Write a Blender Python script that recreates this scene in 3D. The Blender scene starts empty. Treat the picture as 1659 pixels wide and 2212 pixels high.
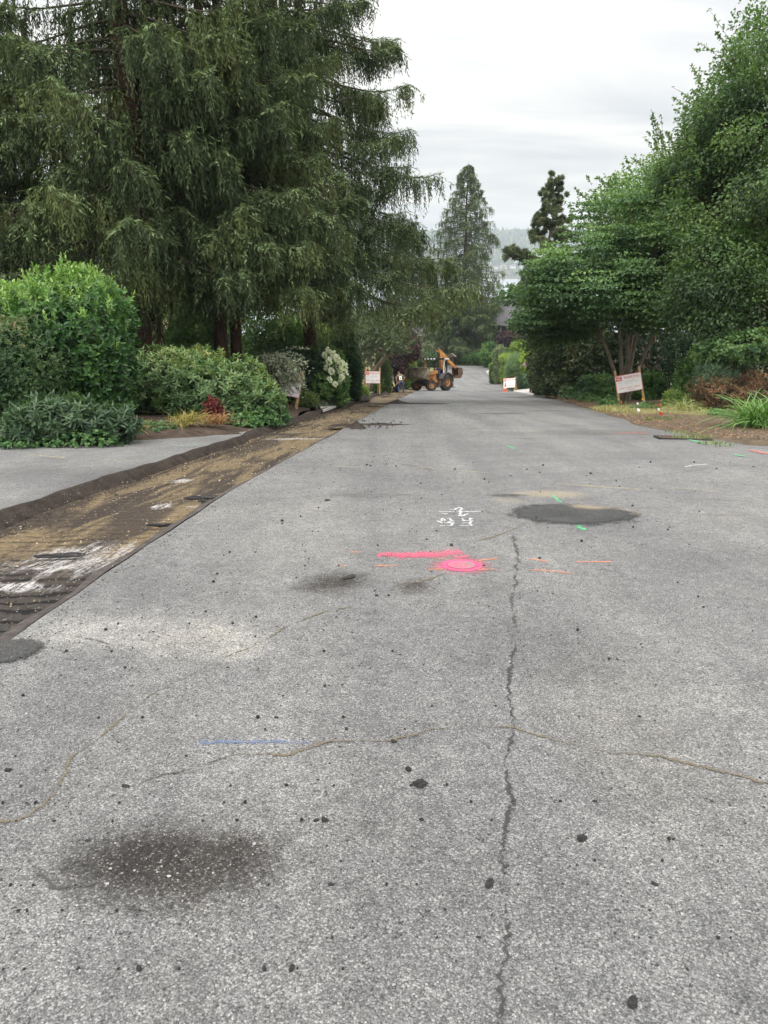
import bpy, math, random
import numpy as np
from mathutils import Vector, Matrix, Euler
R = math.radians
PI = math.pi
rng = np.random.default_rng(7)
random.seed(7)
C = bpy.context.scene.collection
SC = bpy.context.scene

# ------------------------------------------------------------------ camera
F = 740.0; HORIZON = 262.0; EYE = 1.55
PITCH = math.atan((512 - HORIZON) / F)
cd = bpy.data.cameras.new('camera')
cam = bpy.data.objects.new('camera', cd); C.objects.link(cam)
cd.sensor_fit = 'VERTICAL'; cd.sensor_height = 24.0; cd.lens = F / 1024 * 24.0
cd.clip_start = 0.05; cd.clip_end = 20000
cam.location = (0, 0, EYE); cam.rotation_euler = (PI / 2 - PITCH, 0, 0)
SC.camera = cam

# ------------------------------------------------------------------ node helpers
def nmat(name):
    m = bpy.data.materials.new(name); m.use_nodes = True
    nt = m.node_tree; nt.nodes.clear()
    out = nt.nodes.new('ShaderNodeOutputMaterial')
    return m, nt, out
class N:
    """tiny wrapper to write node trees in one line each"""
    def __init__(s, nt): s.nt = nt
    def __call__(s, typ, ins=None, **props):
        n = s.nt.nodes.new(typ)
        for k, v in props.items(): setattr(n, k, v)
        for k, v in (ins or {}).items(): s.put(n.inputs[k], v)
        return n
    def put(s, sock, v):
        if isinstance(v, bpy.types.NodeSocket): s.nt.links.new(v, sock)
        elif isinstance(v, bpy.types.Node): s.nt.links.new(v.outputs[0], sock)
        else:
            if sock.type == 'RGBA' and len(v) == 3: v = (*v, 1)
            sock.default_value = v
    def math(s, op, a, b=0.0, clamp=False):
        return s('ShaderNodeMath', {0: a, 1: b}, operation=op, use_clamp=clamp).outputs[0]
    def ramp(s, fac, stops, interp='LINEAR'):
        n = s('ShaderNodeValToRGB', {0: fac}); e = n.color_ramp.elements; n.color_ramp.interpolation = interp
        while len(e) < len(stops): e.new(0.5)
        for el, (p, c) in zip(e, stops):
            el.position = p; el.color = (c, c, c, 1) if isinstance(c, (int, float)) else (*c, 1)
        return n.outputs[0]
    def mix(s, fac, a, b, mode='MIX'):
        n = s('ShaderNodeMix', data_type='RGBA', blend_type=mode)
        s.put(n.inputs[0], fac); s.put(n.inputs[6], a); s.put(n.inputs[7], b)
        return n.outputs[2]
    def noise(s, vec, scale, detail=3, rough=0.55, dist=0.0):
        return s('ShaderNodeTexNoise', {'Vector': vec, 'Scale': scale, 'Detail': detail, 'Roughness': rough, 'Distortion': dist}).outputs[0]
    def stretch(s, vec, sc, rot=(0, 0, 0), loc=(0, 0, 0)):
        return s('ShaderNodeMapping', {'Vector': vec, 'Scale': sc, 'Rotation': rot, 'Location': loc}).outputs[0]

# ------------------------------------------------------------------ world and sun
W = bpy.data.worlds.new('World'); SC.world = W; W.use_nodes = True
nt = W.node_tree; nt.nodes.clear(); n = N(nt)
SUN_EL, SUN_AZ = R(52), R(215)
sky = n('ShaderNodeTexSky', sky_type='NISHITA', sun_disc=False, sun_elevation=SUN_EL, sun_rotation=SUN_AZ)
d = n('ShaderNodeTexCoord').outputs['Generated']
sep = n('ShaderNodeSeparateXYZ', {0: d})
zz = n.math('MAXIMUM', sep.outputs[2], 0.0)
den = n.math('ADD', zz, 0.16)
flat = n('ShaderNodeCombineXYZ', {0: n.math('DIVIDE', sep.outputs[0], den), 1: n.math('DIVIDE', sep.outputs[1], den), 2: 0.0}).outputs[0]
c1 = n.noise(n.stretch(flat, (0.55, 1.7, 1), (0, 0, R(-8)), (3.1, 0.4, 0)), 1.0, 6, 0.55, 0.5)
c2 = n.noise(n.stretch(flat, (0.25, 1.0, 1), (0, 0, R(6)), (1.3, 4.4, 0)), 1.0, 4, 0.5, 0.3)
cl = n.math('ADD', n.math('MULTIPLY', c1, 0.6), n.math('MULTIPLY', c2, 0.4))
tone = n.ramp(cl, [(0.36, (0.66, 0.675, 0.72)), (0.45, (0.83, 0.84, 0.865)), (0.52, (0.99, 0.985, 0.97)), (0.60, (1.14, 1.12, 1.08))])
grad = n.ramp(zz, [(0.0, (0.60, 0.585, 0.55)), (0.10, (0.65, 0.64, 0.61)), (0.28, (0.76, 0.755, 0.735)), (0.45, (1.25, 1.26, 1.28)), (1.0, (2.1, 2.1, 2.14))])
cloud = n.mix(1.0, grad, tone, 'MULTIPLY')
cloud10 = n.mix(1.0, cloud, (10.0, 10.0, 10.0), 'MULTIPLY')
allsky = n.mix(0.94, sky.outputs[0], cloud10)
bg = n('ShaderNodeBackground', {'Color': allsky, 'Strength': 0.10})
wo = n('ShaderNodeOutputWorld', {'Surface': bg.outputs[0]})
sl = bpy.data.lights.new('sun', 'SUN'); sl.energy = 1.1; sl.angle = R(20); sl.color = (1.0, 0.96, 0.9)
so = bpy.data.objects.new('sun', sl); C.objects.link(so)
sdir = Vector((math.sin(SUN_AZ) * math.cos(SUN_EL), math.cos(SUN_AZ) * math.cos(SUN_EL), math.sin(SUN_EL)))
so.rotation_euler = sdir.to_track_quat('Z', 'Y').to_euler(); so.location = sdir * 60
SC.view_settings.view_transform = 'Standard'; SC.view_settings.look = 'None'
SC.view_settings.exposure = 0.66; SC.view_settings.gamma = 1.0
SC.cycles.max_bounces = 8; SC.cycles.transparent_max_bounces = 12; SC.cycles.volume_bounces = 0
SC.cycles.diffuse_bounces = 4
SC.cycles.use_denoising = True

# ------------------------------------------------------------------ the lie of the land
_ky = np.array([-80, 0, 5, 15, 30, 50, 72, 84, 125, 150, 700, 900, 5000.])
_ks = np.array([-.09, -.10, -.121, -.138, -.144, -.15, -.148, -.125, -.05, -.07, -.09, 0, 0])
_ty = np.arange(-80, 1200, 0.1)
_ts = np.interp(_ty, _ky, _ks)
_tz = np.concatenate([[0], np.cumsum((_ts[1:] + _ts[:-1]) * 0.05)]); _tz -= np.interp(0, _ty, _tz)
LAKE = -62.0
def gz(y):
    return np.interp(y, _ty, _tz)
CP, SP = math.cos(PITCH), math.sin(PITCH)
K = 768 / 1659.0                      # my measuring picture was 1659 wide
def ray(x, y):                        # x, y measured in that picture
    u = (x * K - 384) / F; v = -(y * K - 512) / F
    return np.array([u, CP + v * SP, -SP + v * CP])
def at(x, y, dz=0.0):                 # the spot on the ground seen there
    r = ray(x, y); m = _ty > 0.3; yy = _ty[m]; z = EYE + r[2] / r[1] * yy
    k = int(np.argmax(z < _tz[m] + dz)); t = yy[k] / r[1]
    return Vector((r[0] * t, yy[k], float(_tz[m][k]) + dz))
def P(x, y, d):                       # the spot seen there at forward distance d
    r = ray(x, y); t = d / r[1]
    return Vector((r[0] * t, d, EYE + r[2] * t))
def mpp(d, y=800):                    # metres per picture pixel at forward distance d
    r = ray(830, y); return d / r[1] / F * K

# ------------------------------------------------------------------ mesh helpers
def link(name, me, m=None, parent=None):
    o = bpy.data.objects.new(name, me); C.objects.link(o)
    if m is not None and me is not None:
        for mm in (m if isinstance(m, (list, tuple)) else [m]): me.materials.append(mm)
    if parent: o.parent = parent
    return o
def tag(o, label=None, cat=None, group=None, kind=None):
    if label: o['label'] = label
    if cat: o['category'] = cat
    if group: o['group'] = group
    if kind: o['kind'] = kind
    return o
def empty(name, loc, rz=0.0, label=None, cat=None, group=None):
    o = bpy.data.objects.new(name, None); C.objects.link(o); o.empty_display_size = 0.2
    o.location = loc; o.rotation_euler = (0, 0, rz)
    return tag(o, label, cat, group)
def copy_tree(o, parent=None):
    c = o.copy(); C.objects.link(c)
    if parent: c.parent = parent
    for ch in list(o.children): copy_tree(ch, c)
    return c
class MB:
    def __init__(s): s.v = []; s.f = []; s.mi = []; s.cur = 0
    def add(s, vs, fs):
        b = len(s.v); s.v += [tuple(v) for v in vs]; s.f += [tuple(i + b for i in f) for f in fs]; s.mi += [s.cur] * len(fs); return s
    def box(s, c, size, rot=None, taper=1.0):
        x, y, z = [q / 2 for q in size]; M = rot.to_matrix() if isinstance(rot, Euler) else (rot or Matrix.Identity(3)); c = Vector(c)
        vs = [c + M @ Vector((sx * x * (taper if sz > 0 else 1), sy * y * (taper if sz > 0 else 1), sz * z)) for sz in (-1, 1) for sy in (-1, 1) for sx in (-1, 1)]
        return s.add(vs, [(0, 2, 3, 1), (4, 5, 7, 6), (0, 1, 5, 4), (2, 6, 7, 3), (0, 4, 6, 2), (1, 3, 7, 5)])
    def bar(s, a, b, w, h=None, up=(0, 0, 1)):
        a, b = Vector(a), Vector(b); h = h or w; d = (b - a).normalized(); u = Vector(up)
        if abs(d.dot(u)) > 0.98: u = Vector((1, 0, 0))
        x = d.cross(u).normalized(); y = x.cross(d)
        vs = [p + x * (sx * w / 2) + y * (sy * h / 2) for p in (a, b) for sx, sy in ((-1, -1), (1, -1), (1, 1), (-1, 1))]
        return s.add(vs, [(3, 2, 1, 0), (4, 5, 6, 7), (0, 1, 5, 4), (1, 2, 6, 5), (2, 3, 7, 6), (3, 0, 4, 7)])
    def tube(s, pts, rad, k=8, cap=True):
        pts = [Vector(p) for p in pts]; rad = rad if isinstance(rad, (list, tuple, np.ndarray)) else [rad] * len(pts)
        rings = []; ref = Vector((0.31, 0.17, 0.93)).normalized()
        for i, p in enumerate(pts):
            d = (pts[min(i + 1, len(pts) - 1)] - pts[max(i - 1, 0)])
            d = d.normalized() if d.length > 1e-9 else Vector((0, 0, 1))
            if abs(d.dot(ref)) > 0.97: ref = Vector((0.9, 0.3, 0.1)).normalized()
            x = d.cross(ref).normalized(); y = d.cross(x)
            rings += [p + (x * math.cos(t) + y * math.sin(t)) * rad[i] for t in [2 * PI * j / k for j in range(k)]]
        fs = [(i * k + j, i * k + (j + 1) % k, (i + 1) * k + (j + 1) % k, (i + 1) * k + j) for i in range(len(pts) - 1) for j in range(k)]
        if cap: fs += [tuple(reversed(range(k))), tuple(range((len(pts) - 1) * k, len(pts) * k))]
        return s.add(rings, fs)
    def prism(s, poly, origin, ux, uy, depth):
        ux, uy = Vector(ux), Vector(uy); w = ux.cross(uy).normalized() * depth; o = Vector(origin); k = len(poly)
        vs = [o + ux * x + uy * y for x, y in poly] + [o + ux * x + uy * y + w for x, y in poly]
        return s.add(vs, [tuple(reversed(range(k))), tuple(range(k, 2 * k))] + [(i, (i + 1) % k, k + (i + 1) % k, k + i) for i in range(k)])
    def lathe(s, prof, origin, axis, k=20):
        o, a = Vector(origin), Vector(axis).normalized(); x = a.orthogonal().normalized(); y = a.cross(x); n = len(prof)
        vs = [o + a * h + (x * math.cos(t) + y * math.sin(t)) * r for t in [2 * PI * j / k for j in range(k)] for r, h in prof]
        return s.add(vs, [(j * n + i, ((j + 1) % k) * n + i, ((j + 1) % k) * n + i + 1, j * n + i + 1) for j in range(k) for i in range(n - 1)])
    def build(s, name, m, parent=None, smooth=False):
        me = bpy.data.meshes.new(name); me.from_pydata(s.v, [], s.f)
        o = link(name, me, m, parent)
        if any(s.mi): me.polygons.foreach_set('material_index', s.mi)
        if smooth: me.polygons.foreach_set('use_smooth', [True] * len(s.f))
        me.update(); return o
def npmesh(name, V, Q, m, parent=None, tint=None, smooth=False):
    me = bpy.data.meshes.new(name); V = np.asarray(V, np.float32); Q = np.asarray(Q, np.int32); k = Q.shape[1]
    me.vertices.add(len(V)); me.vertices.foreach_set('co', V.ravel())
    me.loops.add(Q.size); me.loops.foreach_set('vertex_index', Q.ravel())
    me.polygons.add(len(Q)); me.polygons.foreach_set('loop_start', np.arange(0, Q.size, k, dtype=np.int32))
    try: me.polygons.foreach_set('loop_total', np.full(len(Q), k, np.int32))
    except Exception: pass
    if smooth: me.polygons.foreach_set('use_smooth', np.ones(len(Q), bool))
    if tint is not None:
        a = me.attributes.new('tint', 'FLOAT', 'FACE'); a.data.foreach_set('value', np.asarray(tint, np.float32))
    me.update(calc_edges=True); me.validate()
    return link(name, me, m, parent)
def nrm(a):
    return a / np.maximum(np.linalg.norm(a, axis=-1, keepdims=True), 1e-9)
def wob(p, seed, f=1.0):              # cheap smooth noise about -1..1
    r = np.random.default_rng(seed); out = 0
    for i in range(5):
        k = r.normal(size=3) * f * (1 + 0.5 * i); out = out + np.sin(p @ k + r.uniform(0, 6.3)) / (1 + 0.35 * i)
    return out / 2.4
class Fol:
    """collects leaves, 'hex' of two quads or 'rh' of one, and builds ONE mesh"""
    def __init__(s): s.V = []; s.Q = []; s.T = []; s.n = 0
    def leaves(s, pos, axis, nr, L, W, tint, kind='hex', fold=0.2, droop=0.12):
        pos, axis = np.asarray(pos), nrm(np.asarray(axis)); m = len(pos)
        if m == 0: return
        side = nrm(np.cross(axis, nr)); up = np.cross(side, axis)
        L = np.broadcast_to(np.asarray(L, float).reshape(-1, 1), (m, 1)); Wd = np.broadcast_to(np.asarray(W, float).reshape(-1, 1), (m, 1))
        tint = np.broadcast_to(np.asarray(tint, float), (m,))
        if kind == 'hex':
            v = np.stack([pos, pos + axis * L * .3 + side * Wd * .5 + up * Wd * fold, pos + axis * L * .72 + side * Wd * .4 + up * (Wd * fold - L * droop * .5),
                          pos + axis * L - up * L * droop, pos + axis * L * .72 - side * Wd * .4 + up * (Wd * fold - L * droop * .5), pos + axis * L * .3 - side * Wd * .5 + up * Wd * fold], 1)
            b = s.n + np.arange(m)[:, None] * 6
            s.Q.append(np.stack([b + [0, 1, 2, 3], b + [0, 3, 4, 5]], 1).reshape(-1, 4)); s.T.append(np.repeat(tint, 2)); s.n += 6 * m
        else:
            v = np.stack([pos, pos + axis * L * .4 + side * Wd * .5, pos + axis * L - up * L * droop, pos + axis * L * .4 - side * Wd * .5], 1)
            b = s.n + np.arange(m)[:, None] * 4
            s.Q.append(b + [0, 1, 2, 3]); s.T.append(tint); s.n += 4 * m
        s.V.append(v.reshape(-1, 3))
    def shoots(s, pts, dirs, k, slen, L, W, inc=(25, 80), tint=0.5, jit=0.08, kind='hex', **kw):
        pts = np.asarray(pts); m = len(pts)
        if m == 0: return
        dirs = nrm(np.asarray(dirs)); ref = np.tile([0.3, 0.5, 0.81], (m, 1)); a = nrm(np.cross(dirs, ref)); b = np.cross(dirs, a)
        ph0 = rng.uniform(0, 6.3, m); tint = np.broadcast_to(np.asarray(tint, float), (m,)); slen = np.broadcast_to(np.asarray(slen, float), (m,))
        for i in range(k):
            t = (i + 0.5) / k; ph = ph0 + 2.4 * i + rng.normal(0, .25, m)
            ic = np.radians(inc[1] + (inc[0] - inc[1]) * t + rng.normal(0, 9, m))[:, None]
            per = a * np.cos(ph)[:, None] + b * np.sin(ph)[:, None]
            ax = dirs * np.cos(ic) + per * np.sin(ic)
            sc = rng.uniform(.75, 1.15, m)
            s.leaves(pts - dirs * ((1 - t) * slen)[:, None], ax, dirs + per * 0.01, L * sc, W * sc, np.clip(tint + rng.normal(0, jit, m), 0, 1), kind, **kw)
    def build(s, name, m, parent=None):
        return npmesh(name, np.concatenate(s.V), np.concatenate(s.Q), m, parent, np.concatenate(s.T))
def shell(blobs, count, depth=0.25, amp=0.1, freq=1.3, seed=1, zmin=None, keep_in=0.8):
    """points and outward directions on the outer layer of a union of ellipsoids"""
    B = np.array([[*b] for b in blobs], float); c, r = B[:, :3], B[:, 3:6]
    area = (r[:, 0] * r[:, 1] + r[:, 1] * r[:, 2] + r[:, 0] * r[:, 2]); idx = rng.choice(len(B), size=count, p=area / area.sum())
    d = nrm(rng.normal(size=(count, 3))); f = 1 - depth * rng.random(count) ** 1.6
    p = c[idx] + d * r[idx] * f[:, None]
    p = p + d * (wob(p, seed, freq) * amp)[:, None] * r[idx].min(1)[:, None]
    out = nrm(d / r[idx]); ok = np.ones(count, bool)
    for j in range(len(B)):
        q = np.linalg.norm((p - c[j]) / r[j], axis=1); ok &= (idx == j) | (q > keep_in * (1 - depth * .6))
    if zmin is not None: ok &= p[:, 2] > (zmin(p) if callable(zmin) else zmin)
    return p[ok], out[ok]
def onground(p): return gz(p[:, 1]) + 0.02
def blob(x, y, rx, ry, d, rd):        # an ellipsoid seen at picture x, y with picture radii, at distance d, metres deep rd
    c = P(x, y, d); k = mpp(d, y); return (c.x, c.y, c.z, rx * k, rd, ry * k)

# ------------------------------------------------------------------ materials
def plain(name, col, rough=0.6, metal=0.0, var=0.25, scale=6.0, bump=0.0, dirt=None):
    m, nt, out = nmat(name); n = N(nt)
    g = n('ShaderNodeTexCoord').outputs['Object']
    f = n.noise(g, scale, 5, 0.65)
    lo = tuple(c * (1 - var) for c in col); hi = tuple(min(1, c * (1 + var)) for c in col)
    c = n.ramp(f, [(0.3, lo), (0.7, hi)])
    if dirt:
        f2 = n.noise(n.stretch(g, (1, 1, 1), loc=(5, 3, 1)), scale * 0.45, 6, 0.7)
        c = n.mix(n.ramp(f2, [(0.47, 0.0), (0.62, 1.0)]), c, dirt)
    b = n('ShaderNodeBsdfPrincipled', {'Base Color': c, 'Roughness': rough, 'Metallic': metal})
    if bump:
        n.put(b.inputs['Normal'], n('ShaderNodeBump', {'Strength': bump, 'Distance': 0.02, 'Height': n.noise(g, scale * 6, 4)}).outputs[0])
    n.put(out.inputs[0], b); return m
def leafmat(name, stops, rough=0.5, trans=0.25, spec=0.4):
    m, nt, out = nmat(name); n = N(nt)
    t = n('ShaderNodeAttribute', attribute_name='tint').outputs['Fac']
    g = n('ShaderNodeNewGeometry').outputs['Position']
    t2 = n.math('ADD', t, n.math('MULTIPLY', n.math('SUBTRACT', n.noise(g, 0.9, 3), 0.5), 0.35))
    c = n.ramp(t2, stops)
    b = n('ShaderNodeBsdfPrincipled', {'Base Color': c, 'Roughness': rough, 'Specular IOR Level': spec})
    tr = n('ShaderNodeBsdfTranslucent', {'Color': n.mix(1.0, c, (1.5, 1.7, 0.7), 'MULTIPLY')})
    mx = n('ShaderNodeMixShader', {0: trans, 1: b.outputs[0], 2: tr.outputs[0]})
    n.put(out.inputs[0], mx); return m
def barkmat(name, lo, hi, sc=(14, 14, 2.5), bump=0.9):
    m, nt, out = nmat(name); n = N(nt)
    g = n('ShaderNodeTexCoord').outputs['Object']; v = n.stretch(g, sc)
    f = n.noise(v, 1.0, 6, 0.65, 0.6)
    b = n('ShaderNodeBsdfPrincipled', {'Base Color': n.ramp(f, [(0.3, lo), (0.7, hi)]), 'Roughness': 0.9, 'Specular IOR Level': 0.15})
    n.put(b.inputs['Normal'], n('ShaderNodeBump', {'Strength': bump, 'Distance': 0.05, 'Height': f}).outputs[0])
    n.put(out.inputs[0], b); return m

def soilmat(name, lo, hi, fleck, scale=5.0):
    m, nt, out = nmat(name); n = N(nt)
    g = n('ShaderNodeNewGeometry').outputs['Position']
    f = n.noise(g, scale, 8, 0.7); f2 = n.noise(g, 60, 3, 0.7)
    c = n.ramp(f, [(0.32, lo), (0.68, hi)])
    c = n.mix(n.ramp(f2, [(0.62, 0.0), (0.7, 1.0)]), c, fleck)
    b = n('ShaderNodeBsdfPrincipled', {'Base Color': c, 'Roughness': 0.95, 'Specular IOR Level': 0.1})
    n.put(b.inputs['Normal'], n('ShaderNodeBump', {'Strength': 0.8, 'Distance': 0.03, 'Height': n.noise(g, 28, 6, 0.7)}).outputs[0])
    n.put(out.inputs[0], b); return m

M = {}
M['soil'] = soilmat('soil', (0.045, 0.033, 0.026), (0.11, 0.083, 0.064), (0.2, 0.15, 0.11))
M['verge'] = soilmat('verge', (0.075, 0.055, 0.038), (0.19, 0.15, 0.105), (0.36, 0.28, 0.17))
M['dirt'] = soilmat('dirt', (0.025, 0.02, 0.017), (0.07, 0.055, 0.045), (0.13, 0.11, 0.09))
M['drylawn'] = soilmat('drylawn', (0.12, 0.115, 0.045), (0.27, 0.23, 0.11), (0.34, 0.28, 0.16), 2.0)
M['ground'] = soilmat('ground', (0.06, 0.07, 0.03), (0.13, 0.12, 0.06), (0.16, 0.14, 0.08), 1.0)
M['concrete'] = plain('concrete', (0.46, 0.44, 0.40), 0.85, var=0.15, scale=2.5, bump=0.2)
M['wood'] = plain('raw_wood', (0.42, 0.27, 0.13), 0.75, var=0.3, scale=5)
M['oldwood'] = plain('old_wood', (0.13, 0.085, 0.06), 0.85, var=0.35, scale=7)
M['orangewood'] = plain('orange_wood', (0.46, 0.2, 0.06), 0.7, var=0.3, scale=6)
M['white'] = plain('white_board', (0.76, 0.74, 0.73), 0.55, var=0.05, scale=2)
M['red'] = plain('sign_red', (0.55, 0.075, 0.05), 0.55, var=0.25, scale=9)
M['ink'] = plain('grey_ink', (0.42, 0.42, 0.44), 0.6, var=0.2)
M['black'] = plain('black_plastic', (0.015, 0.015, 0.016), 0.45, var=0.2)
M['rubber'] = plain('rubber', (0.028, 0.026, 0.024), 0.85, var=0.35, scale=5, dirt=(0.085, 0.07, 0.055))
M['yellow'] = plain('machine_yellow', (0.60, 0.265, 0.07), 0.5, var=0.22, scale=3, dirt=(0.30, 0.16, 0.075))
M['rust'] = plain('rusty_steel', (0.20, 0.12, 0.075), 0.7, 0.2, var=0.35, scale=5, dirt=(0.10, 0.07, 0.05))
M['bucket'] = plain('worn_steel', (0.26, 0.225, 0.16), 0.6, 0.25, var=0.35, scale=3, dirt=(0.10, 0.08, 0.055))
M['darksteel'] = plain('dark_steel', (0.035, 0.032, 0.03), 0.6, 0.2, var=0.35, scale=5)
M['fender'] = plain('fender_grey', (0.085, 0.085, 0.09), 0.5, var=0.25)
M['lens'] = plain('lamp_white', (0.85, 0.85, 0.83), 0.3, var=0.04)
M['skin'] = plain('skin', (0.30, 0.16, 0.10), 0.6, var=0.1)
M['blue'] = plain('blue_shirt', (0.07, 0.10, 0.28), 0.85, var=0.2)
M['denim'] = plain('denim', (0.035, 0.065, 0.15), 0.9, var=0.3, scale=8)
M['hair'] = plain('dark_hair', (0.012, 0.01, 0.008), 0.7)
M['vest'] = plain('khaki_shirt', (0.20, 0.17, 0.125), 0.9, var=0.25, scale=9)
M['teal'] = plain('teal_sign', (0.03, 0.20, 0.16), 0.6)
M['boot'] = plain('brown_boot', (0.05, 0.035, 0.025), 0.8)
M['flagred'] = plain('flag_red', (0.62, 0.035, 0.03), 0.6, var=0.1)
M['flagwhite'] = plain('flag_white', (0.8, 0.8, 0.78), 0.6, var=0.06)
M['flagyellow'] = plain('flag_yellow', (0.72, 0.5, 0.03), 0.6, var=0.1)
M['cone'] = plain('cone_orange', (0.75, 0.11, 0.03), 0.55, var=0.12)
M['shingle'] = plain('shingle', (0.12, 0.115, 0.12), 0.9, var=0.3, scale=14, bump=0.3)
M['brownshingle'] = plain('brown_shingle', (0.15, 0.11, 0.09), 0.9, var=0.35, scale=14, bump=0.3)
M['cream'] = plain('cream_siding', (0.62, 0.5, 0.30), 0.75, var=0.05)
M['paintwhite'] = plain('house_white', (0.72, 0.71, 0.68), 0.7, var=0.06)
M['brownwall'] = plain('brown_siding', (0.055, 0.043, 0.038), 0.8, var=0.2)
M['glass'] = plain('window_glass', (0.05, 0.06, 0.07), 0.1, var=0.1)
M['barkbrown'] = barkmat('bark_red', (0.02, 0.012, 0.009), (0.11, 0.062, 0.045))
M['barkgrey'] = barkmat('bark_grey', (0.045, 0.036, 0.026), (0.20, 0.155, 0.105), (9, 9, 3), 0.5)
M['barkpale'] = barkmat('bark_pale', (0.13, 0.11, 0.08), (0.34, 0.3, 0.22), (8, 8, 3), 0.4)
M['twig'] = barkmat('twig', (0.03, 0.024, 0.018), (0.13, 0.105, 0.08), (12, 12, 4), 0.4)

MULD = (0.25, 0.222, 0.20)
# asphalt: aggregate speckle, traffic streaks, sand dust, dark seeps and worn pale patches
def asphalt(name, stains=(), base=0.89, mask=None):
    m, nt, out = nmat(name); n = N(nt)
    g = n('ShaderNodeNewGeometry').outputs['Position']
    v = n('ShaderNodeTexVoronoi', {'Vector': g, 'Scale': 165.0, 'Randomness': 1.0}, feature='F1')
    v2 = n('ShaderNodeTexVoronoi', {'Vector': n.stretch(g, (1, 1, 1), loc=(3, 7, 1)), 'Scale': 300.0}, feature='F1')
    st = n('ShaderNodeSeparateColor', {0: v.outputs['Color']}).outputs[0]
    st2 = n('ShaderNodeSeparateColor', {0: v2.outputs['Color']}).outputs[1]
    speck = n.ramp(st, [(0.0, (0.05, 0.05, 0.051)), (0.22, (0.115, 0.114, 0.112)), (0.55, (0.20, 0.199, 0.194)), (0.82, (0.30, 0.296, 0.286)), (1.0, (0.52, 0.505, 0.48))])
    speck2 = n.ramp(st2, [(0.0, (0.06, 0.06, 0.061)), (0.5, (0.19, 0.189, 0.185)), (1.0, (0.42, 0.412, 0.395))])
    c = n.mix(0.45, speck, speck2)
    gap = n.ramp(v.outputs['Distance'], [(0.0, 1.0), (0.45, 1.0), (0.62, 0.55)])
    c = n.mix(1.0, c, n.mix(gap, (0.45, 0.45, 0.45), (1.06, 1.06, 1.06)), 'MULTIPLY')
    m2 = n.noise(g, 13.0, 4, 0.75); pit = n('ShaderNodeTexVoronoi', {'Vector': g, 'Scale': 26.0}, feature='F1').outputs['Distance']
    c = n.mix(1.0, c, n.ramp(m2, [(0.3, (0.78, 0.78, 0.78)), (0.7, (1.2, 1.2, 1.19))]), 'MULTIPLY')
    c = n.mix(n.math('MULTIPLY', n.ramp(pit, [(0.06, 0.6), (0.16, 0.0)]), n.ramp(n.noise(g, 4.0, 3), [(0.45, 0.0), (0.6, 1.0)])), c, (0.05, 0.048, 0.046))
    big = n.noise(g, 0.32, 5, 0.6, 0.4); mid = n.noise(g, 2.2, 6, 0.68)
    streak = n.noise(n.stretch(g, (1.1, 0.06, 0.06), (0, 0, R(4.6))), 1.0, 4, 0.6)
    c = n.mix(1.0, c, n.ramp(big, [(0.3, (0.80, 0.80, 0.81)), (0.5, (1.0, 1.0, 1.0)), (0.7, (1.18, 1.165, 1.13))]), 'MULTIPLY')
    c = n.mix(1.0, c, n.ramp(streak, [(0.32, (0.82, 0.82, 0.83)), (0.5, (1.0, 1.0, 1.0)), (0.68, (1.16, 1.15, 1.12))]), 'MULTIPLY')
    c = n.mix(1.0, c, n.ramp(mid, [(0.3, (0.86, 0.86, 0.86)), (0.7, (1.12, 1.12, 1.12))]), 'MULTIPLY')
    if base != 1.0: c = n.mix(1.0, c, (base, base, base), 'MULTIPLY')
    wobn = n.noise(g, 3.0, 6, 0.7); wob2 = n.noise(g, 40.0, 3, 0.7)
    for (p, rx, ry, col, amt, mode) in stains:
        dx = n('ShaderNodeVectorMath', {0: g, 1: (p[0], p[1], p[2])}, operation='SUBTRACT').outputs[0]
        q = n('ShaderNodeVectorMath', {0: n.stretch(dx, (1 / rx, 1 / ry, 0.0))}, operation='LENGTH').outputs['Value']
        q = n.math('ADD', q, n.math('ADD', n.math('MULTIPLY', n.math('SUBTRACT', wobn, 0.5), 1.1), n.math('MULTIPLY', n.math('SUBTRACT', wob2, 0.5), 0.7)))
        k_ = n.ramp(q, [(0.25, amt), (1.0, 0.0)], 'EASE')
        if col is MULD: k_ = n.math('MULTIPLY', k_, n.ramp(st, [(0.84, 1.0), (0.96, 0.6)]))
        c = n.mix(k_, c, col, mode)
    b = n('ShaderNodeBsdfPrincipled', {'Base Color': c, 'Roughness': 0.82, 'Specular IOR Level': 0.3})
    h = n.math('SUBTRACT', n.math('MULTIPLY', st, 0.6), v.outputs['Distance'])
    n.put(b.inputs['Normal'], n('ShaderNodeBump', {'Strength': 0.55, 'Distance': 0.006, 'Height': h}).outputs[0])
    sh = b
    if mask:
        q = None
        for (p, rx, ry) in mask:
            dx = n('ShaderNodeVectorMath', {0: g, 1: tuple(p)}, operation='SUBTRACT').outputs[0]
            e = n('ShaderNodeVectorMath', {0: n.stretch(dx, (1 / rx, 1 / ry, 0.0))}, operation='LENGTH').outputs['Value']
            q = e if q is None else n.math('MINIMUM', q, e)
        q = n.math('ADD', q, n.math('ADD', n.math('MULTIPLY', n.math('SUBTRACT', n.noise(g, 6.0, 8, 0.8), 0.5), 1.25), n.math('MULTIPLY', n.math('SUBTRACT', st, 0.5), .3)))
        tr = n('ShaderNodeBsdfTransparent'); sh = n('ShaderNodeMixShader', {0: n.ramp(q, [(0.93, 1.0), (1.05, 0.0)]), 1: tr.outputs[0], 2: b.outputs[0]})
    n.put(out.inputs[0], sh); return m
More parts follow.
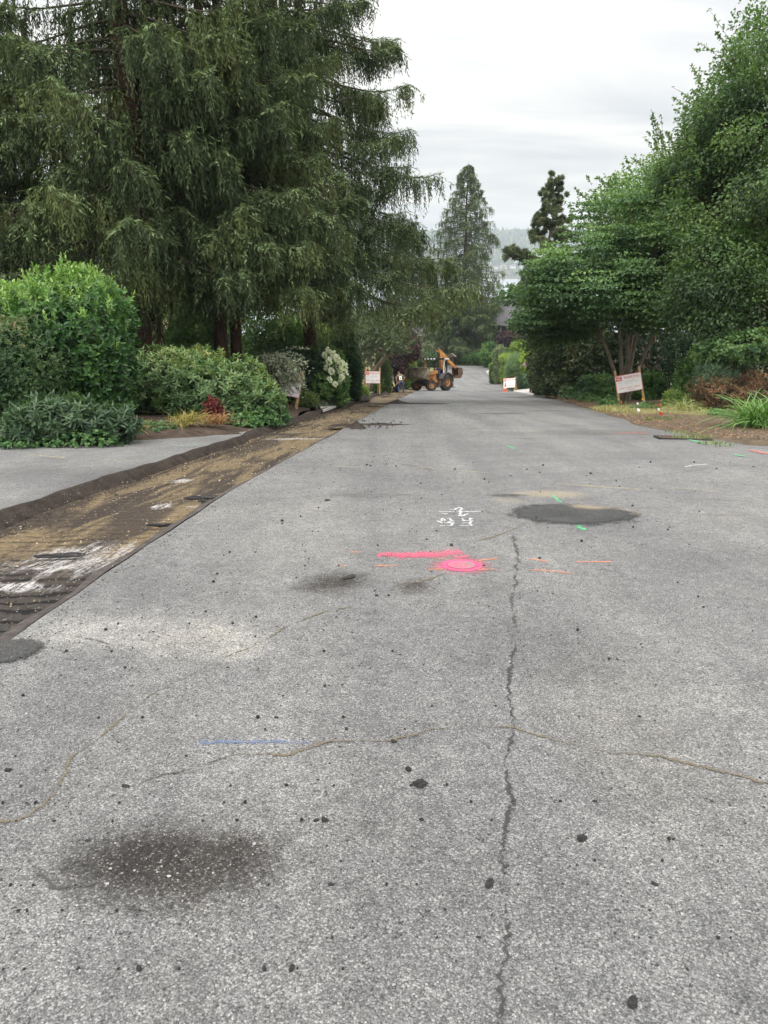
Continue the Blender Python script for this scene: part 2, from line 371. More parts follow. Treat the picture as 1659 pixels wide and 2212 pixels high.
def spray(name, col, lo=0.42, hi=0.52, scale=55.0, top=0.9, bias=0.74):
    m, nt, out = nmat(name); n = N(nt)
    g = n('ShaderNodeNewGeometry').outputs['Position']
    b = n('ShaderNodeBsdfPrincipled', {'Base Color': col, 'Roughness': 0.7})
    t = n('ShaderNodeBsdfTransparent')
    f = n.math('ADD', n.math('MULTIPLY', n.noise(g, scale, 4, 0.7), 0.75), n.math('MULTIPLY', n.noise(g, scale * .16, 2, 0.6), 0.25))
    mid = n('ShaderNodeAttribute', attribute_name='mid').outputs['Fac']
    vs = n('ShaderNodeSeparateColor', {0: n('ShaderNodeTexVoronoi', {'Vector': g, 'Scale': 150.0}, feature='F1').outputs['Color']}).outputs[0]
    f = n.math('ADD', n.math('ADD', f, n.math('MULTIPLY', n.math('SUBTRACT', mid, bias), 0.34)), n.math('MULTIPLY', n.math('SUBTRACT', vs, 0.5), 0.2))
    n.put(out.inputs[0], n('ShaderNodeMixShader', {0: n.ramp(f, [(lo, 0.0), (hi, top)]), 1: t.outputs[0], 2: b.outputs[0]}))
    return m

dark = (0.045, 0.042, 0.04); dust = (0.36, 0.30, 0.20); pale = (0.42, 0.415, 0.395)

stains = [
    (at(390, 1895), 0.46, 0.28, MULD, 0.86, 'MULTIPLY'), (at(250, 1905), 0.32, 0.18, MULD, 0.6, 'MULTIPLY'), (at(520, 1870), 0.22, 0.22, MULD, 0.55, 'MULTIPLY'),
    (at(728, 1265), 0.30, 0.36, MULD, 1.0, 'MULTIPLY'), (at(892, 1272), 0.20, 0.24, MULD, 0.85, 'MULTIPLY'), (at(665, 1270), .2, .22, MULD, .5, 'MULTIPLY'),
    (at(270, 1365), 0.85, 0.40, (1.5, 1.47, 1.4), 0.9, 'MULTIPLY'), (at(440, 1400), 0.5, 0.3, (1.35, 1.33, 1.27), 0.7, 'MULTIPLY'),
    (at(530, 1425), 0.25, 0.16, (1.4, 1.38, 1.32), 0.7, 'MULTIPLY'),
    (at(1190, 1068), .55, 0.35, dust, 0.55, 'MIX'), (at(1330, 1108), .35, 0.25, dust, 0.5, 'MIX'), (at(1100, 1085), 0.25, 0.2, dust, 0.3, 'MIX'),
    (at(1085, 893), 1.2, 0.5, MULD, 0.6, 'MULTIPLY'), (at(1185, 888), 1.3, 0.5, MULD, 0.5, 'MULTIPLY'),
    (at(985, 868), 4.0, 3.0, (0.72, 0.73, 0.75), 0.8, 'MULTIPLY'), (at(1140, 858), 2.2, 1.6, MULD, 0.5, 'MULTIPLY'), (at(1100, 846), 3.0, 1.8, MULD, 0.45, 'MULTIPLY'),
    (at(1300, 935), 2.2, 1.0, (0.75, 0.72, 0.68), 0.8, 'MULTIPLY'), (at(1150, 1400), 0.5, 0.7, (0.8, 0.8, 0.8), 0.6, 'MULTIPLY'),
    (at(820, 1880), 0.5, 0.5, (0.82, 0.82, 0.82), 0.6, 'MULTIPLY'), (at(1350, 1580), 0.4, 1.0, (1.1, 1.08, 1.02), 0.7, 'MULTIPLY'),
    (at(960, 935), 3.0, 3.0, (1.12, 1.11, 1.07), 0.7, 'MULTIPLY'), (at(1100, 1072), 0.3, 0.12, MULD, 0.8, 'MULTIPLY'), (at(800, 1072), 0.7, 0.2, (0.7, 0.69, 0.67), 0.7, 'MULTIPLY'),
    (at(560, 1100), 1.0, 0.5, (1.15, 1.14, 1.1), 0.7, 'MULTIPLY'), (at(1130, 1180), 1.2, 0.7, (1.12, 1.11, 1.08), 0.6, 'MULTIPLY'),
]
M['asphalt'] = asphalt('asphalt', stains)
M['apron'] = asphalt('apron_asphalt', [(at(250, 1020), 2.5, 1.0, (0.85, 0.84, 0.83), 0.6, 'MULTIPLY')], .9)
M['freshpatch'] = asphalt('patch_asphalt', [(at(1290, 1096), .40, 0.24, (.30,.25,.17), 0.9, 'MIX'), (at(1190, 1115), .3, .3, (.7, .7, .7), .8, 'MULTIPLY')], 0.34, [(at(1238, 1112), .585, .48), (at(5, 1425), .2, .16)])
#@@BUILD
# ------------------------------------------------------------------ ground, road, trench, beds, lake
YL = np.array([-8, 3.5, 7.7, 11.4, 18.6, 33.3, 57, 75, 100, 132.]); XL = np.array([-2.95, -2.04, -1.80, -1.42, -0.75, 0.43, 2.34, 3.9, 6.6, 10.5])
YT = np.array([-8, 6.9, 12.8, 20.4, 27.5, 44.2, 59, 75, 84.]); XT = np.array([-4.9, -3.75, -3.05, -2.45, -1.9, -0.78, 0.35, 1.7, 2.6])
YR = np.array([-8, 11, 13.2, 17.0, 24.1, 44.2, 70, 91, 108, 132.]); XR = np.array([13.0, 11.5, 6.9, 6.45, 7.3, 9.7, 12.6, 14.8, 15.6, 19.5])
YB = np.array([-8, 12.4, 13.5, 14.6, 15.6, 17.]); XB = np.array([-16, -9.0, -5.44, -3.82, -2.96, -2.7])
def xl(y): return np.interp(y, YL, XL) + 0.010 * np.sin(y * 2.1) + 0.006 * np.sin(y * 7.3 + 1)
def xt(y): return np.interp(y, YT, XT) + 0.03 * np.sin(y * 1.7 + 2)
def xr(y): return np.interp(y, YR, XR) + 0.06 * np.sin(y * 1.3)
def rows(a, b, near=0.25):
    out = [a]
    while out[-1] < b: out.append(out[-1] + max(near, abs(out[-1]) * 0.035))
    out[-1] = b; return np.array(out)
def sheet(name, ys, fl, fr, cols, zf, m, parent=None, smooth=True):
    V = []; t = np.linspace(0, 1, cols)
    for y in ys:
        x = fl(y) + (fr(y) - fl(y)) * t; yy = np.full(cols, y)
        V.append(np.stack([x, yy, zf(x, yy, t)], 1))
    V = np.concatenate(V); nr = len(ys)
    i = (np.arange(nr - 1)[:, None] * cols + np.arange(cols - 1)[None, :]).ravel()
    return npmesh(name, V, np.stack([i, i + 1, i + cols + 1, i + cols], 1), m, parent, smooth=smooth)
def struct(o): o['kind'] = 'structure'; return o
def hump(x, y, seed, f, a):
    return wob(np.stack([x, y, x * 0], 1), seed, f) * a

# terrain: one sheet from behind the camera down to the lake bed
xs = np.concatenate([-np.geomspace(2500, 30, 24), np.linspace(-26, 34, 25), np.geomspace(38, 2500, 24)])
ys = np.concatenate([np.linspace(-60, 150, 71), np.geomspace(160, 1150, 24)])
X, Y = np.meshgrid(xs, ys); Z = gz(Y)
Z = np.maximum(Z, LAKE - 4) - 0.55 * ((np.abs(X - 3) < 30) & (Y < 132))
V = np.stack([X, Y, Z], -1).reshape(-1, 3); nc = len(xs)
i = (np.arange(len(ys) - 1)[:, None] * nc + np.arange(nc - 1)[None, :]).ravel()
struct(npmesh('ground', V, np.stack([i, i + 1, i + nc + 1, i + nc], 1), M['ground'], smooth=True))

m, nt, out = nmat('lake_water'); n = N(nt)
g = n('ShaderNodeNewGeometry').outputs['Position']
b = n('ShaderNodeBsdfPrincipled', {'Base Color': (0.30, 0.33, 0.35), 'Roughness': 0.38, 'IOR': 1.33, 'Specular IOR Level': 0.9})
n.put(b.inputs['Normal'], n('ShaderNodeBump', {'Strength': 0.10, 'Distance': 1.0, 'Height': n.noise(n.stretch(g, (0.02, 0.08, 1)), 1.0, 4)}).outputs[0])
n.put(out.inputs[0], b); M['water'] = m
struct(MB().add([(-4000, 500, LAKE), (4000, 500, LAKE), (4000, 3400, LAKE), (-4000, 3400, LAKE)], [(0, 1, 2, 3)]).build('lake', M['water']))

# road surface
ry = rows(-8, 132, 0.2)
road = struct(sheet('road', ry, xl, xr, 22, lambda x, y, t: gz(y) + hump(x, y, 5, 0.5, 0.012) - 0.05 * np.clip((t - .9) * 10, 0, 1), M['asphalt']))
def road_z(p): return gz(p[:, 1]) + hump(p[:, 0], p[:, 1], 5, 0.5, 0.012)
# slanted milled lip of the road
def lipmat():
    m, nt, out = nmat('cut_edge'); n = N(nt); g = n('ShaderNodeNewGeometry').outputs['Position']
    f = n.noise(g, 14, 6, 0.7)
    b = n('ShaderNodeBsdfPrincipled', {'Base Color': n.ramp(f, [(0.3, (0.05, 0.043, 0.039)), (0.7, (0.15, 0.13, 0.118))]), 'Roughness': 0.95, 'Specular IOR Level': 0.1})
    n.put(b.inputs['Normal'], n('ShaderNodeBump', {'Strength': 0.9, 'Distance': 0.02, 'Height': n.noise(g, 45, 5, 0.7)}).outputs[0])
    n.put(out.inputs[0], b); return m
M['lip'] = lipmat()
struct(sheet('milled_lip', rows(-8, 76, 0.15), lambda y: xl(y) - 0.155 - 0.03 * np.sin(y * 5.3), xl, 7, lambda x, y, t: gz(y) + np.interp(t, [0, .17, .34, .9, 1], [-.12, -.055, -.026, -.008, .001]) + hump(x, y, 9, 9, 0.006), M['lip']))
# trench floor: sand, dark milled asphalt with tooth grooves, chalky scraped patches
def trenchmat():
    m, nt, out = nmat('milled_floor'); n = N(nt); g = n('ShaderNodeNewGeometry').outputs['Position']
    al = n.stretch(g, (1, 1, 1), (0, 0, R(5.5)))
    lng = n.stretch(al, (3.4, 0.30, 1))
    f1 = n.noise(lng, 1.0, 8, 0.72, 0.8)
    sy = n('ShaderNodeSeparateXYZ', {0: g}).outputs[1]
    fine = n.noise(g, 38, 5, 0.75)
    sand = n.ramp(fine, [(0.3, (0.085, 0.06, 0.034)), (0.52, (0.185, 0.138, 0.078)), (0.72, (0.32, 0.25, 0.155))])
    dk = n.ramp(fine, [(0.3, (0.026, 0.02, 0.016)), (0.7, (0.078, 0.06, 0.046))])
    asp = n.ramp(fine, [(0.3, (0.03, 0.027, 0.025)), (0.7, (0.085, 0.075, 0.068))])
    near = n.ramp(n.math('DIVIDE', sy, 12.0), [(0.33, 0.22), (0.48, 0.0), (1.0, -0.0)])
    sandy = n.ramp(n.math('DIVIDE', sy, 60.0), [(0.08, 0.02), (0.16, 0.01), (0.3, 0.035), (0.6, 0.07)])
    f1b = n.math('ADD', n.math('SUBTRACT', f1, n.math('MULTIPLY', near, 1.2)), sandy)
    c = n.mix(n.ramp(f1b, [(0.44, 0.0), (0.54, 1.0)]), dk, sand)
    f2 = n.noise(n.stretch(al, (0.9, 0.3, 1), loc=(4, 2, 0)), 1.0, 4, 0.6, 0.5)
    c = n.mix(n.ramp(n.math('SUBTRACT', f2, n.math('MULTIPLY', sandy, 1.0)), [(0.46, 0.0), (0.54, 0.9)]), c, dk)
    c = n.mix(n.ramp(n.math('DIVIDE', sy, 12.0), [(0.34, 1.0), (0.46, 0.0)]), c, asp)
    # tooth rows: short ragged furrows, strongest near the cut's broken asphalt
    wv = n.noise(n.stretch(al, (2.2, 5.5, 1), loc=(1, 3, 0)), 1.0, 5, 0.7, 0.8)
    rib = n('ShaderNodeTexWave', {'Vector': n.stretch(g, (1, 1, 1), (0, 0, R(-9))), 'Scale': 1.9, 'Distortion': 5.0, 'Detail': 5, 'Detail Scale': 1.6, 'Detail Roughness': .7}, bands_direction='Y').outputs[1]
    ribs = n.math('MULTIPLY', n.ramp(rib, [(0.12, 1.0), (0.42, 0.0)]), n.math('MAXIMUM', n.ramp(wv, [(0.40, 0.0), (0.55, 1.0)]), n.ramp(n.math('DIVIDE', sy, 12.0), [(0.38, 1.0), (0.48, 0.0)])))
    c = n.mix(n.math('MULTIPLY', ribs, n.ramp(n.math('DIVIDE', sy, 12.0), [(0.45, .95), (0.6, 0.22)])), c, (0.010, 0.009, 0.008))
    # chalky patches, scraped into ragged stripes
    scr = n.noise(n.stretch(al, (26, 2.2, 1), (0, 0, R(8))), 1.0, 5, 0.75, 0.7)
    chalk = n.ramp(n.math('ADD', n.math('MULTIPLY', scr, .6), n.math('MULTIPLY', fine, .4)), [(0.44, 0.0), (0.56, .95)])
    msk = None
    for (p, rx, ry_) in CHALK:
        dx = n('ShaderNodeVectorMath', {0: g, 1: tuple(p)}, operation='SUBTRACT').outputs[0]
        q = n('ShaderNodeVectorMath', {0: n.stretch(dx, (1 / rx, 1 / ry_, 0.0))}, operation='LENGTH').outputs['Value']
        q = n.math('ADD', q, n.math('MULTIPLY', n.math('SUBTRACT', n.noise(n.stretch(al, (9, 2.0, 1)), 1.0, 6, 0.75), 0.5), 2.6))
        q = n.ramp(q, [(0.55, 1.0), (1.0, 0.0)])
        msk = q if msk is None else n.math('MAXIMUM', msk, q)
    c = n.mix(n.math('MULTIPLY', chalk, msk), c, (0.50, 0.48, 0.455))
    b = n('ShaderNodeBsdfPrincipled', {'Base Color': c, 'Roughness': 0.88, 'Specular IOR Level': 0.2})
    hh = n.math('ADD', n.math('MULTIPLY', rib, 0.6), n.math('MULTIPLY', fine, 0.5))
    n.put(b.inputs['Normal'], n('ShaderNodeBump', {'Strength': 0.8, 'Distance': 0.03, 'Height': hh}).outputs[0])
    n.put(out.inputs[0], b); return m
CHALK = [(at(175, 1182), 0.55, 0.6), (at(300, 1165), 0.24, 0.4), (at(25, 1245), 0.42, 0.12), (at(390, 1020), 0.15, 0.25), (at(640, 938), 0.8, 0.25), (at(345, 1078), 0.12, 0.2), (at(430, 1075), 0.16, 0.08), (at(120, 1205), 0.4, 0.12), (at(95, 1195), 0.25, 0.2), (at(380, 1150), 0.12, 0.3)]
M['milled'] = trenchmat()
ty = rows(-8, 78, 0.12)
struct(sheet('milled_strip', ty, lambda y: xt(y) + 0.02, lambda y: xl(y) - 0.12, 14, lambda x, y, t: gz(y) - 0.115 + hump(x, y, 12, 1.6, 0.02) + hump(x, y, 14, 7, 0.008), M['milled']))
# dark cut wall along the left of the trench, with crumbled berm
struct(sheet('trench_wall', rows(-8, 80, 0.15), lambda y: xt(y) - 0.16 - 0.10 * (y > 16), lambda y: xt(y) + 0.16, 6,
       lambda x, y, t: gz(y) + np.interp(t, [0, .18, .4, .75, 1], [-.02, 0.010, 0.0, -.11, -.17]) + hump(x, y, 21, 4, 0.012) + hump(x, y, 23, 22, 0.010) + rng.normal(0, .006, x.shape) + np.clip((y - 15) / 8, 0, 1) * 0.07 * np.sin(t * PI) * (0.6 + hump(x, y, 22, 1.2, 0.6)), M['dirt']))
# left apron (grey asphalt) and the bed behind it
struct(sheet('driveway_apron', rows(-8, 17, 0.3), lambda y: -18 + 0 * y, lambda y: xt(y) - 0.12, 14, lambda x, y, t: gz(y) - 0.012 + hump(x, y, 31, 0.6, 0.02), M['apron']))
def xbed(y): return np.minimum(xt(y) - 0.2, np.interp(y, YB, XB)) + 0.08 * np.sin(y * 9)
def bedz(x, y): return gz(y) + 0.02
struct(sheet('soil_bed', np.concatenate([np.linspace(11.2, 17, 40), rows(17.2, 78, 0.3)]), lambda y: -32 + 0 * y, xbed, 44,
       lambda x, y, t: gz(y) - 0.03 + 0.26 * np.clip((1 - t) * 16, 0, 1) ** 0.7 + hump(x, y, 33, 1.7, 0.03), M['soil']))
# right verge
def xv(y): return xr(y) - 0.35
struct(sheet('verge', np.concatenate([np.linspace(10.8, 26, 50), rows(26.3, 96, 0.4)]), xv, lambda y: 40 + 0 * y, 44,
       lambda x, y, t: gz(y) - 0.075 + 0.17 * np.clip(t * 24, 0, 1) ** 0.6 + hump(x, y, 35, 1.9, 0.025), M['verge']))
# dry lawn beyond the machine, and the far bit of street
struct(sheet('lawn', rows(78, 131, 0.5), lambda y: -30 + 0 * y, lambda y: xl(y) + 0.2 if True else 0, 30, lambda x, y, t: gz(y) + 0.02 + 0.03 * np.sin(x) + 0.9 * np.clip((y - 100) / 30, 0, 1) * np.clip(1 - t * 1.05, 0, 1), M['drylawn']))
struct(sheet('far_verge', rows(96, 131, 0.6), xv, lambda y: 45 + 0 * y, 20, lambda x, y, t: gz(y) - 0.03 + 0.2 * np.clip(t * 14, 0, 1), M['ground']))
# the dry grass patch by the sign
def vergez(x, y):
    t = (x - xv(y)) / (40 - xv(y)); return float(gz(y) - 0.075 + 0.17 * np.clip(t * 24, 0, 1) ** 0.6)
def gpatch(c, rx, ry_, name, m, dz=0.0, k=40):
    V = [(c.x, c.y, vergez(c.x, c.y) + 0.05 + dz)]; F_ = []
    for rr in range(1, 7):
        for j in range(k):
            a = 2 * PI * j / k; s_ = rr / 6 * (1 + .12 * math.sin(3 * a + 1) + .07 * math.sin(7 * a))
            x, y = c.x + math.cos(a) * rx * s_, c.y + math.sin(a) * ry_ * s_
            V.append((x, y, vergez(x, y) + 0.045 + dz - 0.08 * (rr == 6)))
    for j in range(k): F_.append((0, 1 + j, 1 + (j + 1) % k))
    for rr in range(5):
        for j in range(k): a_ = 1 + rr * k + j; b_ = 1 + rr * k + (j + 1) % k; F_.append((a_, a_ + k, b_ + k, b_))
    return MB().add(V, F_).build(name, m, smooth=True)
pc = at(1400, 893)
struct(gpatch(Vector((pc.x + 1.0, pc.y + 0.6, 0)), 2.6, 3.0, 'dry_lawn_patch', M['drylawn']))
# concrete driveways
def slab(name, pts, dz, m):
    w = [at(*p) for p in pts]
    return struct(MB().add([(p.x, p.y, p.z + dz) for p in w] + [(p.x, p.y, p.z - .03) for p in w], [tuple(range(len(w)))] + [(i, i + len(w), (i + 1) % len(w) + len(w), (i + 1) % len(w)) for i in range(len(w))]).build(name, m))
slab('concrete_driveway', [(1108, 846), (1152, 854), (1175, 850), (1172, 818), (1140, 826)], 0.05, M['concrete'])
slab('concrete_path', [(752, 866), (800, 851), (815, 846), (800, 838), (735, 850)], 0.05, M['concrete'])
slab('stone_path', [(698, 889), (744, 872), (735, 862), (685, 875)], 0.04, M['concrete'])
slab('gravel_shoulder', [(1058, 815), (1085, 806), (1110, 795), (1075, 797), (1050, 802)], 0.06, M['concrete'])

# the far shore: hill, forest mass, houses
hx = np.linspace(-1400, 2600, 81); hy = np.linspace(3050, 5200, 24)
X, Y = np.meshgrid(hx, hy)
def hillz(x, y):
    t = np.clip((y - 3090) / 1250, 0, 1)
    return LAKE - 3 + 6 * np.clip((y - 3060) / 30, 0, 1) + (205 + 14 * np.sin(x / 310.) + 9 * np.sin(x / 127. + 1)) * t ** 0.8 + 8 * np.sin(x / 90. + y / 130.) * t
V = np.stack([X, Y, hillz(X, Y)], -1).reshape(-1, 3); nc = len(hx)
i = (np.arange(len(hy) - 1)[:, None] * nc + np.arange(nc - 1)[None, :]).ravel()
struct(npmesh('far_hill', V, np.stack([i, i + 1, i + nc + 1, i + nc], 1), M['ground'], smooth=True))
M['farforest'] = leafmat('far_forest', [(0.0, (0.03, 0.06, 0.045)), (0.5, (0.08, 0.13, 0.06)), (1.0, (0.26, 0.26, 0.09))], 0.8, 0.0, 0.1)
k = 9000
fx = rng.uniform(-700, 1900, k); fy = 3100 + 1400 * rng.random(k) ** 1.25
dens = wob(np.stack([fx, fy * 1.5, fx * 0], 1), 41, 0.012); band = np.abs((fy - 3300) / 160 % 2 - 1)
ok = (dens + band * 0.8 > 0.0) | (fy > 3900); fx, fy = fx[ok], fy[ok]; k = len(fx)
hh = rng.uniform(9, 24, k) + 10 * (rng.random(k) < .2) ; rr = hh * rng.uniform(.16, .42, k); fz = hillz(fx, fy)
ring = 6; VV = []; QQ = []; TT = []
lev = [(0.0, .55), (.3, 1.0), (.65, .62), (1.0, .04)]
for l, (h_, r_) in enumerate(lev):
    for j in range(ring):
        a = 2 * PI * j / ring + rng.uniform(0, .8, k); jj = rng.uniform(.75, 1.25, k)
        VV.append(np.stack([fx + np.cos(a) * rr * r_ * jj, fy + np.sin(a) * rr * r_ * jj, fz + hh * h_ * jj ** .3], 1))
V = np.stack(VV, 1).reshape(-1, 3); base = np.arange(k)[:, None] * (ring * 4)
Q = np.concatenate([(base + np.array([l * ring + j, l * ring + (j + 1) % ring, (l + 1) * ring + (j + 1) % ring, (l + 1) * ring + j])) for l in range(3) for j in range(ring)])
tt = np.tile(np.clip(rng.beta(2, 3, k) + 0.25 * wob(np.stack([fx, fy, fx * 0], 1), 44, .02), 0, 1), 18)
tag(npmesh('hillside_forest', V, Q, M['farforest'], None, tt), 'hazy wooded hillside across the lake, trees merging into one mass', 'forest', kind='stuff')
hm = MB(); hm.box((0, 0, 3), (13, 9, 6)); hm.cur = 1
hm.add([(-7.2, -5.3, 6), (7.2, -5.3, 6), (7.2, 5.3, 6), (-7.2, 5.3, 6), (-5, 0, 9), (5, 0, 9)], [(0, 1, 5, 4), (2, 3, 4, 5), (1, 2, 5), (3, 0, 4), (3, 2, 1, 0)])
h0 = None
spots = []
for q in range(170):
    x = rng.uniform(-250, 900); t = rng.choice([0.0, 0.02, 0.10, 0.18, 0.27, 0.33, 0.40]) + rng.uniform(0, .03)
    spots.append((x, 3092 + t * 1150))
for (x, y) in spots:
    if h0 is None: o = h0 = hm.build('hillside_house', [M['paintwhite'], M['shingle']])
    else: o = h0.copy(); C.objects.link(o)
    o.location = (x, y, float(hillz(np.array(x), np.array(y)))); o.rotation_euler = (0, 0, rng.uniform(-.6, .6)); s_ = rng.uniform(.9, 1.9); o.scale = (s_ * rng.uniform(.8, 1.4), s_, s_ * rng.uniform(.8, 1.2))
    tag(o, 'small pale house among the trees on the hazy hillside across the lake', 'house', 'pale houses on the far lakeshore hill')

# ------------------------------------------------------------------ marks and damage lying in the road surface (parts of the road)
def ribbon(name, pts, w, m, lift=0.004, jag=0.0, step=0.06, label=None, taper=False, world=False, parent=road):
    w3 = [Vector(p) for p in pts] if world else [at(*p) for p in pts]
    seg = [w3[0]]
    w = [q * 1.45 for q in w] if isinstance(w, (list, tuple)) else w * 1.45
    for a, b in zip(w3, w3[1:]):
        k = max(1, int((b - a).length / step)); seg += [a.lerp(b, (j + 1) / k) for j in range(k)]
    xy = np.array([(p.x, p.y, 0) for p in seg]); tan = nrm(np.gradient(xy, axis=0)); sd = np.stack([-tan[:, 1], tan[:, 0], 0 * tan[:, 0]], 1)
    L = len(seg); tt = np.linspace(0, 1, L)
    ww = np.interp(tt, np.linspace(0, 1, len(w)), w) if isinstance(w, (list, tuple)) else np.full(L, w)
    if taper: ww = ww * np.clip(np.minimum(tt, 1 - tt) * 8 + .15, 0, 1)
    if name == 'crack':
        s_ = np.cumsum(np.r_[0, np.linalg.norm(np.diff(xy, axis=0), axis=1)]); p0 = rng.uniform(0, 9)
        wn = wob(np.stack([s_ + p0, s_ * 0, s_ * 0], 1), int(p0 * 999), 9.0); wn2 = wob(np.stack([s_ + p0, s_ * 0 + 3, s_ * 0], 1), int(p0 * 777), 30.0)
        ww = ww * np.clip(.62 + .75 * wn + .35 * wn2, .08, 1.7) * .85; xy = xy + sd * (wob(np.stack([s_, s_ * 0, s_ * 0], 1), int(p0 * 555), 7.0) * .018)[:, None]
    cen = xy + sd * rng.normal(0, 1, (L, 1)) * jag * 0.6
    a = cen + sd * (ww * .5 + rng.normal(0, jag * .5, L))[:, None]; b = cen - sd * (ww * .5 + rng.normal(0, jag * .5, L))[:, None]
    V = np.stack([a, (a + b) / 2, b], 1).reshape(-1, 3); V[:, 2] = road_z(V) + lift
    i = np.arange(L - 1)[:, None] * 3
    o = npmesh(name, V, np.concatenate([i + [0, 1, 4, 3], i + [1, 2, 5, 4]]), m, parent); setmid(o, np.tile([0, 1, 0], L)); tag(o, label); return o
def setmid(o, vals):
    at_ = o.data.attributes.new('mid', 'FLOAT', 'POINT'); at_.data.foreach_set('value', np.asarray(vals, np.float32))
def disc(name, c, rx, ry_, m, lift=0.004, k=40, wobble=0.08, seed=1, label=None, parent=road, rot=0.0, crown=0.0):
    V = [(c.x, c.y)]; r = np.random.default_rng(seed); ph = r.uniform(0, 6, 4)
    for rr in (1 / 3, 2 / 3, 1.0):
        for j in range(k):
            a = 2 * PI * j / k; s_ = rr * (1 + (r.normal(0, .02) if rr == 1.0 else 0) + wobble * (math.sin(2 * a + ph[0]) + .6 * math.sin(3 * a + ph[1]) + .4 * math.sin(5 * a + ph[2]) + .5 * math.sin(11 * a + ph[3])))
            x, y = math.cos(a) * rx * s_, math.sin(a) * ry_ * s_; V.append((c.x + x * math.cos(rot) - y * math.sin(rot), c.y + x * math.sin(rot) + y * math.cos(rot)))
    V = np.array([(x, y, 0) for x, y in V]); V[:, 2] = road_z(V) + lift; V[0, 2] += crown; V[1:1 + k, 2] += crown * .85; V[1 + k:1 + 2 * k, 2] += crown * .5
    F_ = [(0, 1 + j, 1 + (j + 1) % k) for j in range(k)] + [(1 + q * k + j, 1 + (q + 1) * k + j, 1 + (q + 1) * k + (j + 1) % k, 1 + q * k + (j + 1) % k) for q in range(2) for j in range(k)]
    o = MB().add(V, F_).build(name, m, parent, smooth=True); setmid(o, [1.0] + [.9] * k + [.6] * k + [0.0] * k); tag(o, label); return o
def ccrop(x, y): return ((1680 + x / 6.3808) / 3.9375 / K, (1980 + y / 6.3808) / 3.9375 / K)
M['spwhite'] = spray('spray_white', (0.72, 0.73, 0.73), 0.38, 0.54, 60, .85)
M['sppink'] = spray('spray_pink', (0.72, 0.12, 0.20), 0.42, 0.62, 60, .8)
M['pinkpaint'] = spray('pink_paint', (0.83, 0.045, 0.20), 0.33, 0.41, 34)
M['sporange'] = spray('spray_orange', (0.72, 0.25, 0.12), 0.42, 0.6, 60, .8)
M['spgreen'] = spray('spray_green', (0.10, 0.55, 0.22), 0.40, 0.56, 50, .85)
M['sppalegreen'] = spray('spray_pale_green', (0.28, 0.55, 0.36), 0.45, 0.58, 40)
M['spblue'] = spray('spray_blue', (0.13, 0.18, 0.30), 0.42, 0.64, 60, .7)
M['spyellow'] = spray('spray_faded_yellow', (0.50, 0.41, 0.20), 0.46, 0.58, 40)
M['spred'] = spray('spray_faded_red', (0.55, 0.17, 0.13), 0.46, 0.6, 30)
M['crackdark'] = spray('crack_dark', (0.035, 0.033, 0.031), 0.39, 0.52, 36, .9, .62)
M['crackfine'] = spray('crack_fine', (0.06, 0.056, 0.05), 0.43, 0.56, 40, .8, .62)
M['crackmoss'] = spray('crack_moss', (0.145, 0.115, 0.07), 0.36, 0.54, 26, .85, .62)
wl = 'white sprayed survey arrow with a cross bar and digits on the road'
ar = [[(560, 232), (640, 228), (720, 205), (790, 180)], [(790, 172), (850, 180), (872, 210)], [(250, 275), (400, 285), (600, 285), (900, 290), (1100, 287), (1380, 268)], [(1000, 255), (1120, 252)], [(370, 300), (530, 305)], [(830, 190), (840, 280), (850, 375)], [(800, 382), (900, 368), (1050, 345)],
      [(500, 435), (580, 440), (615, 462), (560, 470)], [(350, 470), (400, 455), (450, 480), (460, 500)], [(250, 515), (400, 520), (500, 520), (660, 515)], [(340, 515), (400, 490)], [(340, 580), (380, 592), (500, 598), (650, 590)], [(560, 560), (620, 548), (670, 570), (600, 588)],
      [(880, 445), (960, 462), (1060, 470), (1120, 455), (1125, 430), (1060, 425)], [(880, 518), (980, 505), (1080, 495), (1140, 515), (1060, 530), (960, 535), (890, 522)], [(830, 590), (950, 595), (1060, 592), (1115, 585), (1100, 565), (1030, 558)]]
for st_ in ar: ribbon('paint_mark', [ccrop(*p) for p in st_], 0.026, M['spwhite'], 0.0045, 0.008, 0.03, wl)
ribbon('paint_mark', [(815, 1203), (870, 1200), (920, 1199), (997, 1196)], [0.2, 0.25, 0.25, 0.28], M['sppink'], 0.004, 0.03, 0.02, 'broad pink sprayed bar beside the painted valve cover')
disc('paint_mark', at(905, 1200), .40, .10, M['sppink'], .0048, 50, .1, 15, 'speckled pink overspray along the broad bar', rot=.03)
ribbon('paint_mark', [(985, 1207), (1000, 1203)], 0.12, M['sppink'], 0.005, 0.03, 0.03, 'pink sprayed corner above the valve cover')
for (p, lab) in (([(752, 1197), (784, 1196)], 'short orange dash upper left of the pink bar'), ([(722, 1224), (750, 1223)], 'leftmost orange dash above the dark seep'), ([(805, 1223), (862, 1226)], 'orange dash below the pink bar'),
          ([(935, 1207), (975, 1211)], 'orange dash touching the pink bar'), ([(922, 1231), (965, 1234)], 'orange dash left of the pink cover'), ([(1015, 1215), (1080, 1211)], 'orange dash right of the pink cover'),
          ([(1020, 1235), (1075, 1235)], 'lower orange dash right of the pink cover'), ([(1140, 1213), (1188, 1217)], 'orange dash in the mid lane'), ([(1142, 1236), (1240, 1240)], 'long orange dash in the mid lane'), ([(1242, 1217), (1325, 1221)], 'rightmost orange dash')):
    ribbon('paint_mark', p, 0.042, M['sporange'], 0.0045, 0.008, 0.03, lab, True)
ribbon('paint_mark', [(432, 1608), (520, 1609), (600, 1610), (665, 1609)], [0.035, 0.045, 0.035, 0.025], M['spblue'], 0.004, 0.006, 0.02, 'faded blue sprayed stripe')
